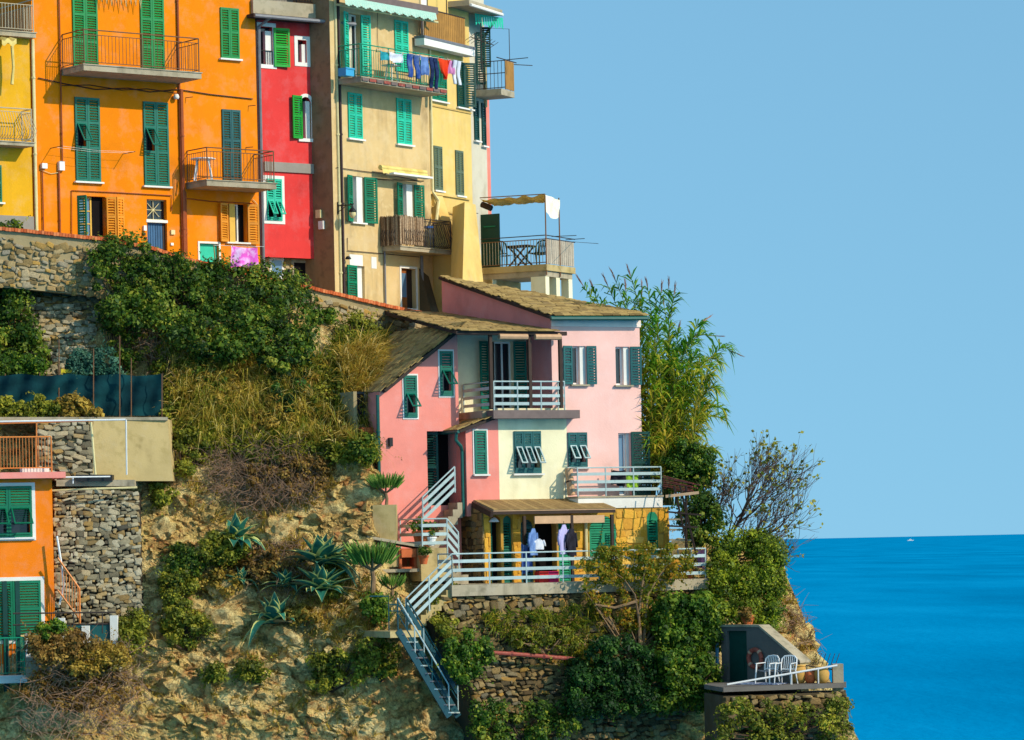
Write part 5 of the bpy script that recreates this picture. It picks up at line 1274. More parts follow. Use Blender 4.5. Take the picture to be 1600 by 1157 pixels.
    return dict(WB=WB, WE=WE, WF=WF, e0=e0, e1=e1, zE0=zE0, zE1=zE1, zb=zb)
M['frieze'] = plaster('pale_rose_frieze', (246, 222, 206), 0.15)
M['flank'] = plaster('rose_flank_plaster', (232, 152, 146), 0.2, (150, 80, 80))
M['clad_y'] = varied('honey_boards', [(0, (142, 112, 70)), (0.5, (166, 134, 84)), (1, (130, 102, 64))], nscale=6)
G = pink_house(); refresh()
# yellow veneer of irregular flat stones on the ground storey
def veneer():
    f = PK; WE = G['WE']; holes = []
    def patch(xa, xb, ya, yb, mat, seed, rows, wid):
        a, b, z0, z1 = f.rect(xa, ya, xb, yb, WE); P = lambda x, z: f.wor((x, -WE - .008, z)); stone_patch(f.root, P(a, z0), P(b, z0), P(b, z1), P(a, z1), rows, wid, mat, .035, seed=seed, maxn=120, gap=1.0, rough=.25)
    patch(963, 1010, 797, 925, 'stone_y', 3, 9, (.2, .5)); patch(1029, 1045, 797, 925, 'stone_y', 4, 9, (.15, .35)); patch(1011, 1028, 868, 925, 'stone_y', 5, 4, (.15, .35)); patch(757, 766, 797, 925, 'stone_y', 6, 9, (.1, .2)); patch(802, 813, 800, 925, 'stone_y', 7, 9, (.1, .2)); patch(894, 920, 800, 925, 'stone_y', 8, 9, (.15, .4))
    # shaded left return of rough stone
    x = G['e0'] - .01; P = lambda y, z: f.wor((x, y, z)); z0, z1 = G['zE0'], G['zE1'] + .1
    a = P(.6, z0); stone_patch(f.root, P(.6, z0), P(-WE, z0), P(-WE, z1), P(.6, z1), 14, (.15, .4), 'stone_d', .05, seed=9, maxn=90, gap=1.0, rough=.4)
veneer()
# ------------------------------------------------------------------ annexe beside the pink gable
def annexe():
    f = PK; w = -.75; u0 = f.hit(553, 660, w)[0]; u1 = -.02; z0 = f.hit(570, 770, w)[1]; z1 = f.hit(570, 612, w)[1]; r = f.rect(558, 612, 590, 664, w)
    facade(f, 'annexe_wall', 'mortar_l', u0, u1, z0, z1, [r], w=w, depth=1.2, side=True)
    window(f, r, w, frame='pipe_grey', cols=2); b = f.rect(566, 668, 592, 684, w + .3)
    m = MB().box(b[0], b[1], -w - .3, -w, b[2], b[3]).build('window_box', 'terracotta', f.root)
    for k in range(4): MB().box(b[0] + (b[1] - b[0]) * (k + .06) / 4, b[0] + (b[1] - b[0]) * (k + .94) / 4, -w - .32, -w - .3, b[2] + .03, b[3] - .03).build('brick', 'terracotta', m)
    stone_patch(f.root, f.wor((b[0] - .6, -w - .12, z0)), f.wor((b[1] + .1, -w - .12, z0)), f.wor((b[1] + .1, -w - .12, b[2])), f.wor((b[0] - .6, -w - .12, b[2])), 9, (.12, .3), 'stone', .14, seed=77, maxn=60)
annexe()
# ------------------------------------------------------------------ terrace of the pink house
WT = G['WF'] + 1.35
TZ = PK.hit(850, 911, WT)[1]
def terrace():
    f = PK; u0 = f.hit(706, 911, WT)[0]; u1 = f.hit(1107, 911, WT)[0]; P = f.wor((u0, -WT, TZ))
    t = empty('terrace', f.wor((u0, -WT, TZ - .3)), f.a); tag(t, 'concrete terrace slab in front of the arched doors', 'terrace')
    L = lambda x, y, z: (x - u0, y + WT, z - (TZ - .3))
    m = MB(); m.box(0, u1 - u0, 0, WT + .4, 0, .3); m.build('slab', 'concrete', t)
    r = board_rail(t, [L(u0 + .04, -WT + .06, TZ), L(u1 - .05, -WT + .06, TZ), L(u1 - .05, -WT + 1.6, TZ)], 'rail_w', .84, (.64, .40, .16), .088, npost=[7, 2], drop=.28, post_mat='rail_w')
    r2 = board_rail(t, [L(u0 + .04, -WT + .06, TZ), L(u0 + .04, -WT + .9, TZ)], 'rail_w', .84, (.64, .40, .16), .10)
    return u0, u1
TU0, TU1 = terrace(); refresh()
def retaining():
    f = PK; w = WT - .12; zb = f.hit(900, 1180, w)[1]; zt = TZ - .301
    u0 = f.hit(742, 1000, w)[0]; u1 = TU1 - .1
    o = empty('retaining_wall', f.wor((u0, -w, zb)), f.a); tag(o, 'rough dark stone retaining wall under the terrace', 'wall', kind='thing'); refresh()
    L = lambda x, y, z: Vector((x - u0, y + w, z - zb)); W = lambda x, y, z: f.wor((x, y, z))
    m = MB(); m.prism([L(u0 - 1.0, -w + .1, zt), L(u1, -w + .1, zt), L(u1, -w - .35, zb), L(u0 + .3, -w - .35, zb)], (0, 3.2, 0)); m.build('wall_core', 'mortar', o)
    stone_patch(o, W(u0 + .3, -w - .38, zb), W(u1, -w - .38, zb), W(u1, -w + .07, zt - .02), W(u0 - 1.0, -w + .07, zt - .02), 36, (.10, .34), 'stone_d', .18, seed=41, maxn=300, gap=1.0, hvar=.5)
retaining()
# lower pink pipe along the wall
m = MB(); pts = [PK.pt(x, y, WT + .45) for x, y in ((765, 1020), (800, 1022), (850, 1026), (898, 1030))]; o = empty('drain_pipe', pts[0]); m.tube([p - pts[0] for p in pts], .055, 8); m.build('tube', 'rust', o); MB().tube([Vector((-.1, -.02, -.15)), Vector((0, 0, 0))], .06, 8).build('elbow', 'rust', o)
for k in (1, 2): MB().tube([pts[k] - pts[0] + Vector((-.04, 0, 0)), pts[k] - pts[0] + Vector((.04, 0, 0))], .075, 8).build('collar', 'rust', o)
tag(o, 'faded pink drain pipe along the foot of the retaining wall', 'pipe')

# ------------------------------------------------------------------ outside stairs
def flight(root, a, b, width, n, mat, side):
    """solid steps from a (top) to b (bottom); width along side vector"""
    a = Vector(a); b = Vector(b); side = Vector(side).normalized() * width
    for i in range(n):
        p = a.lerp(b, i / n); q = a.lerp(b, (i + 1) / n); h = (a.z - b.z) / n
        p0 = Vector((p.x, p.y, p.z - h)); q0 = Vector((q.x, q.y, p.z - h))
        MB().prism([p0 + Vector((0, 0, h * .02)), q0 + Vector((0, 0, h * .02)), q0 - Vector((0, 0, h * 2.2)), p0 - Vector((0, 0, h * 2.2))], side).build('step', mat, root)
def stairs():
    f = PK
    # upper flight: from the entrance down to the left landing
    o = empty('upper_stairs', f.pt(665, 860, .9), f.a); tag(o, 'flight of pink house steps with pale board railing to the entrance', 'stairs')
    base = f.loc(f.pt(665, 860, .9)); L = lambda v: Vector(v) - base
    top = f.lp(722, 775, .62); bot = f.lp(664, 862, .62); top.y = bot.y = -.62
    flight(o, L(top), L(bot), .60, 8, 'concrete', (0, 1, 0))
    wr = .66; ra = f.lp(661, 818, wr); rb = f.lp(711, 770, wr)
    board_rail(o, [L(ra), L(rb)], 'rail_w', .72, (.55, .33, .11), .088, npost=[1])
    # landing and its railing
    o2 = empty('stair_landing', f.pt(630, 880, 1.0), f.a); tag(o2, 'small landing with flower pots and white board railing', 'landing')
    base2 = f.loc(f.pt(630, 880, 1.0)); L2 = lambda v: Vector(v) - base2
    wl = 1.55; a = f.lp(660, 857, wl); b = f.lp(699, 857, wl); zL = a.z
    bx = L2((a.x, -wl, zL)); bx1 = L2((b.x, -wl, zL)); MB().box(bx.x - .05, bx1.x, bx.y, L2((0, -.02, 0)).y, bx.z - .9, bx.z).build('slab', 'tanwall', o2)
    c = f.lp(718, 878, wl + .0); dpt = Vector((a.x, -.15, zL))
    board_rail(o2, [L2(dpt), L2((a.x, -wl, zL)), L2((b.x, -wl, zL)), L2((b.x + .35, -wl + .02, zL - .38))], 'rail_w', .80, (.62, .38, .14), .088, npost=[1, 1, 1], drop=.25)
    flight(o2, L2((b.x, -wl + .1, zL)), L2((b.x + .9, -wl + .1, TZ)), .9, 4, 'concrete', (0, 1, 0))
    # main lower flight from the terrace to the left
    o3 = empty('terrace_stairs', f.pt(636, 985, WT), f.a); tag(o3, 'outer steps with white board railing going down from the terrace', 'stairs')
    b3 = f.loc(f.pt(636, 985, WT)); L3 = lambda v: Vector(v) - b3
    top = Vector((TU0 + .04, -WT + .06, TZ)); lo = f.lp(635, 985, WT - .06); lo.y = -WT + .06
    board_rail(o3, [L3(top), L3(lo)], 'rail_w', .84, (.64, .40, .16), .092, npost=[2], drop=.1)
    flight(o3, L3(top + Vector((0, .05, 0))), L3(lo + Vector((0, .05, 0))), .85, 9, 'tanwall', (0, 1, 0))
    # steel ladder stair going down to the right
    o4 = empty('steel_stairs', f.pt(636, 985, WT + .9), f.a); tag(o4, 'steep dark teal steel stair with open treads below the landing', 'stairs')
    b4 = f.loc(f.pt(636, 985, WT + .9)); L4 = lambda v: Vector(v) - b4
    A = f.lp(636, 985, WT + .15); B = f.lp(716, 1120, WT + .15); A2 = f.lp(622, 985, WT + .9); B2 = f.lp(702, 1120, WT + .9)
    for p, q in ((A, B), (A2, B2)):
        MB().beam(L4(p), L4(q), .05, .18).build('stringer', 'rail_teal', o4)
        MB().tube([L4(p) + Vector((0, 0, .85)), L4(q) + Vector((0, 0, .85))], .022, 6).build('rail', 'rail_w' if p is A2 else 'rail_teal', o4)
        MB().tube([L4(p) + Vector((0, 0, .42)), L4(q) + Vector((0, 0, .42))], .016, 6).build('rail', 'rail_teal', o4)
        for k in range(4): c = p.lerp(q, k / 3); MB().tube([L4(c), L4(c) + Vector((0, 0, .85))], .018, 6).build('post', 'rail_w' if k % 2 else 'rail_teal', o4)
    MB().beam(L4(A) + Vector((0, 0, .64)), L4(B) + Vector((0, 0, .64)), .02, .12).build('board', 'rail_teal', o4)
    for k in range(11):
        p = A.lerp(B, (k + .5) / 11); q = A2.lerp(B2, (k + .5) / 11); MB().beam(L4(p), L4(q), .22, .035).build('tread', 'rail_w' if k % 3 == 1 else 'pipe_grey', o4)
    # landing between, with thin railing
    o5 = empty('rock_landing', f.pt(610, 985, WT), f.a); tag(o5, 'stone landing in the rock with thin blue pipe railing', 'landing')
    b5 = f.loc(f.pt(610, 985, WT)); L5 = lambda v: Vector(v) - b5; p = f.lp(592, 982, WT + .2); q = f.lp(640, 984, WT + .2)
    MB().box(L5(p).x, L5(q).x, L5((0, -WT - .9, 0)).y, L5((0, -WT + .9, 0)).y, -.18, -.01).build('slab', 'tanwall', o5)
    pts = [f.lp(578, 932, WT + .3), f.lp(607, 932, WT + .3), f.lp(607, 945, WT + .3), f.lp(622, 945, WT + .3), f.lp(640, 972, WT + .5)]
    MB().tube([L5(v) for v in pts], .016, 6).build('rail', 'rail_teal', o5); 
    for px in (607, 636): a = f.lp(px, 945, WT + .3); MB().tube([L5(a), L5(a) - Vector((0, 0, .7))], .016, 6).build('post', 'rail_teal', o5)
    a = f.lp(607, 955, WT + .3); b = f.lp(640, 955, WT + .3); MB().tube([L5(a), L5(b)], .012, 6).build('rail', 'rail_teal', o5)
stairs()
# brick oven with sloping stone roof, and small walls left of the stairs
def oven():
    f = PK; w = 1.3; P = f.pt(640, 886, w); o = empty('brick_oven', P, f.a - R(8)); tag(o, 'small terracotta brick oven in a sloping stone shelter', 'oven')
    m = MB(); m.box(-1.1, -.28, .12, .9, 0, .55); m.build('side_wall', 'tanwall', o)
    MB().prism([(-1.2, -.05, .80), (.42, -.05, .50), (.42, -.05, .57), (-1.2, -.05, .88)], (0, 1.1, 0)).build('stone_roof', 'concrete', o)
    b = MB(); b.box(-.27, .25, .05, .7, .44, .5); b.box(-.27, -.2, .05, .7, 0, .44); b.box(.16, .25, .05, .7, 0, .44); b.box(-.2, .16, .66, .7, 0, .44); b.box(-.27, .25, .0, .7, -.05, 0); b.build('oven_body', 'terracotta', o)
    MB().box(-.22, .2, .0, .06, .26, .48).build('lintel', 'terracotta', o); MB().box(.27, .42, .05, .8, -.05, .5).build('pier', 'tanwall', o)
    MB().box(-1.3, .8, -.12, .9, -.14, -.051).build('ledge', 'concrete', o)
    P = f.pt(600, 832, 1.0); o2 = MB().prism([P + Vector((-.3, 0, .75)), P + Vector((.35, 0, .75)), P + Vector((.35, 0, -.3)), P + Vector((-.3, 0, -.5))], (0, .8, 0)).build('garden_wall', 'tanwall'); tag(o2, 'mossy concrete stub wall beside the oven', 'wall', kind='thing')
oven()
def pot(px, py, f, w, s, label, mat='terracotta', plant=None):
    P = f.pt(px, py, w); o = empty('flower_pot', P); tag(o, label, 'flower pot', 'terracotta flower pots')
    MB().lathe([(0, 0), (.10 * s, 0), (.15 * s, .22 * s), (.17 * s, .22 * s), (.17 * s, .27 * s), (.14 * s, .27 * s), (.13 * s, .2 * s), (0, .2 * s)], n=14).build('pot', mat, o, smooth=False)
    return o, P
# ------------------------------------------------------------------ upper deck behind the pink roof
TD = Frame('deck_terrace', 853, 413, 111.6, 62, 'roof deck with canvas canopy on square pillars above the pink roof', 'deck')
def deck():
    f = TD; g = f.root; Lx = f.hit(897, 421)[0]; Ly = 3.0
    # left end (px 752) on plane x = 0
    r_ = ray(752, 413); d = Vector((f.c * r_.x + f.s * r_.y, -f.s * r_.x + f.c * r_.y, r_.z)); Ly = (f.cam + d * (-f.cam.x / d.x)).y
    MB().box(-.05, Lx, -.05, Ly + .5, -.2, 0).build('slab', 'tanwall', g)
    MB().box(-.0, Lx - .1, .02, Ly + .5, -.38, -.201).build('beam', 'concrete', g)
    for x, y in ((.0, .0), (.75, .0), (Lx - .35, .0), (0, 1.9)): MB().box(x, x + .26, y + .03, y + (.55 if y == 0 and x == 0 else .3), -2.2, -.381).build('pillar', 'cream', g)
    MB().box(.0, Lx, 1.95, Ly + .5, -2.2, -.382).build('cellar_wall', 'tanwall', g)
    # railing on the left side: rail + bars ; bamboo panel on the front
    for q in (.92, .80, .06): MB().tube([(0, 0, q), (0, Ly, q)], .016, 5).build('rail', 'rail_dark' if q > .9 else 'rail_brown', g)
    bm = bar_mesh(.74, .011, 'rail_pale'); n = 22
    for k in range(1, n): link('baluster', bm, g, (0, Ly * k / n, .06))
    N = 14
    for k in range(N): MB().box(Lx * (k + .08) / N, Lx * (k + .92) / N, -.012, .012, .03, .80).build('panel_board', 'wood_p2', g)
    for q in (.92, .82): MB().tube([(0, 0, q), (Lx + .1, 0, q)], .016, 5).build('rail', 'rail_dark', g)
    MB().tube([(.4, -.02, .9), (.4, -.9, .88)], .012, 5).build('line_rod', 'rail_dark', g); MB().tube([(Lx * .7, -.02, .86), (Lx * .7, -.7, .86)], .012, 5).build('line_rod', 'rail_dark', g)
    # poles
    H = 2.22
    for x in (0, .95): MB().tube([(x, -.02, -.35), (x, -.02, H - .05)], .022, 6).build('pole', 'rail_brown', g)
    MB().tube([(0, -.02, H), (0, Ly, H + .03)], .016, 6).build('canopy_rod', 'rail_brown', g); MB().tube([(.95, -.02, H - .12), (.95, Ly, H)], .016, 6).build('canopy_rod', 'rail_brown', g)
    m = MB(); NX, NY = 8, 26; V = []
    for i in range(NX + 1):
        for j in range(NY + 1):
            x = -.03 + 1.0 * i / NX; y = Ly * j / NY; V.append((x, y, H - .02 - .12 * i / NX - .10 * abs(math.sin(math.pi * 3 * j / NY)) * math.sin(math.pi * (i + .8) / (NX + 1)) ** 1 + .03 * math.sin(i * 2 + j)))
    m.add(V, [(i * (NY + 1) + j, i * (NY + 1) + j + 1, (i + 1) * (NY + 1) + j + 1, (i + 1) * (NY + 1) + j) for i in range(NX) for j in range(NY)]); m.build('canopy', 'awn_cream', g, smooth=True, fix=False)
    m = MB(); V = []
    for i in range(9):
        for j in range(7): V.append((.02 + .93 * i / 8, -.03 + .03 * math.sin(i * 1.3 + j * .6), H - .02 - .1 * i / 8 - .55 * j / 6 - (.12 * math.sin(math.pi * i / 8) if j == 6 else 0)))
    m.add(V, [(i * 7 + j, i * 7 + j + 1, (i + 1) * 7 + j + 1, (i + 1) * 7 + j) for i in range(8) for j in range(6)]); m.build('hanging_flap', 'awn_white', g, smooth=True, fix=False)
    # tall green shutter door and canvas roll at the house end
    MB().box(.1, .16, Ly - .62, Ly + .05, .0, 1.72).build('door_leaf', 'dgreen', g); MB().box(.06, .1, Ly - .5, Ly - .08, 1.3, 1.34).build('door_rail', 'mgreen', g)
    MB().tube([(.3, Ly + .1, H - .15), (.3, Ly - .25, H - .3)], .1, 7).build('canvas_roll', 'wood_d', g)
M['wood_p2'] = paint('bleached_boards', (176, 160, 138), .7, .15)
deck()
# buttress of the pale yellow house beside the deck
def deck_buttress():
    f = WH; g = YR.root; A = at(727, 315, 110.3); m = MB()
    T = [at(726, 316, 110.0), at(743, 320, 110.7), at(758, 470, 109.9), at(722, 470, 108.2)]
    m = MB(); m.prism(T, (-.4, 1.6, 0)); o = m.build('buttress', 'yellow_r'); o['label'] = 'sloping pale yellow buttress wall between pale yellow house and deck'; o['category'] = 'buttress'
deck_buttress()
# ------------------------------------------------------------------ small orange house, lower left
LO = Frame('low_orange_house', 88, 1080, 94.6, 18, 'low orange house at lower left with green flap shutters', 'house')
def low_orange():
    f = LO; g = f.root; u0 = f.hit(-140, 900)[0]; zt = f.hit(40, 748)[1]; zb = f.hit(40, 1180)[1]
    r1 = f.rect(-24, 760, 50, 840); r2 = f.rect(-24, 908, 64, 1000)
    h1 = (r1[0] + .1, r1[1] - .05, r1[2] + .08, r1[2] + (r1[3] - r1[2]) * .62)
    facade(f, 'wall', 'orange_low', u0, 0, zb, zt, [h1], depth=1.8)
    closed_pair(f, r1, 'mgreen', {0: (.06, .60, 50), 1: (.06, .60, 50)}); trim_frame(f, r1, .09, 'whitetrim')
    MB().box(r1[0], r1[1], .2, .21, r1[2], r1[3]).build('pane', 'glass', g)
    closed_pair(f, r2, 'mgreen', n=2, sill=False); trim_frame(f, r2, .1, 'whitetrim')
    MB().box(u0, .30, -.40, 1.8, zt - .005, zt + .16).build('cornice', 'salmon', g)
    for px in (8, 28): p = f.lp(px, 1000, .3); MB().box(p.x - .06, p.x + .06, -.4, -.28, zb, f.hit(px, 908)[1]).build('post', 'dgreen', g)
    z = f.hit(20, 1056, .9)[1]; b = balcony(f, u0, f.hit(42, 1040, .9)[0], z, 0, .9, .2, 1.0, 'rail_green', 'whitetrim', pitch=.1, left=False)
    p = f.lp(42, 1040, .9); MB().box(p.x - .02, p.x + .1, -.95, -.83, z, z + 1.1).build('white_pier', 'whitetrim', g)
    # roof-terrace railing
    zr = zt + .16; a = f.hit(-120, 700, .1)[0]; c = f.hit(80, 700, .1)[0]
    rl = MB().tube([(a, -.1, zr + .95), (c, -.1, zr + .95)], .02, 6).build('railing', 'rail_orange', g)
    MB().tube([(a, -.1, zr + .12), (c, -.1, zr + .12)], .014, 6).build('rail', 'rail_orange', rl)
    bm = bar_mesh(.83, .009, 'rail_orange')
    for k in range(1, 40): link('baluster', bm, rl, (a + (c - a) * k / 40, -.1, zr + .12))
    for x in (c, (a + c) / 2): MB().tube([(x, -.1, zr), (x, -.1, zr + .95)], .022, 6).build('post', 'rail_orange', rl)
    # roof items: bench-like white box
    r = f.rect(36, 727, 78, 736, .0); MB().box(r[0], r[1], .1, .5, zr, zr + .14).build('parapet', 'whitetrim', g)
low_orange()
# pergola of thin pipes above it
def pergola_pipes():
    o = empty('pipe_pergola', at(60, 735, 94.9)); tag(o, 'pergola of thin white and orange pipes against the concrete wall', 'pergola'); b = o.location
    def t(pts, r, mat, nm): MB().tube([at(*p) - b for p in pts], r, 6).build(nm, mat, o)
    t([(-60, 660, 94.6), (196, 656, 95.0)], .025, 'white', 'bar'); t([(-60, 664, 95.2), (146, 658, 95.3)], .02, 'rail_orange', 'bar')
    t([(57, 657, 94.8), (57, 735, 94.8)], .02, 'rail_orange', 'post'); t([(142, 660, 95.3), (149, 742, 95.3)], .035, 'pipe_cream', 'post'); t([(197, 656, 95.0), (198, 742, 95.2)], .022, 'white', 'post')
    t([(88, 746, 94.4), (172, 745, 95.0)], .02, 'white', 'bar'); t([(114, 746, 94.7), (114, 756, 94.7)], .018, 'white', 'post'); t([(60, 768, 95.0), (150, 764, 95.1), (214, 762, 95.6)], .03, 'pipe_cream', 'hose')
pergola_pipes()
# concrete retaining wall with stone left part, ledge and net above
def left_walls():
    o = empty('concrete_wall', at(200, 760, 96.2)); tag(o, 'tan concrete retaining wall with cracks above the dry-stone wall', 'wall', kind='thing'); b = o.location; refresh()
    MB().prism([at(145, 655, 96.4) - b, at(262, 655, 97.0) - b, at(270, 752, 96.6) - b, at(145, 752, 96.0) - b], (0, 1.4, 0)).build('face', 'tanwall', o)
    MB().prism([at(58, 655, 96.2) - b, at(145, 655, 96.55) - b, at(145, 752, 96.15) - b, at(58, 752, 95.8) - b], (0, 1.4, 0)).build('core', 'mortar_l', o)
    MB().prism([at(-60, 652, 95.6) - b, at(262, 652, 96.9) - b, at(262, 657, 96.9) - b, at(-60, 657, 95.6) - b], (-.3, 3.2, 0)).build('cap', 'concrete', o)
    stone_patch(o, at(58, 752, 95.7), at(146, 752, 96.05), at(146, 658, 96.45), at(58, 658, 96.1), 13, (.12, .38), 'stone_g', .1, seed=51, maxn=150)
    MB().prism([at(88, 760, 95.4) - b, at(210, 760, 96.0) - b, at(210, 750, 96.0) - b, at(88, 750, 95.4) - b], (0, .8, 0)).build('ledge', 'concrete', o)
    P = [at(118, 742, 95.3) - b, at(175, 742, 95.6) - b, at(175, 752, 95.6) - b, at(118, 752, 95.3) - b]; MB().prism(P, (0, .5, 0)).build('trough', 'black', o)
    d = empty('dry_stone_wall', at(150, 965, 94.8)); tag(d, 'tall dry-stone wall of mixed round stones beside the low orange house', 'wall', kind='thing'); refresh(); b2 = d.location
    MB().prism([at(84, 765, 95.5) - b2, at(214, 770, 96.0) - b2, at(224, 965, 95.1) - b2, at(84, 985, 94.6) - b2], (0, 1.6, 0)).build('core', 'mortar_d', d)
    stone_patch(d, at(84, 985, 94.55), at(224, 965, 95.05), at(216, 770, 95.95), at(84, 765, 95.45), 36, (.07, .26), 'stone_g', .11, seed=61, maxn=300, gap=1.0, hvar=.45)
M['mortar_d'] = plaster('dark_joints', (58, 50, 38), .5, (40, 34, 26))  # dark brown core visible in the joints between the stones
left_walls()
def net():
    o = empty('shade_net', at(120, 650, 98.0)); tag(o, 'dark green shade netting strung along the planted ledge', 'netting'); b = o.location
    m = MB(); N, K = 60, 8; V = []
    for i in range(N + 1):
        px = -40 + 295 * i / N
        for j in range(K + 1):
            sag = 6 * abs(math.sin(i * math.pi / 15)) * (1 - j / K) ; py = 588 - 4 + (66 if px > 150 else 60) * j / K + sag * .6
            P = at(px, py, 97.6 + .3 * i / N * 2); P.y += .06 * math.sin(i * .9 + j * .4) + .05 * math.sin(j * 1.7 + i * .3); V.append(P - b)
    m.add(V, [(i * (K + 1) + j, i * (K + 1) + j + 1, (i + 1) * (K + 1) + j + 1, (i + 1) * (K + 1) + j) for i in range(N) for j in range(K)])
    m.build('net', 'net', o, smooth=True, fix=False)
    for px, y0 in ((8, 584), (62, 582), (92, 530), (146, 545), (187, 525), (205, 560), (253, 584)): MB().tube([at(px, y0, 97.9) - b, at(px, 655, 97.9) - b], .016, 5).build('stake', 'rail_brown', o)
net()
# white posts, rail and glass panel, orange stair rail
def low_terrace():
    o = empty('low_terrace', at(140, 1030, 93.6)); tag(o, 'small terrace with white piers and dark railing below the dry-stone wall', 'terrace'); b = o.location
    def pier(px, y0, y1, Y, w=.16): P0 = at(px, y1, Y) - b; P1 = at(px, y0, Y) - b; MB().box(P0.x - w / 2, P0.x + w / 2, P0.y - w / 2, P0.y + w / 2, P0.z, P1.z).build('pier', 'whitetrim', o)
    pier(98, 966, 1030, 93.4); pier(180, 962, 1050, 93.8, .2); pier(135, 978, 1030, 93.6, .2)
    for y in (957, 975): MB().tube([at(20, y + 2, 93.2) - b, at(181, y, 93.8) - b], .022, 6).build('rail', 'rail_dark', o)
    for px in (80, 115, 160): MB().tube([at(px, 957, 93.5) - b, at(px, 990, 93.5) - b], .018, 6).build('post', 'rail_dark', o)
    MB().prism([at(101, 976, 93.5) - b, at(176, 975, 93.8) - b, at(176, 1010, 93.8) - b, at(101, 1012, 93.5) - b], (0, .03, 0)).build('green_panel', 'dteal', o)
    MB().prism([at(40, 1028, 93.0) - b, at(186, 1022, 93.6) - b, at(186, 1060, 93.6) - b, at(40, 1060, 93.0) - b], (0, 2.2, 0)).build('slab', 'concrete', o)
    s = empty('orange_stair_rail', at(108, 985, 94.2)); tag(s, 'rusty orange stair railing leaning against the dry-stone wall', 'railing'); b = s.location
    def t(pts, r, mat, nm): MB().tube([at(*p) - b for p in pts], r, 6).build(nm, mat, s)
    t([(90, 872, 94.2), (124, 920, 94.3), (125, 985, 94.3)], .03, 'rail_orange', 'rail'); t([(90, 922, 94.2), (123, 966, 94.3)], .025, 'rail_orange', 'rail')
    for k in range(7): t([(95 + 4.4 * k, 880 + 6 * k, 94.25), (95 + 4.4 * k, 928 + 6 * k, 94.25)], .010, 'rail_orange', 'baluster')
    p = empty('white_drainpipe', at(93, 945, 94.3)); tag(p, 'bent white drainpipe beside the orange wall corner', 'pipe'); MB().tube([at(*q) - p.location for q in ((89, 838, 94.3), (95, 875, 94.3), (100, 915, 94.3), (93, 945, 94.3))], .03, 6).build('tube', 'white', p)
low_terrace()
# ------------------------------------------------------------------ hut terrace, lower right
HT = Frame('hut', 1128, 1056, 97.3, -48, 'dark concrete hut end with green door and sloping top', 'hut')
def hut():
    f = HT; g = f.root; u1 = f.hit(1250, 1030)[0]; ua = f.hit(1187, 980)[0]; zt = f.hit(1150, 980)[1]; zr = f.hit(1247, 1036)[1]; zb = f.hit(1180, 1066)[1] - .3
    D = f.rect(1136, 986, 1167, 1058); D = (D[0], D[1], zb + .3, D[3])
    facade(f, 'wall', 'hutwall', 0, u1, zb, [(0, zt), (ua, zt), (u1, zr)], [D], depth=.32, sides_mat='tanwall')
    d = MB().box(D[0], D[1], .1, .15, D[2], D[3]).build('door', 'dgreen', g); MB().box(D[0] + .2, D[1] - .2, .085, .1, D[2] + .3, D[2] + .7).build('door_panel', 'dgreen', d)
    c = MB(); c.prism([(-.05, -.05, zt), (ua, -.05, zt), (ua, -.05, zt + .06), (-.05, -.05, zt + .06)], (0, .42, 0)); c.prism([(ua + .002, -.05, zt), (u1 + .05, -.05, zr), (u1 + .05, -.05, zr + .06), (ua + .002, -.05, zt + .06)], (0, .42, 0)); c.build('coping', 'concrete', g)
    pipe(g, [(-.12, -.05, zb), (-.12, -.05, zt - .05)], .05, 'pipe_blue'); MB().box(-.9, -.2, -.1, .5, zb, zb + .62).build('kerb_block', 'concrete', g)
    return f.wor((0, 0, zb + .3)).z
M['hutwall'] = plaster('dark_grey_render', (112, 104, 96), .5, (50, 46, 42)); M['pipe_blue'] = paint('blue_pipe', (70, 130, 160), .5, .1)
HZ = hut()
def hut_terrace():
    a, b_, c, d = at(1118, 1075, 97.2), at(1322, 1068, 93.2), at(1322, 1068, 93.2), at(1100, 1090, 94.5)
    # floor outline (x, y) at height HZ
    def fl(px, Y): p = ray(px, 1060); return Vector((p.x * Y, Y, HZ))
    P = [fl(1120, 97.6), fl(1252, 94.9), fl(1322, 95.3), fl(1322, 94.4), fl(1130, 93.2), fl(1100, 95.5)]
    o = empty('hut_terrace', fl(1220, 93.9) - Vector((0, 0, .25))); tag(o, 'little sea terrace below the hut with white pipe railing', 'terrace'); b = o.location
    m = MB(); m.prism([p - b for p in P], (0, 0, -.12)); m.build('slab', 'hutwall', o); refresh()
    q = Vector((0, 0, -2.6))
    for i, (A, B) in enumerate(((P[4], P[3]),)): stone_patch(o, A + q, B + q, B - Vector((0, 0, .24)), A - Vector((0, 0, .24)), 15, (.15, .4), 'stone_d', .2, seed=91, maxn=120)
    MB().prism([p - b + Vector((0, .15, -.23)) for p in (P[4], P[3], P[2], P[5])], (0, 0, -2.4)).build('base', 'mortar', o)
    t0, t1 = at(1136, 1070, 93.6), at(1308, 1040, 94.6); MB().tube([t0 - b, t1 - b], .028, 7).build('rail', 'plastic_w', o)
    for px, py in ((1236, 1053), (1278, 1045)): k = (px - 1136) / 172; p = t0.lerp(t1, k); MB().tube([p - b, Vector((p.x, p.y, HZ)) - b], .02, 6).build('post', 'plastic_w', o)
    p = at(1310, 1060, 94.7); MB().box(p.x - b.x - .14, p.x - b.x + .14, -.9 + p.y - b.y + .9, p.y - b.y + .35, HZ - b.z - .3, at(1310, 1038, 94.7).z - b.z).build('pier', 'concrete', o)
    for k in range(6): a = at(1270 + 7 * k, 1040, 95.2); MB().tube([a - b, a - b + Vector((.12, 0, .32))], .01, 5).build('wire', 'rail_dark', o)
    MB().tube([at(1245, 1038, 95.3) - b, at(1312, 1048, 95.0) - b], .02, 5).build('wire', 'rail_dark', o)
hut_terrace()
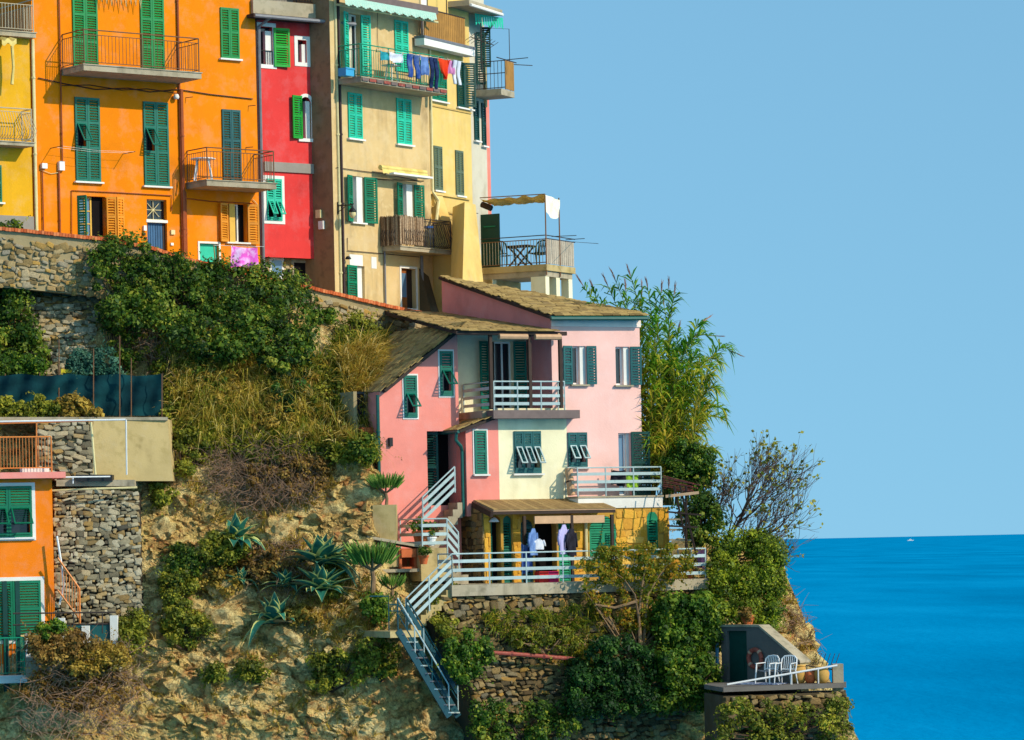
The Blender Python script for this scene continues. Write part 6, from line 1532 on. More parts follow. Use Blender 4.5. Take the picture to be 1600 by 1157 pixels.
# ------------------------------------------------------------------ vegetation
M['ivy'] = leafmat('ivy_leaves', [(0, (24, 44, 10)), (.4, (50, 78, 16)), (.75, (94, 112, 28)), (1, (146, 142, 48))])
M['bright'] = leafmat('bright_leaves', [(0, (26, 52, 10)), (.5, (60, 92, 18)), (1, (132, 142, 40))])
M['hedge'] = leafmat('hedge_leaves', [(0, (44, 60, 12)), (.5, (96, 112, 20)), (1, (158, 160, 36))])
M['dkbush'] = leafmat('dark_bush_leaves', [(0, (12, 34, 10)), (.6, (30, 64, 18)), (1, (72, 104, 34))])
M['olive_l'] = leafmat('olive_leaves', [(0, (58, 66, 16)), (.5, (104, 108, 28)), (1, (160, 150, 46))])
M['ochre_l'] = leafmat('ochre_leaves', [(0, (92, 76, 24)), (.5, (140, 112, 38)), (1, (166, 140, 58))])
M['rust_l'] = leafmat('rusty_leaves', [(0, (84, 62, 26)), (.5, (124, 92, 40)), (1, (150, 120, 54))])
M['blueg'] = leafmat('blue_green_leaves', [(0, (24, 60, 48)), (.5, (48, 90, 70)), (1, (92, 128, 100))])
M['bougain'] = leafmat('golden_vine_leaves', [(0, (66, 84, 16)), (.4, (112, 116, 26)), (.75, (156, 132, 32)), (1, (190, 130, 38))], .5)
M['reedl'] = leafmat('reed_leaves', [(0, (52, 112, 30)), (.35, (104, 146, 36)), (.65, (178, 168, 52)), (1, (214, 180, 80))], .5)
M['grass_d'] = leafmat('dry_grass', [(0, (104, 96, 30)), (.4, (150, 126, 44)), (.75, (190, 158, 72)), (1, (218, 194, 124))], .45)
M['grass_g'] = leafmat('green_grass', [(0, (52, 78, 16)), (.5, (108, 118, 30)), (1, (170, 150, 48))], .45)
M['grass_w'] = leafmat('wispy_grass', [(0, (96, 110, 32)), (.35, (146, 142, 46)), (.7, (198, 172, 74)), (1, (226, 206, 130))], .45)
M['twig'] = paint('dry_twigs', (150, 116, 90), .9, .3); M['bark'] = paint('pale_bark', (132, 104, 74), .9, .3); M['bark_f'] = paint('fig_bark', (98, 76, 62), .9, .25); M['bark_d'] = paint('dark_bark', (84, 62, 46), .9, .3)
M['plume'] = leafmat('reed_plume', [(0, (120, 84, 78)), (1, (176, 140, 120))], .3)
M['agave'] = leafmat('agave_skin', [(0, (16, 70, 58)), (.5, (40, 104, 84)), (.85, (94, 138, 98)), (1, (186, 178, 98))], .05, .4)
M['dead_leaf'] = paint('dried_agave_leaf', (150, 124, 78), .9, .25)
M['euph'] = leafmat('euphorbia_skin', [(0, (40, 76, 20)), (1, (110, 138, 50))], .05)

def raw_mesh(name, V, Fq, var, mat, parent=None, kind=None, tri=False, loc=None):
    k = Fq.shape[1]; me = bpy.data.meshes.new(name); me.vertices.add(len(V)); me.vertices.foreach_set('co', V.astype(np.float32).ravel())
    me.loops.add(Fq.size); me.loops.foreach_set('vertex_index', Fq.astype(np.int32).ravel())
    me.polygons.add(len(Fq)); me.polygons.foreach_set('loop_start', np.arange(0, Fq.size, k, dtype=np.int32))
    a = me.attributes.new('var', 'FLOAT', 'FACE'); a.data.foreach_set('value', var.astype(np.float32)); me.materials.append(M[mat]); me.update(calc_edges=True)
    o = bpy.data.objects.new(name, me); COL.objects.link(o)
    if parent: o.parent = parent
    if kind: o['kind'] = kind
    if loc is not None: o.location = loc
    return o
def unit(a): return a / np.maximum(np.linalg.norm(a, axis=1, keepdims=True), 1e-9)
def leaf_arrays(C, Nrm, L, aspect, rg):
    n = len(C); Nn = unit(Nrm + rg.normal(0, .55, (n, 3))); T = rg.normal(0, 1, (n, 3)); T[:, 2] -= .5
    T = unit(T - Nn * (T * Nn).sum(1, keepdims=True)); B = np.cross(Nn, T); L = L[:, None]; W = L * aspect
    V = np.stack([C - T * L * .5, C + B * W * .5 + Nn * L * .07, C + T * L * .5 - Nn * L * .08, C - B * W * .5 + Nn * L * .07], 1).reshape(-1, 3)
    return V, np.arange(4 * n).reshape(n, 4)
def clump_leaves(centers, radii, per, size, rg, aspect=.6, flat=None):
    """leaves on the shells of clumps -> positions, outward normals, shade value"""
    P = []; Nn = []; K = []
    for c, r in zip(centers, radii):
        d = unit(rg.normal(0, 1, (per, 3)) + np.array([.15, -.45, .35])); rr = r * (0.35 + .75 * rg.random((per, 1)) ** .7) * np.array([1, 1, .85])
        P.append(c + d * rr); Nn.append(d + np.array([.1, -.2, .35])); K.append(np.full(per, rg.normal(0, .19)))
    P = np.concatenate(P); Nn = np.concatenate(Nn); k = np.concatenate(K)
    L = size * rg.uniform(.6, 1.35, len(P)); var = np.clip(.45 + k + rg.normal(0, .2, len(P)), 0, 1)
    return P, Nn, L, var
def plant(name, label, cat, base, centers, radii, per, size, mat, seed, group=None, aspect=.6, stems=True, stem_mat='bark_d', extra=None, shoots=.9):
    rg = np.random.default_rng(seed); base = Vector(base); b = np.array(base)
    P, Nn, L, var = clump_leaves(np.array(centers), radii, per, size, rg, aspect)
    ns = max(6, int(len(centers) * shoots)); sp = []; sn = []; sl = []; sv = []
    for _ in range(ns):
        k = rg.integers(len(centers)); c = np.array(centers[k]); d = rg.normal(0, 1, 3) + np.array([.1, -.5, .1]); d /= np.linalg.norm(d); p = c + d * radii[k] * .8; n_ = rg.integers(6, 13); st = rg.uniform(.035, .06); tone = rg.uniform(.3, 1)
        for q in range(n_):
            d = d + np.array([0, 0, -.10 if rg.random() < .7 else .04]) + rg.normal(0, .12, 3); d /= np.linalg.norm(d); p = p + d * st; sp.append(p + rg.normal(0, .02, 3)); sn.append(np.array([0, -.5, .5]) + rg.normal(0, .5, 3)); sl.append(size * rg.uniform(.5, 1.1) * (1 - .4 * q / n_)); sv.append(min(1, max(0, tone + rg.normal(0, .12))))
    P = np.concatenate([P, np.array(sp)]); Nn = np.concatenate([Nn, np.array(sn)]); L = np.concatenate([L, np.array(sl)]) * np.where(rg.random(len(P)) < .18, 1.5, 1.0); var = np.concatenate([var, np.array(sv)])
    V, Fq = leaf_arrays(P - b, Nn, L, aspect, rg); o = empty(name, base); tag(o, label, cat, group, kind='thing')
    raw_mesh('foliage', V, Fq, var, mat, o)
    if stems:
        m = MB(); rr = random.Random(seed)
        for c, r in list(zip(centers, radii))[::max(1, len(centers) // 26)]:
            c = Vector(c) - base; mid = c * .55 + Vector((rr.uniform(-.15, .15), rr.uniform(-.1, .2), rr.uniform(-.1, .1)))
            m.tube([Vector((rr.uniform(-.1, .1), .1, -.05)), mid, c], [.035, .022, .008], 5)
        m.build('stems', stem_mat, o, fix=False)
    if extra: extra(o, base)
    return o
def poly_pts(poly, n, rg):
    xs = [p[0] for p in poly]; ys = [p[1] for p in poly]; out = []
    while len(out) < n:
        x = rg.uniform(min(xs), max(xs)); y = rg.uniform(min(ys), max(ys))
        if inpoly(x, y, poly): out.append((x, y))
    return out
def patch(name, label, cat, poly, n, r, per, size, mat, seed, thick=.5, off=.05, depth=None, group=None, aspect=.6, stems=True, stem_mat='bark_d', base=None, extra=None):
    rg = np.random.default_rng(seed + 500); pts = poly_pts(poly, n, rg); C = []; Rr = []
    for x, y in pts:
        d = rg.uniform(0, thick)
        P = depth(x, y, d) if depth else surf(x, y, off + d)
        C.append(tuple(P)); Rr.append(rg.uniform(*r))
    if base is None:
        cx = sum(p[0] for p in poly) / len(poly); by = max(p[1] for p in poly); P = depth(cx, by, 0) if depth else surf(cx, by, 0)
    else: P = depth(base[0], base[1], 0) if depth else surf(base[0], base[1], 0)
    return plant(name, label, cat, P, C, Rr, per, size, mat, seed, group, aspect, stems, stem_mat, extra)
IVY = 'ivy and bushes hanging below the street wall'
patch('ivy_bush', 'dark green bush at the left edge below the street wall', 'bush', [(-40, 345), (22, 352), (45, 380), (62, 440), (45, 490), (78, 545), (84, 585), (-40, 592)], 120, (.2, .42), 110, .11, 'ivy', 1, .9, .1, group=IVY)
patch('ivy_bush', 'bushy ivy mound rising over the wall beside the blue door', 'ivy', [(142, 390), (165, 374), (205, 372), (236, 392), (262, 430), (255, 500), (212, 515), (170, 505), (148, 460)], 105, (.12, .45), 110, .10, 'ivy', 2, 1.25, .7, group=IVY)
patch('ivy_bush', 'broad ivy curtain hanging below the pink towel', 'ivy', [(250, 412), (290, 402), (345, 410), (400, 414), (405, 450), (395, 560), (330, 560), (270, 530), (245, 480)], 150, (.12, .46), 110, .10, 'ivy', 3, 1.25, .8, group=IVY)
patch('ivy_bush', 'dense ivy corner below the red house doorway', 'ivy', [(395, 422), (440, 424), (470, 440), (488, 462), (492, 530), (470, 580), (420, 575), (390, 545)], 110, (.12, .45), 110, .10, 'ivy', 4, 1.25, .7, group=IVY)
patch('trailing_ivy', 'trailing stringy ivy thinning out over the bare rock', 'ivy', [(215, 500), (300, 535), (300, 600), (268, 640), (232, 600)], 45, (.15, .3), 70, .09, 'olive_l', 5, .4, group=IVY)
patch('trailing_ivy', 'thin creeper dangling in front of pale rubble stones', 'ivy', [(92, 420), (150, 405), (160, 430), (120, 440), (95, 436)], 22, (.12, .24), 80, .08, 'olive_l', 6, .4, .35, group=IVY)
patch('trailing_ivy', 'trailing ivy tail below the broad ivy curtain', 'ivy', [(300, 545), (355, 545), (350, 600), (325, 625), (305, 590)], 34, (.12, .26), 70, .095, 'ivy', 201, .5, .5, group=IVY)
patch('trailing_ivy', 'dark ivy tail trailing below the dense corner', 'ivy', [(420, 560), (480, 565), (470, 640), (445, 660), (428, 610)], 40, (.12, .26), 70, .095, 'dkbush', 202, .5, .5, group=IVY)
patch('trailing_ivy', 'ragged ivy fringe beside the bare rubble', 'ivy', [(150, 480), (215, 500), (225, 560), (195, 580), (170, 530)], 30, (.1, .22), 60, .09, 'ivy', 203, .4, .4, group=IVY)
patch('blue_green_shrub', 'rounded blue-green shrub behind the shade net', 'shrub', [(108, 575), (120, 552), (150, 544), (178, 556), (186, 588), (108, 590)], 46, (.14, .26), 120, .08, 'blueg', 7, .3, depth=lambda x, y, d: at(x, y, 98.6 - d))
patch('hedge_strip', 'leafy green plants at the left end behind the net', 'plants', [(-30, 560), (60, 560), (70, 590), (-30, 592)], 40, (.12, .26), 90, .1, 'bright', 8, .4, depth=lambda x, y, d: at(x, y, 98.9 - d))
for i, (x0, x1) in enumerate(((-20, 42), (40, 100), (92, 160))):
    patch('vine_plant', ('yellowing vine leaves at the left end of the net', 'yellowing vine in the middle below the net', 'brownish vine tuft at the right end of the planted ledge')[i], 'vine', [(x0, 628), (x0 + 20, 618), (x1 - 8, 630), (x1, 652), (x0, 654)], 26, (.1, .2), 80, .1, 'olive_l' if i < 2 else 'ochre_l', 9 + i, .4, depth=lambda x, y, d: at(x, y, 96.9 - d), group='vines along the netted ledge')
# wall-side shrubs near the stone wall
patch('wall_shrub', 'round grey-green shrub growing out of the rock under the coping', 'shrub', [(528, 505), (560, 492), (585, 505), (592, 535), (565, 545), (535, 540)], 40, (.16, .3), 90, .09, 'olive_l', 13, .5)
patch('wall_shrub', 'small green tuft at the rubble below the brick coping', 'shrub', [(490, 490), (520, 486), (528, 500), (495, 505)], 14, (.12, .2), 80, .08, 'bright', 14, .4)
patch('wall_shrub', 'sprawling green shrub left of the pink house roof', 'shrub', [(505, 560), (560, 545), (600, 560), (600, 620), (545, 650), (500, 620)], 70, (.18, .32), 80, .10, 'olive_l', 15, .6, .3)
# slope vegetation
SL = 'low shrubs on the cliff'
def shrub(label, cx, cy, rx, ry, mat, seed, n=28, size=.085, per=80, thick=.5, off=.05):
    poly = [(cx + rx * math.cos(a) * (1 + .15 * math.sin(3 * a + seed)), cy + ry * math.sin(a) * (1 + .15 * math.cos(2 * a + seed))) for a in np.linspace(0, 2 * math.pi, 14)[:-1]]
    return patch('cliff_shrub', label, 'shrub', poly, n, (.12, .26), per, size, mat, seed + 40, thick, off, group=SL)
shrub('large mixed shrub mass in the middle of the upper slope', 410, 640, 100, 50, 'olive_l', 1, 120, per=62)
shrub('dry ochre shrub hanging in the tall grass', 345, 600, 30, 34, 'ochre_l', 31, 30, off=.45)
shrub('olive shrub in the grass left of the annexe window', 520, 610, 34, 26, 'olive_l', 32, 34, off=.4)
shrub('dry brownish shrub low in the long grass', 420, 650, 44, 24, 'ochre_l', 33, 36, off=.45)
shrub('green shrub under the ivy corner', 470, 600, 50, 40, 'ivy', 2, 50, per=80)
shrub('olive scrub beside the concrete wall end', 296, 690, 34, 46, 'olive_l', 3, 46)
shrub('rusty scrub above the large agaves', 450, 745, 70, 32, 'rust_l', 4, 60)
shrub('green scrub above the single agave', 420, 690, 80, 34, 'olive_l', 5, 60, per=60)
shrub('yellow-green shrub left of the pink gable foot', 545, 700, 46, 30, 'olive_l', 6, 50)
shrub('bright yellow-green round bush below the single agave', 348, 858, 34, 30, 'olive_l', 7, 50, per=110, off=.25)
shrub('dark bush standing left of the yellow-green bush', 285, 885, 28, 34, 'ivy', 8, 40, off=.2)
shrub('tall dark bush on the bare rock by the dry-stone wall', 276, 920, 26, 40, 'olive_l', 9, 44, off=.2)
shrub('olive scrub above the bottom rocks', 290, 985, 40, 26, 'olive_l', 10, 36)
shrub('ochre tuft right of the yellow-green bush', 345, 915, 28, 16, 'ochre_l', 11, 24)
shrub('rust scrub between the two agave groups', 415, 885, 42, 26, 'rust_l', 12, 34)
shrub('golden weeds beside the white pier', 205, 985, 18, 40, 'olive_l', 13, 40, off=.6)
shrub('green weeds below the low terrace', 150, 1030, 46, 24, 'ochre_l', 14, 50, off=1.6)
shrub('red-brown bush in front of the low terrace', 90, 1010, 50, 26, 'rust_l', 15, 60, off=1.9)
shrub('green sprig bush on the low terrace edge', 78, 985, 18, 14, 'bright', 16, 18, off=2.0)
shrub('brown scrub at the bottom left corner', 120, 1075, 90, 34, 'rust_l', 17, 80, per=60, off=1.0)
shrub('olive tuft on the rock at bottom centre', 395, 1050, 26, 14, 'olive_l', 18, 16)
shrub('low green tuft by the rock crack', 330, 1050, 18, 18, 'olive_l', 19, 12)
shrub('scrub at the bottom of the middle rocks', 520, 1050, 50, 30, 'olive_l', 20, 34)
shrub('fresh green bush beside the steel stairs', 730, 1025, 34, 36, 'bright', 21, 44, off=2.7, per=110)
shrub('weedy green bank left of the retaining wall', 705, 960, 30, 40, 'olive_l', 22, 44, off=1.8)
shrub('small green plant on the rock landing', 590, 950, 20, 22, 'bright', 23, 24, off=.8)
shrub('scrub under the rock landing', 590, 1030, 30, 34, 'olive_l', 24, 30, off=.4)
shrub('rusty tuft beside the lower agave', 470, 960, 22, 14, 'ochre_l', 25, 14)
shrub('weeds clinging to the rock left of the stairs', 520, 905, 20, 30, 'olive_l', 26, 24)
shrub('weeds on the concrete wall foot', 250, 770, 16, 18, 'olive_l', 27, 16)
shrub('green creeper on the slope beside the net', 270, 600, 26, 50, 'olive_l', 28, 50)
shrub('dark scrub below the annexe window', 570, 700, 18, 18, 'ivy', 29, 18, off=.4)
# dry grass, one mass nobody could count
def grass(name, label, polys, seed, mat, n, L, depth=None, lean=(.25, -.5, .8), droop=.9, off=.0, wd=.016, tuft=9, spread=.5):
    rg = np.random.default_rng(seed); per = n // len(polys); base = []
    for poly in polys:
        for x, y in poly_pts(poly, max(2, per // tuft), rg):
            P = depth(x, y) if depth else surf(x, y, off); base.append(np.tile(np.array(P), (tuft, 1)) + rg.normal(0, .05, (tuft, 3)))
    Bp = np.concatenate(base); n = len(Bp); td = np.repeat(rg.normal(0, spread * .7, (n // tuft, 3)), tuft, 0)
    D = unit(np.array(lean) + td + rg.normal(0, spread * .6, (n, 3))); Ln = (rg.uniform(L[0], L[1], n))[:, None]
    S = unit(np.cross(D, rg.normal(0, 1, (n, 3)))); g = np.array([0, 0, -1.0]); w = wd * rg.uniform(.6, 1.4, n)[:, None]
    M1 = Bp + D * Ln * .5; Tp = Bp + D * Ln + g * Ln * droop * rg.uniform(.2, .6, n)[:, None]
    V = np.stack([Bp - S * w, Bp + S * w, M1 + S * w * .8, M1 - S * w * .8, Tp + S * w * .1, Tp - S * w * .1], 1).reshape(-1, 3)
    i = np.arange(n)[:, None] * 6; Fq = np.concatenate([i + np.array([0, 1, 2, 3]), i + np.array([3, 2, 4, 5])], 1).reshape(-1, 4)
    v = np.repeat(np.clip(rg.normal(.5, .25, n) + np.repeat(rg.normal(0, .15, n // tuft), tuft), 0, 1), 2)
    o = raw_mesh(name, V, Fq, v, mat); tag(o, label, kind='stuff'); return o
grass('hanging_grass', 'long wispy straw-coloured grass trailing down the slope', [[(255, 500), (420, 555), (560, 555), (600, 600), (570, 700), (300, 690)], [(300, 560), (480, 590), (470, 660), (310, 660)]], 79, 'grass_w', 7000, (.3, 1.15), off=.4, lean=(.2, -.5, .45), droop=1.2, wd=.011, spread=.85, tuft=26)
grass('dry_grass', 'long dry golden grass hanging over the upper slope', [[(255, 500), (330, 500), (420, 560), (400, 650), (300, 680), (262, 640)], [(400, 560), (560, 560), (600, 600), (560, 690), (430, 700)], [(330, 540), (420, 520), (400, 600), (320, 620)]], 71, 'grass_d', 12000, (.3, .95), off=.35, tuft=20, spread=.7)
grass('green_grass', 'green grass and weeds between the shrubs', [[(255, 520), (420, 560), (560, 560), (600, 640), (560, 720), (300, 700)], [(520, 540), (600, 530), (600, 640), (530, 640)]], 72, 'grass_g', 14000, (.25, .8), off=.25, tuft=16, spread=.7)
grass('dry_reeds', 'brown reed grass leaning against the slate roof', [[(525, 560), (598, 540), (606, 600), (590, 650), (540, 640)]], 73, 'grass_d', 3600, (.5, 1.2), off=.8, lean=(.5, -.3, .6))
grass('dry_scrub', 'dry stalks and straw over the middle rocks', [[(270, 690), (480, 700), (590, 720), (500, 800), (400, 840), (300, 800)], [(380, 860), (470, 840), (480, 930), (400, 920)], [(470, 930), (590, 900), (600, 1000), (480, 1000)]], 74, 'grass_d', 3600, (.15, .5), off=.05)
grass('weeds', 'scattered weeds on the lower rocks', [[(230, 950), (560, 980), (590, 1150), (230, 1150)], [(1180, 930), (1240, 940), (1280, 1040), (1200, 1000)], [(60, 980), (200, 980), (230, 1100), (40, 1100)]], 75, 'grass_d', 4500, (.12, .4))
grass('wall_weeds', 'golden weeds rooted in the joints of the retaining wall', [[(745, 960), (940, 940), (940, 1060), (800, 1010)]], 76, 'grass_g', 2600, (.1, .3), depth=lambda x, y: PK.pt(x, y, WT + .12), lean=(.2, -.5, .3))
def twigs(name, label, poly, seed, n, off, L=(.3, .8)):
    rr = random.Random(seed); rg = np.random.default_rng(seed); m = MB()
    for x, y in poly_pts(poly, n, rg):
        p = surf(x, y, off + rr.uniform(0, .3)); d = Vector((rr.uniform(-1, 1), rr.uniform(-.7, .1), rr.uniform(-.5, 1))).normalized(); l_ = rr.uniform(*L); q = p + d * l_ * .5 + Vector((0, 0, rr.uniform(-.1, .1))); e = p + d * l_ + Vector((rr.uniform(-.15, .15), 0, rr.uniform(-.3, .05)))
        m.tube([p, q, e], [.011, .008, .003], 4, caps=False)
    o = m.build(name, 'twig', fix=False); tag(o, label, kind='stuff')
twigs('dry_twigs', 'tangle of grey-brown dry twigs on the slope above the agaves', [(330, 700), (480, 690), (500, 780), (400, 800), (330, 770)], 81, 900, .15)
twigs('dry_twigs', 'reddish dry twigs between the agaves', [(385, 850), (480, 840), (485, 930), (400, 925)], 86, 420, .12, (.15, .45))
twigs('dry_twigs', 'tangle of bare twigs at the bottom left', [(50, 1010), (200, 1000), (230, 1060), (200, 1150), (30, 1150)], 82, 520, 1.4)
twigs('dry_twigs', 'bare brown stems under the hanging ivy', [(190, 480), (300, 520), (300, 620), (240, 600)], 83, 260, .15)
twigs('dry_twigs', 'dark stems in the gap under the ivy corner', [(370, 550), (470, 560), (460, 640), (380, 640)], 84, 260, .2)
twigs('dry_twigs', 'dry twigs on the right headland edge', [(1195, 930), (1235, 930), (1275, 1010), (1240, 1010)], 85, 160, .0)
# ------------------------------------------------------------------ agaves
def agave(label, P, s, n, seed, tilt=(0, -.25)):
    rr = random.Random(seed); dead = []; o = empty('agave', P); tag(o, label, 'agave', 'agaves on the cliff', kind='thing')
    for k in range(n):
        az = k * 2.399 + rr.uniform(-.3, .3); t = (k + .5) / n; el = R(78 - 72 * t + rr.uniform(-8, 8)); L = s * (.75 + .35 * t) * rr.uniform(.85, 1.15); W = s * .165 * rr.uniform(.85, 1.2)
        d = Vector((math.cos(az) * math.cos(el), math.sin(az) * math.cos(el), math.sin(el))) + Vector((tilt[0], tilt[1], 0)); d.normalize(); side = d.cross(Vector((0, 0, 1))); side = side.normalized() if side.length > .05 else Vector((1, 0, 0)); nn = side.cross(d)
        bend = rr.uniform(.05, .5) * t + (.5 if rr.random() < .2 else 0); m = MB(); N = 8; rows = []
        for i in range(N + 1):
            q = i / N; c = d * L * q - Vector((0, 0, 1)) * bend * L * q * q * q + nn * .02; w = W * (.55 + 1.1 * q * (1 - q) * 1.6) * (1 - q ** 4) + .002
            rows.append([c - side * w + nn * w * .35, c - side * w * .78 + nn * w * .16, c - nn * .012, c + side * w * .78 + nn * w * .16, c + side * w + nn * w * .35])
        vs = [v for r in rows for v in r]
        for i in range(N):
            for j in range(4): m.f.append((i * 5 + j, i * 5 + j + 1, (i + 1) * 5 + j + 1, (i + 1) * 5 + j)); m.var.append(.97 if j in (0, 3) else min(.8, max(.02, rr.uniform(.1, .5))))
        m.v = [tuple(v) for v in vs]; m.build('leaf', 'agave' if t < .9 or rr.random() < .6 else 'dead_leaf', o, smooth=True, fix=False)
    return o
agave('single striped agave above the yellow-green bush', surf(368, 848, .25), 1.0, 24, 1, (.45, -.2))
agave('upper big agave in the dense pair', surf(500, 885, .5), 1.15, 42, 2, (.3, -.15))
agave('lower drooping agave in the dense pair', surf(502, 925, .5), 1.05, 38, 3, (.25, -.35))
agave('spread agave alone on the lower rock face', surf(430, 975, .3), 1.05, 26, 4, (.15, -.2))
agave('small dark agave below the yellow-green bush', surf(376, 912, .25), .6, 20, 5, (.1, -.3))
agave('small agave wedged left of the big pair', surf(446, 918, .25), .7, 20, 6, (-.1, -.3))
# ------------------------------------------------------------------ candelabra euphorbias
def euphorbia(label, P, s, n, seed, trunk=.5, dead=False):
    rr = random.Random(seed); o = empty('euphorbia', P); tag(o, label, 'euphorbia', 'candelabra euphorbias', kind='thing')
    m = MB(); m.tube([(0, 0, -.2), (.03, 0, trunk * .5), (0, 0, trunk)], [.06 * s, .05 * s, .05 * s], 7)
    for k in range(8): a = k * .8; m.tube([(0, 0, trunk), (math.cos(a) * .2 * s, math.sin(a) * .15 * s, trunk + .12 * s), (math.cos(a) * .34 * s, math.sin(a) * .26 * s, trunk + .26 * s)], [.03 * s, .025 * s, .02 * s], 5)
    m.build('trunk', 'bark', o, fix=False); f = MB()
    for k in range(n):
        a = rr.uniform(0, 6.28); r = s * .40 * math.sqrt(rr.random()); h = rr.uniform(.18, .38) * s; b = Vector((math.cos(a) * r, math.sin(a) * r * .8, trunk + .12 * s + rr.uniform(0, .18) * s)); d = Vector((math.cos(a) * r * .6, math.sin(a) * r * .6, h))
        f.tube([b, b + d * .6, b + d], [.017 * s, .019 * s, .008 * s], 5, rr.uniform(.05, 1))
    f.build('branches', 'euph', o, fix=False); return o
euphorbia('candelabra euphorbia growing against the pink gable wall', PK.pt(603, 788, .9), .9, 170, 1, .30)
euphorbia('large candelabra euphorbia left of the brick oven', surf(582, 915, .7), 1.25, 230, 2, .40)
euphorbia('low candelabra euphorbia beside the terrace steps', surf(612, 925, 1.2), .7, 110, 3, .05)
# ------------------------------------------------------------------ giant reeds behind the pink house
def reeds():
    rr = random.Random(5); rg = np.random.default_rng(5); base = at(1035, 760, 101.5); o = empty('giant_reed_clump', base); tag(o, 'tall giant reeds with purple plumes leaning behind the pink house', 'reeds', kind='thing')
    tips = [(912, 448), (928, 455), (950, 448), (962, 440), (985, 432), (978, 455), (1003, 462), (1012, 452), (1033, 458), (1045, 452), (1053, 462), (1038, 480), (1060, 520), (1095, 505), (1082, 530), (1108, 525), (1140, 548), (1125, 565), (1085, 570), (1100, 600), (1120, 610), (1070, 610), (1095, 640), (1090, 660), (1130, 655), (1060, 560), (1040, 540), (1030, 600), (1050, 640), (1022, 520), (1015, 560), (1075, 590), (1110, 590), (1020, 640), (1045, 670), (1065, 690), (1025, 500), (990, 470), (940, 470), (1085, 690), (1118, 705), (1012, 600), (1035, 700), (1070, 545), (1088, 555), (1078, 620), (1105, 630), (1060, 650), (1040, 570), (1052, 590), (1030, 560), (1066, 575), (1090, 585), (1115, 575), (1046, 610), (1038, 640), (1024, 470), (1000, 480), (1016, 490), (1075, 660), (1100, 675), (1055, 705), (1030, 670), (1015, 690), (1065, 540), (1048, 525), (1130, 640)]
    Vs = []; Fs = []; var = []; off = 0; S = MB()
    for k, (tx, ty) in enumerate(tips):
        Y = 101.2 + rr.uniform(-.8, 1.0); B = at(1012 + rr.uniform(-12, 45) + (tx - 1010) * .18, 790, Y + rr.uniform(-.4, .4)); T = at(tx, ty, Y)
        ar = min(1, max(0, (tx - 1040) / 80)); C = Vector((B.x + (T.x - B.x) * (.33 + .05 * ar), (B.y + T.y) / 2, B.z * (.35 - .45 * ar) + T.z * (.65 + .45 * ar) + .25)); N = 16
        pts = [B * (1 - t) ** 2 + C * 2 * t * (1 - t) + T * t * t for t in [i / N for i in range(N + 1)]]
        S.tube([p - base for p in pts], [.018 * (1 - .7 * i / N) + .002 for i in range(N + 1)], 5, 0.0, False)
        for i in range(4, N + 1):
            for q in range(7):
                p = pts[i - 1].lerp(pts[i], rr.random()); d = (pts[i] - pts[i - 1]).normalized(); sd = Vector((rr.uniform(-1, 1), rr.uniform(-1, .6), rr.uniform(-.1, .5))); sd = (sd - d * sd.dot(d)).normalized(); L = rr.uniform(.38, .85) * (1.15 - .5 * i / N)
                D = (d * rr.uniform(.5, 1.0) + sd * .75).normalized(); w = D.cross(Vector((rr.uniform(-1, 1), rr.uniform(-1, 1), 1))).normalized() * rr.uniform(.018, .036)
                m1 = p + D * L * .5; e = p + D * L + Vector((0, 0, -L * rr.uniform(.15, .8)))
                for v in (p - w * .5, p + w * .5, m1 + w, m1 - w, e + w * .1, e - w * .1): Vs.append(tuple(v - base))
                Fs += [(off, off + 1, off + 2, off + 3), (off + 3, off + 2, off + 4, off + 5)]; off += 6
                g = min(1, max(0, .84 - .70 * (i / N) * (1 if ty < 560 else .6) + rr.uniform(-.28, .28))); var += [g, g]
        if k < 17:
            d = (pts[-1] - pts[-3]).normalized(); pl = MB(); h = rr.uniform(.28, .45)
            for q in range(16): u = Vector((rr.uniform(-1, 1), rr.uniform(-1, 1), rr.uniform(-.3, .3))).normalized() * .035; pl.tube([pts[-1] - base + d * h * q / 20, pts[-1] - base + d * (h * q / 20 + .16) + u], [.014, .004], 4, rr.random())
            pl.build('plume', 'plume', o, fix=False)
    S.build('stems', 'reed_stem', o, fix=False); raw_mesh('leaves', np.array(Vs), np.array(Fs), np.array(var), 'reedl', o)
M['reed_stem'] = paint('reed_stems', (120, 116, 56), .7, .2)
reeds()
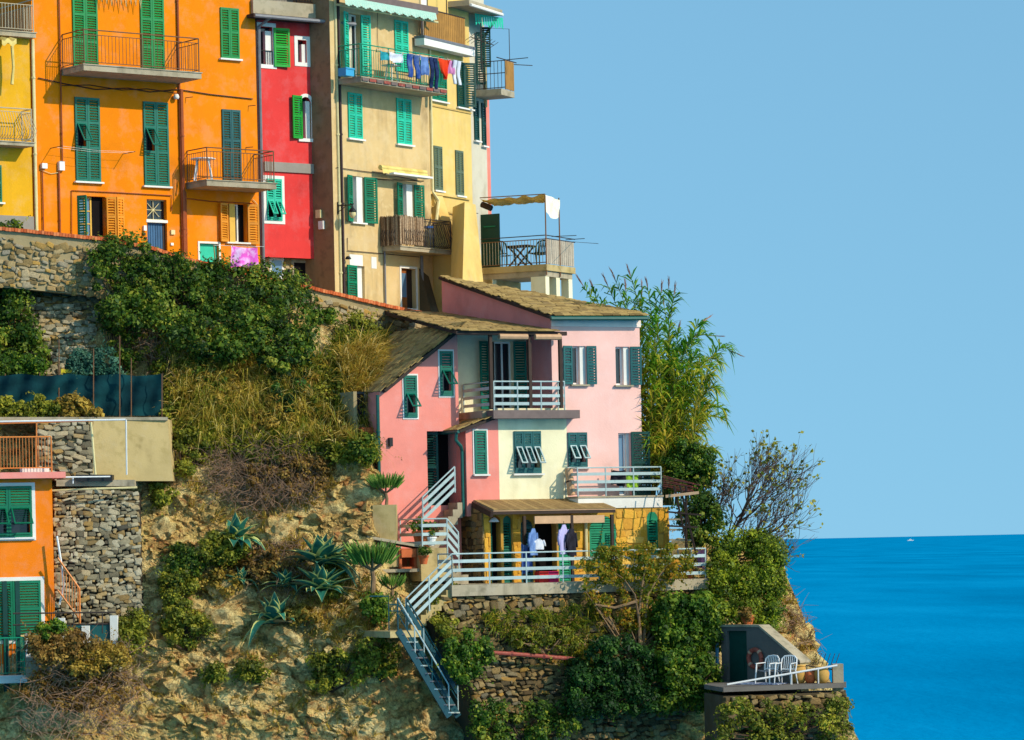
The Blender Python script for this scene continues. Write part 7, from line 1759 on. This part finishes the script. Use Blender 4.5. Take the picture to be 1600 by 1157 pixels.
# ------------------------------------------------------------------ bare fig tree
def fig():
    rr = random.Random(12); base = at(1118, 870, 99.6); o = empty('fig_tree', base); tag(o, 'almost bare fig tree with up-curved twigs over the sea', 'tree', kind='thing')
    br = MB(); tips = []
    def grow(p, d, L, r, lev):
        n = 4; pts = [p]; dd = d.copy()
        for i in range(n):
            dd = (dd + Vector((rr.uniform(-.16, .20), rr.uniform(-.16, .16), rr.uniform(-.06, .16) + (.10 if lev > 1 else .0)))).normalized(); pts.append(pts[-1] + dd * L / n)
        br.tube([q - base for q in pts], [r * (.9 - .45 * i / n) for i in range(n + 1)], 5 if lev < 3 else 4, 0, False)
        if lev == 5 or r < .0035: tips.append((pts[-1], dd)); return
        for k in range(rr.choice((3, 3, 4))):
            i = rr.randint(2, n) if lev else rr.randint(1, n); s = Vector((rr.uniform(-.55, .85), rr.uniform(-.7, .7), rr.uniform(-.75, .65)))
            grow(pts[i], (dd * .9 + s).normalized(), L * rr.uniform(.66, .9), r * .66, lev + 1)
    for d, L in (((.6, -.1, .85), 1.3), ((.9, .1, .45), 1.35), ((.3, 0, .95), 1.25), ((.98, -.2, .12), 1.2), ((.05, .1, 1), .95), ((.95, 0, -.2), 1.1), ((.85, -.3, -.35), 1.0), ((.75, .2, .65), 1.3)): grow(base + Vector((rr.uniform(-.1, .1), 0, 0)), Vector(d).normalized(), L, .042, 1)
    br.build('branches', 'bark_f', o, fix=False); rg = np.random.default_rng(4)
    T = [t for t in tips if rr.random() < .35]; C = np.array([tuple(t[0] - base) for t in T for _ in range(2)]) + rg.normal(0, .05, (len(T) * 2, 3)); V, Fq = leaf_arrays(C, np.tile([.2, -.6, .5], (len(C), 1)), rg.uniform(.07, .17, len(C)), .7, rg)
    raw_mesh('leaves', V, Fq, rg.uniform(.1, 1, len(C)), 'olive_l', o)
    m = MB(); m.tube([(-.1, .3, -1.0), (0, .1, -.4), (0, 0, .05)], [.12, .1, .08], 7); m.build('trunk', 'bark', o)
fig()
# ------------------------------------------------------------------ bushes on the right
yy = lambda x, y, d: at(x, y, interp1([830, 1000], [99.6, 97.8], y) - d)
patch('clipped_hedge', 'big rounded hedge on the headland above the hut', 'hedge', [(1112, 850), (1135, 836), (1180, 832), (1212, 842), (1224, 872), (1222, 925), (1212, 975), (1190, 990), (1150, 970), (1118, 960), (1108, 900)], 250, (.18, .32), 130, .075, 'hedge', 101, .9, depth=yy)
patch('green_bush', 'round green bush between reeds and fig tree', 'bush', [(1040, 720), (1060, 692), (1090, 690), (1110, 715), (1112, 755), (1085, 770), (1045, 765)], 80, (.16, .3), 110, .085, 'bright', 102, .7, depth=lambda x, y, d: at(x, y, 100.6 - d))
patch('green_bush', 'leafy shrub tangled behind the rusty pergola', 'bush', [(1060, 780), (1100, 770), (1130, 800), (1125, 850), (1085, 850), (1058, 820)], 60, (.14, .28), 90, .09, 'ivy', 103, .7, depth=lambda x, y, d: at(x, y, 99.4 - d))
fr = lambda k: (lambda x, y, d: PK.pt(x, y, WT + k + d))
patch('citrus_shrub', 'glossy green shrub in front of the terrace corner', 'shrub', [(1028, 950), (1050, 928), (1090, 925), (1118, 945), (1128, 985), (1118, 1020), (1060, 1030), (1030, 1000)], 110, (.17, .32), 110, .11, 'bright', 104, .7, depth=fr(.25), base=(1070, 1070))
patch('citrus_shrub', 'lower green shrub beside the hut steps', 'shrub', [(1025, 1025), (1080, 1015), (1120, 1040), (1122, 1110), (1030, 1110)], 90, (.16, .3), 110, .10, 'bright', 105, .6, depth=fr(.8), base=(1070, 1110))
patch('dark_bush', 'dark round bush at the foot of the retaining wall', 'bush', [(905, 1020), (940, 1000), (990, 998), (1015, 1020), (1022, 1110), (890, 1120), (888, 1050)], 130, (.16, .3), 110, .085, 'dkbush', 106, .8, depth=fr(.6), base=(955, 1120))
def vine_extra(o, base):
    m = MB(); rr = random.Random(3)
    for pts in ([(1003, 1020), (1000, 980), (992, 930), (975, 905), (960, 895)], [(1005, 1020), (1008, 970), (1012, 930), (1030, 900), (1045, 880)], [(1000, 1010), (998, 960), (1004, 910), (1010, 880)], [(995, 940), (960, 950), (930, 945)]):
        P = [PK.pt(x, y, WT + .45 + rr.uniform(0, .1)) - base for x, y in pts]; m.tube(P, [.045, .035, .028, .018, .012][:len(P)], 6)
    m.build('vine_stems', 'bark', o, fix=False)
patch('golden_vine', 'golden bougainvillea spilling over the terrace railing', 'vine', [(906, 885), (935, 862), (985, 856), (1030, 850), (1065, 858), (1082, 882), (1060, 910), (1020, 930), (985, 920), (935, 915)], 105, (.12, .26), 46, .085, 'bougain', 107, .5, depth=fr(.15), base=(1003, 1040), stems=False, extra=vine_extra)
patch('golden_vine', 'thin golden creeper hanging over the dark stones', 'vine', [(900, 905), (985, 925), (1035, 930), (1040, 985), (985, 990), (930, 960)], 60, (.1, .22), 42, .075, 'bougain', 108, .3, depth=fr(.2), base=(990, 1030), stem_mat='bark')
patch('golden_vine', 'yellowing creeper at the foot of the retaining wall', 'vine', [(800, 985), (890, 985), (905, 1015), (850, 1018), (800, 1010)], 34, (.1, .2), 55, .075, 'olive_l', 109, .3, depth=fr(.2), base=(850, 1020), stem_mat='bark')
patch('potted_plant_leaves', 'leafy plant trailing from the upper hut pot', 'plant', [(1152, 958), (1168, 952), (1176, 966), (1160, 972)], 8, (.08, .14), 60, .07, 'rust_l', 110, .2, depth=lambda x, y, d: at(x, y, 97.0 - d), stems=False)
patch('cliff_shrub', 'dark scrub covering the foot of the hut terrace', 'shrub', [(1120, 1100), (1180, 1092), (1240, 1108), (1320, 1096), (1350, 1160), (1120, 1165)], 60, (.14, .3), 80, .085, 'olive_l', 131, .5, depth=lambda x, y, d: at(x, y, interp1([1120, 1330], [92.9, 94.1], x) - d), base=(1220, 1150), group=SL)
patch('cliff_shrub', 'green scrub along the very foot of the retaining wall', 'shrub', [(740, 1100), (900, 1095), (900, 1160), (730, 1160)], 70, (.14, .28), 90, .085, 'ivy', 132, .5, depth=fr(.6), base=(820, 1160), group=SL)
# ------------------------------------------------------------------ laundry
def sheet(name, label, cat, A, B, h, mat, seed, group=None, taper=1.0, wave=.05, parts=None):
    """cloth pegged between world points A and B, hanging h metres"""
    rr = random.Random(seed); A = Vector(A); B = Vector(B); o = empty(name, (A + B) / 2 - Vector((0, 0, h))); tag(o, label, cat, group, kind='thing'); b = o.location
    N, K = 14, 10; V = []; d = B - A; n = Vector((d.y, -d.x, 0)).normalized(); ph = rr.uniform(0, 6)
    for i in range(N + 1):
        for j in range(K + 1):
            t = i / N; q = j / K; tt = .5 + (t - .5) * (1 - (1 - taper) * q); P = A.lerp(B, tt) - Vector((0, 0, h * q * (1 + .06 * math.sin(t * 5 + ph)) + .04 * math.sin(math.pi * t) * (1 - q)))
            V.append(P + n * (wave * math.sin(t * 11 + ph + q * 1.5) * (.3 + q) + .02 * math.sin(q * 7 + t * 3)) - b)
    m = MB(); m.add(V, [(i * (K + 1) + j, i * (K + 1) + j + 1, (i + 1) * (K + 1) + j + 1, (i + 1) * (K + 1) + j) for i in range(N) for j in range(K)])
    m.build('fabric', mat, o, smooth=True, fix=False)
    pg = MB()
    for t in (.06, .94): P = A.lerp(B, t) - b; pg.box(P.x - .012, P.x + .012, P.y - .015, P.y + .015, P.z - .04, P.z + .03)
    pg.build('pegs', 'wood_p', o); return o
def trousers(name, label, A, B, h, mat, seed, group):
    rr = random.Random(seed); A = Vector(A); B = Vector(B); o = empty(name, (A + B) / 2 - Vector((0, 0, h))); tag(o, label, 'trousers', group, kind='thing'); b = o.location; d = B - A; n = Vector((d.y, -d.x, 0)).normalized()
    for s0, s1 in ((0, .5), (.5, 1)):
        m = MB(); N = 8; K = 10; V = []
        for i in range(N):
            a = 2 * math.pi * i / N
            for j in range(K + 1):
                q = j / K; c = A.lerp(B, (s0 + s1) / 2 + (.06 if s0 else -.06) * q) - Vector((0, 0, h * q)); w = d.length * .26 * (1 - .35 * q); V.append(c + d.normalized() * math.cos(a) * w + n * (math.sin(a) * .045 + .03 * math.sin(q * 6 + seed)) - b)
        m.add(V, [(i * (K + 1) + j, i * (K + 1) + j + 1, ((i + 1) % N) * (K + 1) + j + 1, ((i + 1) % N) * (K + 1) + j) for i in range(N) for j in range(K)]); m.build('trouser_leg', mat, o, smooth=True, fix=False)
    return o
def shirt(name, label, P, w, h, ang, mat, seed, group):
    """shirt on a hanger"""
    o = empty(name, Vector(P) - Vector((0, 0, h)), ang); tag(o, label, 'shirt', group, kind='thing'); rr = random.Random(seed); m = MB(); N, K = 14, 10; V = []
    for i in range(N):
        a = 2 * math.pi * i / N
        for j in range(K + 1):
            q = j / K; ww = w * (.12 + .38 * min(1, q * 4)) * (1 + .06 * math.sin(q * 5 + a)); V.append((math.cos(a) * ww, math.sin(a) * (.025 + .03 * q) + .018 * math.sin(math.cos(a) * 7 + q * 4), h * (1 - q)))
    m.add(V, [(i * (K + 1) + j, i * (K + 1) + j + 1, ((i + 1) % N) * (K + 1) + j + 1, ((i + 1) % N) * (K + 1) + j) for i in range(N) for j in range(K)]); m.build('body', mat, o, smooth=True, fix=False)
    for s in (-1, 1): MB().tube([(s * w * .42, 0, h * .82), (s * w * .58, .01, h * .55), (s * w * .6, .0, h * .3)], [.045, .038, .034], 7).build('sleeve', mat, o, smooth=True)
    MB().tube([(0, 0, h), (0, 0, h + .1)], .008, 5).build('hanger_hook', 'black', o); return o
M['towel'] = cloth('pink_towel', (224, 92, 190), (240, 200, 232), 4.0); M['towel2'] = cloth('striped_towel', (196, 120, 168), (216, 150, 190), stripe=('X', 20))
M['denim'] = cloth('blue_denim', (40, 70, 140), (86, 104, 140), 5); M['navy'] = cloth('navy_cloth', (26, 36, 66), (44, 58, 96), 5); M['redc'] = cloth('red_orange_cloth', (226, 66, 30), (206, 50, 30)); M['tealc'] = cloth('teal_cloth', (40, 140, 150), (60, 160, 170)); M['whitec'] = cloth('white_cloth', (214, 214, 218), (190, 194, 206)); M['lilac'] = cloth('lilac_striped_cloth', (196, 184, 224), (150, 150, 200), stripe=('X', 14, 2)); M['blueshirt'] = cloth('blue_cloth', (110, 140, 190), (80, 108, 160), 4); M['greenc'] = cloth('lime_cloth', (150, 190, 60), (130, 170, 50)); M['black_c'] = cloth('black_cloth', (30, 28, 36), (46, 44, 54))
LG = 'laundry drying on the beige house balcony'
def bl(px, py, w=1.02): return BG.pt(px, py, w)
sheet('hand_towel', 'small teal towel pegged at the left of the aqua railing', 'towel', bl(593, 79), bl(607, 81), .28, 'tealc', 1, LG)
sheet('white_cloth', 'white cloth hanging inside the aqua balcony rail', 'cloth', bl(608, 81), bl(631, 84), .3, 'whitec', 2, LG)
trousers('jeans', 'pair of blue jeans drying on the aqua balcony', bl(636, 84), bl(656, 88), .72, 'denim', 3, LG)
sheet('shirt', 'crumpled blue and white shirt beside the jeans', 'shirt', bl(655, 86), bl(670, 89), .6, 'blueshirt', 4, LG, .7)
trousers('trousers', 'long navy trousers hanging below the balcony edge', bl(671, 89), bl(684, 92), .95, 'navy', 5, LG)
sheet('red_cloth', 'bright red-orange cloth hanging as a point', 'cloth', bl(684, 90), bl(705, 94), .62, 'redc', 6, LG, .15)
sheet('pink_cloth', 'dusty pink cloth between the red cloth and white leggings', 'cloth', bl(699, 92), bl(709, 95), .45, 'towel2', 7, LG, .8)
trousers('leggings', 'white leggings with navy ends at the right of the washing', bl(707, 94), bl(719, 97), .75, 'whitec', 8, LG)
P0, P1 = bl(588, 77), bl(725, 97); o = empty('washing_line', P0); MB().tube([(0, 0, 0), P1 - P0], .006, 4).build('line', 'whitetrim', o); MB().tube([(0, 0, .0), (0, .3, -.05)], .012, 5).build('arm', 'rail_green', o); tag(o, 'thin washing line along the aqua balcony rail', 'clothes line')
# towel below the orange house
A = at(361, 384, 101.9); B = at(402, 387, 102.3)
sheet('pink_towel', 'pink and white tie-dyed towel over the ivy by the red house', 'towel', A, B, .62, 'towel', 11); o = empty('towel_line', A + Vector((-.5, 0, 0))); MB().tube([(0, 0, .02), B - A + Vector((.7, 0, .02))], .007, 4).build('line', 'whitetrim', o); MB().tube([(0, 0, .02), (0, .3, -.4)], .015, 5).build('arm', 'rail_orange', o); tag(o, 'short clothes line holding the pink towel', 'clothes line')
# washing under the pink house canopy
WG = 'clothes hung under the wooden canopy'; wf = G['WF'] + .1
shirt('shirt', 'pale blue shirt hanging left under the canopy', PK.pt(833, 826, wf), .52, .74, PK.a + R(40), 'blueshirt', 1, WG); shirt('shirt', 'small white top beside the pale blue shirt', PK.pt(842, 842, wf), .3, .3, PK.a, 'whitec', 2, WG)
shirt('shirt', 'lilac striped shirt hanging in the middle of the canopy', PK.pt(881, 820, wf), .46, .82, PK.a + R(30), 'lilac', 3, WG); shirt('jacket', 'black jacket hanging beside the lilac shirt', PK.pt(893, 826, wf), .44, .76, PK.a + R(30), 'black_c', 4, WG)
sheet('blue_towel', 'dark blue towel hung low under the canopy', 'towel', PK.pt(814, 850, wf), PK.pt(830, 850, wf), .8, 'denim', 21, WG); sheet('striped_towel', 'mauve striped towel at the right end of the terrace rail', 'towel', PK.wor((TU1 - .02, -WT + .05, TZ + .84)), PK.wor((TU1 + .0, -WT + .55, TZ + .84)), .55, 'towel2', 22)
sheet('lime_towel', 'lime green towel on the right pink balcony', 'towel', PK.pt(978, 740, 1.0), PK.pt(998, 740, 1.0), .42, 'greenc', 23); sheet('dark_clothes', 'dark clothes on the drying rack of the right balcony', 'clothes', PK.pt(955, 734, 1.0), PK.pt(978, 734, 1.0), .45, 'black_c', 24)
# ------------------------------------------------------------------ furniture
def armchair(label, P, ang, mat, group, s=1.0):
    """moulded plastic armchair"""
    o = empty('plastic_armchair', P, ang); tag(o, label, 'chair', group, kind='thing')
    m = MB(); N = 6; V = []
    for i in range(N + 1):
        for j in range(N + 1): x = (-.23 + .46 * i / N); y = -.22 + .44 * j / N; V.append((x, y, .42 + .02 * ((i - 3) / 3) ** 2 + (.02 if j == 0 else 0) - .03 * j / N))
    m.add(V, [(i * (N + 1) + j, (i + 1) * (N + 1) + j, (i + 1) * (N + 1) + j + 1, i * (N + 1) + j + 1) for i in range(N) for j in range(N)]); k = len(V); m.add([(x, y, z - .02) for x, y, z in V], [(i * (N + 1) + j, i * (N + 1) + j + 1, (i + 1) * (N + 1) + j + 1, (i + 1) * (N + 1) + j) for i in range(N) for j in range(N)]); m.build('seat', mat, o, fix=False)
    for sx in (-1, 1):
        MB().tube([(sx * .25, -.22, .64), (sx * .255, -.24, .42), (sx * .28, -.27, 0)], [.024, .028, .018], 6).build('leg', mat, o)
        MB().tube([(sx * .23, .2, .42), (sx * .27, .3, 0)], [.028, .018], 6).build('leg', mat, o)
        MB().beam((sx * .26, -.25, .645), (sx * .25, .24, .66), .055, .025).build('armrest', mat, o)
    b = MB(); arc = [(-.24, .2, .40), (-.26, .25, .60), (-.25, .30, .78), (-.17, .33, .86), (0, .345, .88), (.17, .33, .86), (.25, .30, .78), (.26, .25, .60), (.24, .2, .40)]; b.tube(arc, .026, 6); b.tube([(-.24, .215, .46), (0, .23, .46), (.24, .215, .46)], .02, 6); b = b.build('backrest', mat, o)
    for i in range(6): x = -.17 + .34 * i / 5; MB().beam((x * .95, .225, .46), (x, .325, .85), .036, .014, (1, 0, 0)).build('slat', mat, b)
    o.scale = (s, s, s); return o
def fl_at(px, Y): p = ray(px, 1060); return Vector((p.x * Y, Y, HZ + .002))
armchair('white plastic armchair nearer the life ring', fl_at(1199, 94.9), R(-40), 'plastic_w', 'white plastic chairs on the hut terrace', .86)
armchair('white plastic armchair nearer the terracotta pots', fl_at(1228, 94.5), R(-28), 'plastic_w', 'white plastic chairs on the hut terrace', .86)
dk = lambda x, y: TD.wor((x, y, .0))
armchair('green plastic chair at the open end of the deck table', dk(.5, .55), TD.a + R(-100), 'plastic_g', 'green chairs on the roof deck', .95)
armchair('green plastic chair beside the green shutter on the deck', dk(.5, 1.75), TD.a + R(85), 'plastic_g', 'green chairs on the roof deck', .95)
def table(name, label, P, ang, w, d, h, mat, lat=False, rnd=False):
    o = empty(name, P, ang); tag(o, label, 'table', kind='thing')
    if rnd: MB().lathe([(0, h), (w / 2, h), (w / 2, h - .03), (0, h - .03)], n=18).build('table_top', mat, o)
    else: MB().box(-w / 2, w / 2, -d / 2, d / 2, h - .04, h).build('table_top', mat, o)
    for sx in (-1, 1):
        for sy in (-1, 1):
            if lat: MB().beam((sx * w * .4, sy * d * .42, h - .04), (-sx * w * .4, sy * d * .42, 0), .03, .05).build('leg', mat, o)
            else: MB().tube([(sx * w * .22, sy * d * .22, h - .03), (sx * w * .34, sy * d * .34, 0)], .022, 6).build('leg', mat, o)
    return o
table('garden_table', 'dark slatted folding table on the roof deck', dk(.5, 1.15), TD.a + R(90), .8, .6, .68, 'wood_d', True)
u, z = OR.hit(318, 290, .55); table('round_table', 'round white plastic table on the small orange balcony', OR.wor((u, -.55, OR.hit(291, 286)[1] + .002)), 0, .75, .75, .68, 'plastic_w', rnd=True)
u = BG.hit(614, 120, .5)[0]; zb_ = BG.hit(526, 124)[1]; table('white_table', 'small white table on the laundry balcony', BG.wor((u, -.45, zb_ + .002)), BG.a, .5, .4, .6, 'plastic_w')
u = BG.hit(541, 118, .6)[0]; o = empty('blue_crate', BG.wor((u, -.6, zb_ + .002)), BG.a); tag(o, 'blue plastic crate on the laundry balcony floor', 'crate'); m = MB(); m.box(-.2, .2, -.15, .15, 0, .03); m.box(-.2, .2, -.15, -.13, .03, .24); m.box(-.2, .2, .13, .15, .03, .24); m.box(-.2, -.18, -.13, .13, .03, .24); m.box(.18, .2, -.13, .13, .03, .24); M['bluep'] = paint('blue_plastic', (60, 150, 190), .4, .05); m.build('tray', 'bluep', o); MB().box(-.22, .22, -.17, -.15, .2, .25).build('rim', 'bluep', o)
# blue bucket-like stool on the bellied balcony
u = BG.hit(672, 380, .5)[0]; zz = BG.hit(593, 386)[1]; o = empty('blue_stool', BG.wor((u, -.45, zz + .002))); tag(o, 'blue topped stool inside the bellied iron balcony', 'stool'); M['blues'] = paint('deep_blue_plastic', (20, 90, 170), .4, .05); MB().lathe([(0, .72), (.16, .72), (.16, .66), (0, .66)], n=12).build('seat', 'blues', o)
for k in range(4): a = k * 1.57 + .4; MB().tube([(math.cos(a) * .1, math.sin(a) * .1, .66), (math.cos(a) * .16, math.sin(a) * .16, 0)], .015, 5).build('leg', 'pipe_grey', o)
# life ring
def life_ring():
    f = HT; u, z = f.hit(1180, 1029, .06); o = empty('life_ring', f.wor((u, -.07, z)), f.a); tag(o, 'faded red life ring hanging on the dark hut wall', 'life ring'); m = MB(); N = 24
    m.tube([(math.cos(2 * math.pi * k / N) * .24, 0, math.sin(2 * math.pi * k / N) * .24) for k in range(N + 1)], .062, 8, caps=False); m.build('ring', 'ringred', o, smooth=True)
    for k in range(4): a = k * math.pi / 2 + .78; c = Vector((math.cos(a) * .24, 0, math.sin(a) * .24)); t = Vector((-math.sin(a), 0, math.cos(a))) * .035; MB().tube([c - t, c + t], .067, 8).build('band', 'ringband', o)
M['ringred'] = paint('faded_red', (170, 84, 66), .7, .15); M['ringband'] = paint('faded_band', (196, 150, 120), .7, .1)
life_ring()
# patterned rug, pots on the hut terrace
M['rug'] = cloth('blue_white_rug', (30, 70, 140), (226, 226, 226), 9.0)
p = [fl_at(1140, 95.0), fl_at(1215, 94.1), fl_at(1232, 95.0), fl_at(1160, 96.0)]; o = MB().prism([q + Vector((0, 0, .004)) for q in p], (0, 0, .012)).build('terrace_rug', 'rug'); tag(o, 'blue and white patterned rug on the hut terrace floor', 'rug', kind='thing')
def jar(px, Y, s, label, mat):
    o = empty('terracotta_jar', fl_at(px, Y)); tag(o, label, 'jar', 'jars on the hut terrace'); MB().lathe([(0, 0), (.12 * s, 0), (.19 * s, .12 * s), (.21 * s, .26 * s), (.17 * s, .38 * s), (.15 * s, .40 * s)], n=14).build('body', mat, o, smooth=True); MB().lathe([(.15 * s, .40 * s), (.18 * s, .42 * s), (.18 * s, .45 * s), (.13 * s, .45 * s), (.12 * s, .3 * s), (0, .3 * s)], n=14).build('rim', mat, o, smooth=True)
M['jar_y'] = paint('yellow_clay', (196, 150, 74), .8, .15)
jar(1248, 94.9, 1.1, 'yellowish clay jar beside the white chairs', 'jar_y'); jar(1266, 94.8, .8, 'low terracotta jar in the middle of the pots', 'terracotta'); jar(1284, 94.7, 1.0, 'clay jar nearest the concrete pier', 'jar_y')
# flower pots on the stair landing and around
def leafy(px, py, w, label, s, mat, seed, pm='terracotta'):
    o, P = pot(px, py, PK, w, s, label, pm); rg = np.random.default_rng(seed); C = [tuple(Vector((rg.normal(0, .09 * s), rg.normal(0, .09 * s), .32 * s + abs(rg.normal(0, .08 * s))))) for _ in range(9)]
    P_, Nn, L, var = clump_leaves(np.array(C), [.12 * s] * 9, 40, .07 * s, rg); V, Fq = leaf_arrays(P_, Nn, L, .6, rg); raw_mesh('foliage', V, Fq, var, mat, o)
leafy(664, 846, 1.35, 'potted plant at the back of the stair landing', 1.1, 'bright', 1); leafy(674, 853, 1.45, 'white pot with plant on the stair landing', .9, 'ivy', 2, 'white'); leafy(656, 850, 1.0, 'leafy pot behind the landing railing', 1.3, 'bright', 3); leafy(662, 882, 1.9, 'terracotta pot beside the brick oven', .9, 'ivy', 4); leafy(1076, 908, WT - .6, 'terracotta pot behind the terrace railing', 1.2, 'rust_l', 5)
q = at(1168, 976, 97.2); o = empty('flower_pot', q); tag(o, 'round terracotta pot on top of the hut', 'flower pot', 'terracotta flower pots'); MB().lathe([(0, 0), (.14, 0), (.2, .2), (.22, .2), (.22, .26), (.18, .26), (.16, .18), (0, .18)], n=14).build('pot', 'terracotta', o)
# red crate on the terrace
q = PK.wor((PK.hit(845, 900, G['WF'])[0], -G['WF'] - .35, TZ + .002)); o = empty('red_crate', q, PK.a); tag(o, 'red and magenta plastic crate behind the terrace railing', 'crate'); M['redp'] = paint('red_plastic', (214, 44, 40), .4, .05); M['magp'] = paint('magenta_plastic', (190, 30, 90), .4, .05); m = MB(); m.box(-.3, -.02, -.15, .15, 0, .02); m.box(-.3, -.02, -.15, -.13, .02, .3); m.box(-.3, -.02, .13, .15, .02, .3); m.box(-.3, -.28, -.13, .13, .02, .3); m.build('red_box', 'redp', o); m = MB(); m.box(.0, .3, -.15, .15, 0, .02); m.box(.0, .3, -.15, -.13, .02, .3); m.box(.0, .3, .13, .15, .02, .3); m.box(.28, .3, -.13, .13, .02, .3); m.build('magenta_box', 'magp', o)
# rolled mat on the right balcony
q = PK.pt(893, 774, .95); o = empty('rolled_mat', q, PK.a); tag(o, 'beige rolled mat leaning at the left end of the right balcony', 'mat'); MB().tube([(0, 0, 0), (-.02, .1, .75)], .11, 10).build('roll', 'wood_p', o); MB().tube([(-.01, .05, .36), (-.012, .06, .40)], .117, 10).build('strap', 'wood_d', o)
# yellow chair behind the net
q = at(108, 592, 98.25); o = empty('yellow_chair', q); tag(o, 'yellow folding chair behind the shade net', 'chair', kind='thing'); M['yel'] = paint('yellow_paint', (226, 196, 40), .5, .1)
for x in (-.2, .2): MB().tube([(x, 0, -.3), (x, 0, .28)], .022, 6).build('leg', 'yel', o)
MB().box(-.22, .22, -.02, .02, .16, .26).build('backrest', 'yel', o); MB().box(-.22, .22, -.3, 0, -.06, -.02).build('seat', 'yel', o)
# rusty pergola right of the pink house
def pergola():
    q = PK.pt(1066, 880, .8); o = empty('rusty_pergola', q); tag(o, 'rusty timber pergola sagging beside the pink house', 'pergola'); rr = random.Random(8)
    for k in range(7): a = at(1036, 744 + 3.2 * k, 98.2 + .3 * k) - q; b = at(1086 + rr.uniform(-6, 8), 756 + 2.4 * k, 97.6 + .3 * k) - q; MB().beam(a, b, .03, .03).build('slat', 'rust', o)
    for pts in (((1053, 760), (1078, 870)), ((1062, 758), (1088, 868)), ((1072, 760), (1072, 868)), ((1042, 800), (1096, 805)), ((1042, 822), (1090, 824))): MB().beam(at(*pts[0], 98.1) - q, at(*pts[1], 98.0) - q, .05, .05).build('beam', 'wood_d', o)
    MB().beam(at(1040, 776, 98.0) - q, at(1092, 770, 98.0) - q, .06, .08).build('beam', 'wood_p', o)
    for k in range(3): MB().beam(at(1046, 812 + 16 * k, 98.9) - q, at(1080, 812 + 16 * k, 98.9) - q, .3, .05).build('shelf', 'concrete', o)
pergola()
# far boat
def boat():
    r = ray(1423, 845.5); t = -CAMZ / r.z; P = Vector((r.x * t, t, 0)); o = empty('boat', P); tag(o, 'tiny white boat far out near the horizon', 'boat'); s = t / F
    m = MB(); L = 5 * s; m.prism([(-L, 0, .3 * s), (L * .8, 0, .3 * s), (L * 1.05, 0, 1.4 * s), (-L, 0, 1.2 * s)], (0, 2 * s, 0)); m.build('hull', 'plastic_w', o); MB().box(-L * .5, L * .3, .3 * s, 1.6 * s, 1.2 * s, 2.6 * s).build('cabin', 'plastic_w', o); MB().tube([(0, s, 2.6 * s), (0, s, 4.4 * s)], .15 * s, 5).build('mast', 'plastic_w', o)
boat()
# overhead wire by the deck
a = TD.pt(895, 378); o = empty('overhead_wire', a); tag(o, 'thin wire running out to the right of the roof deck', 'wire'); MB().tube([(0, 0, 0), at(905, 379, 111.6) - a, at(935, 381, 111.8) - a], .008, 4).build('wire', 'rail_dark', o)
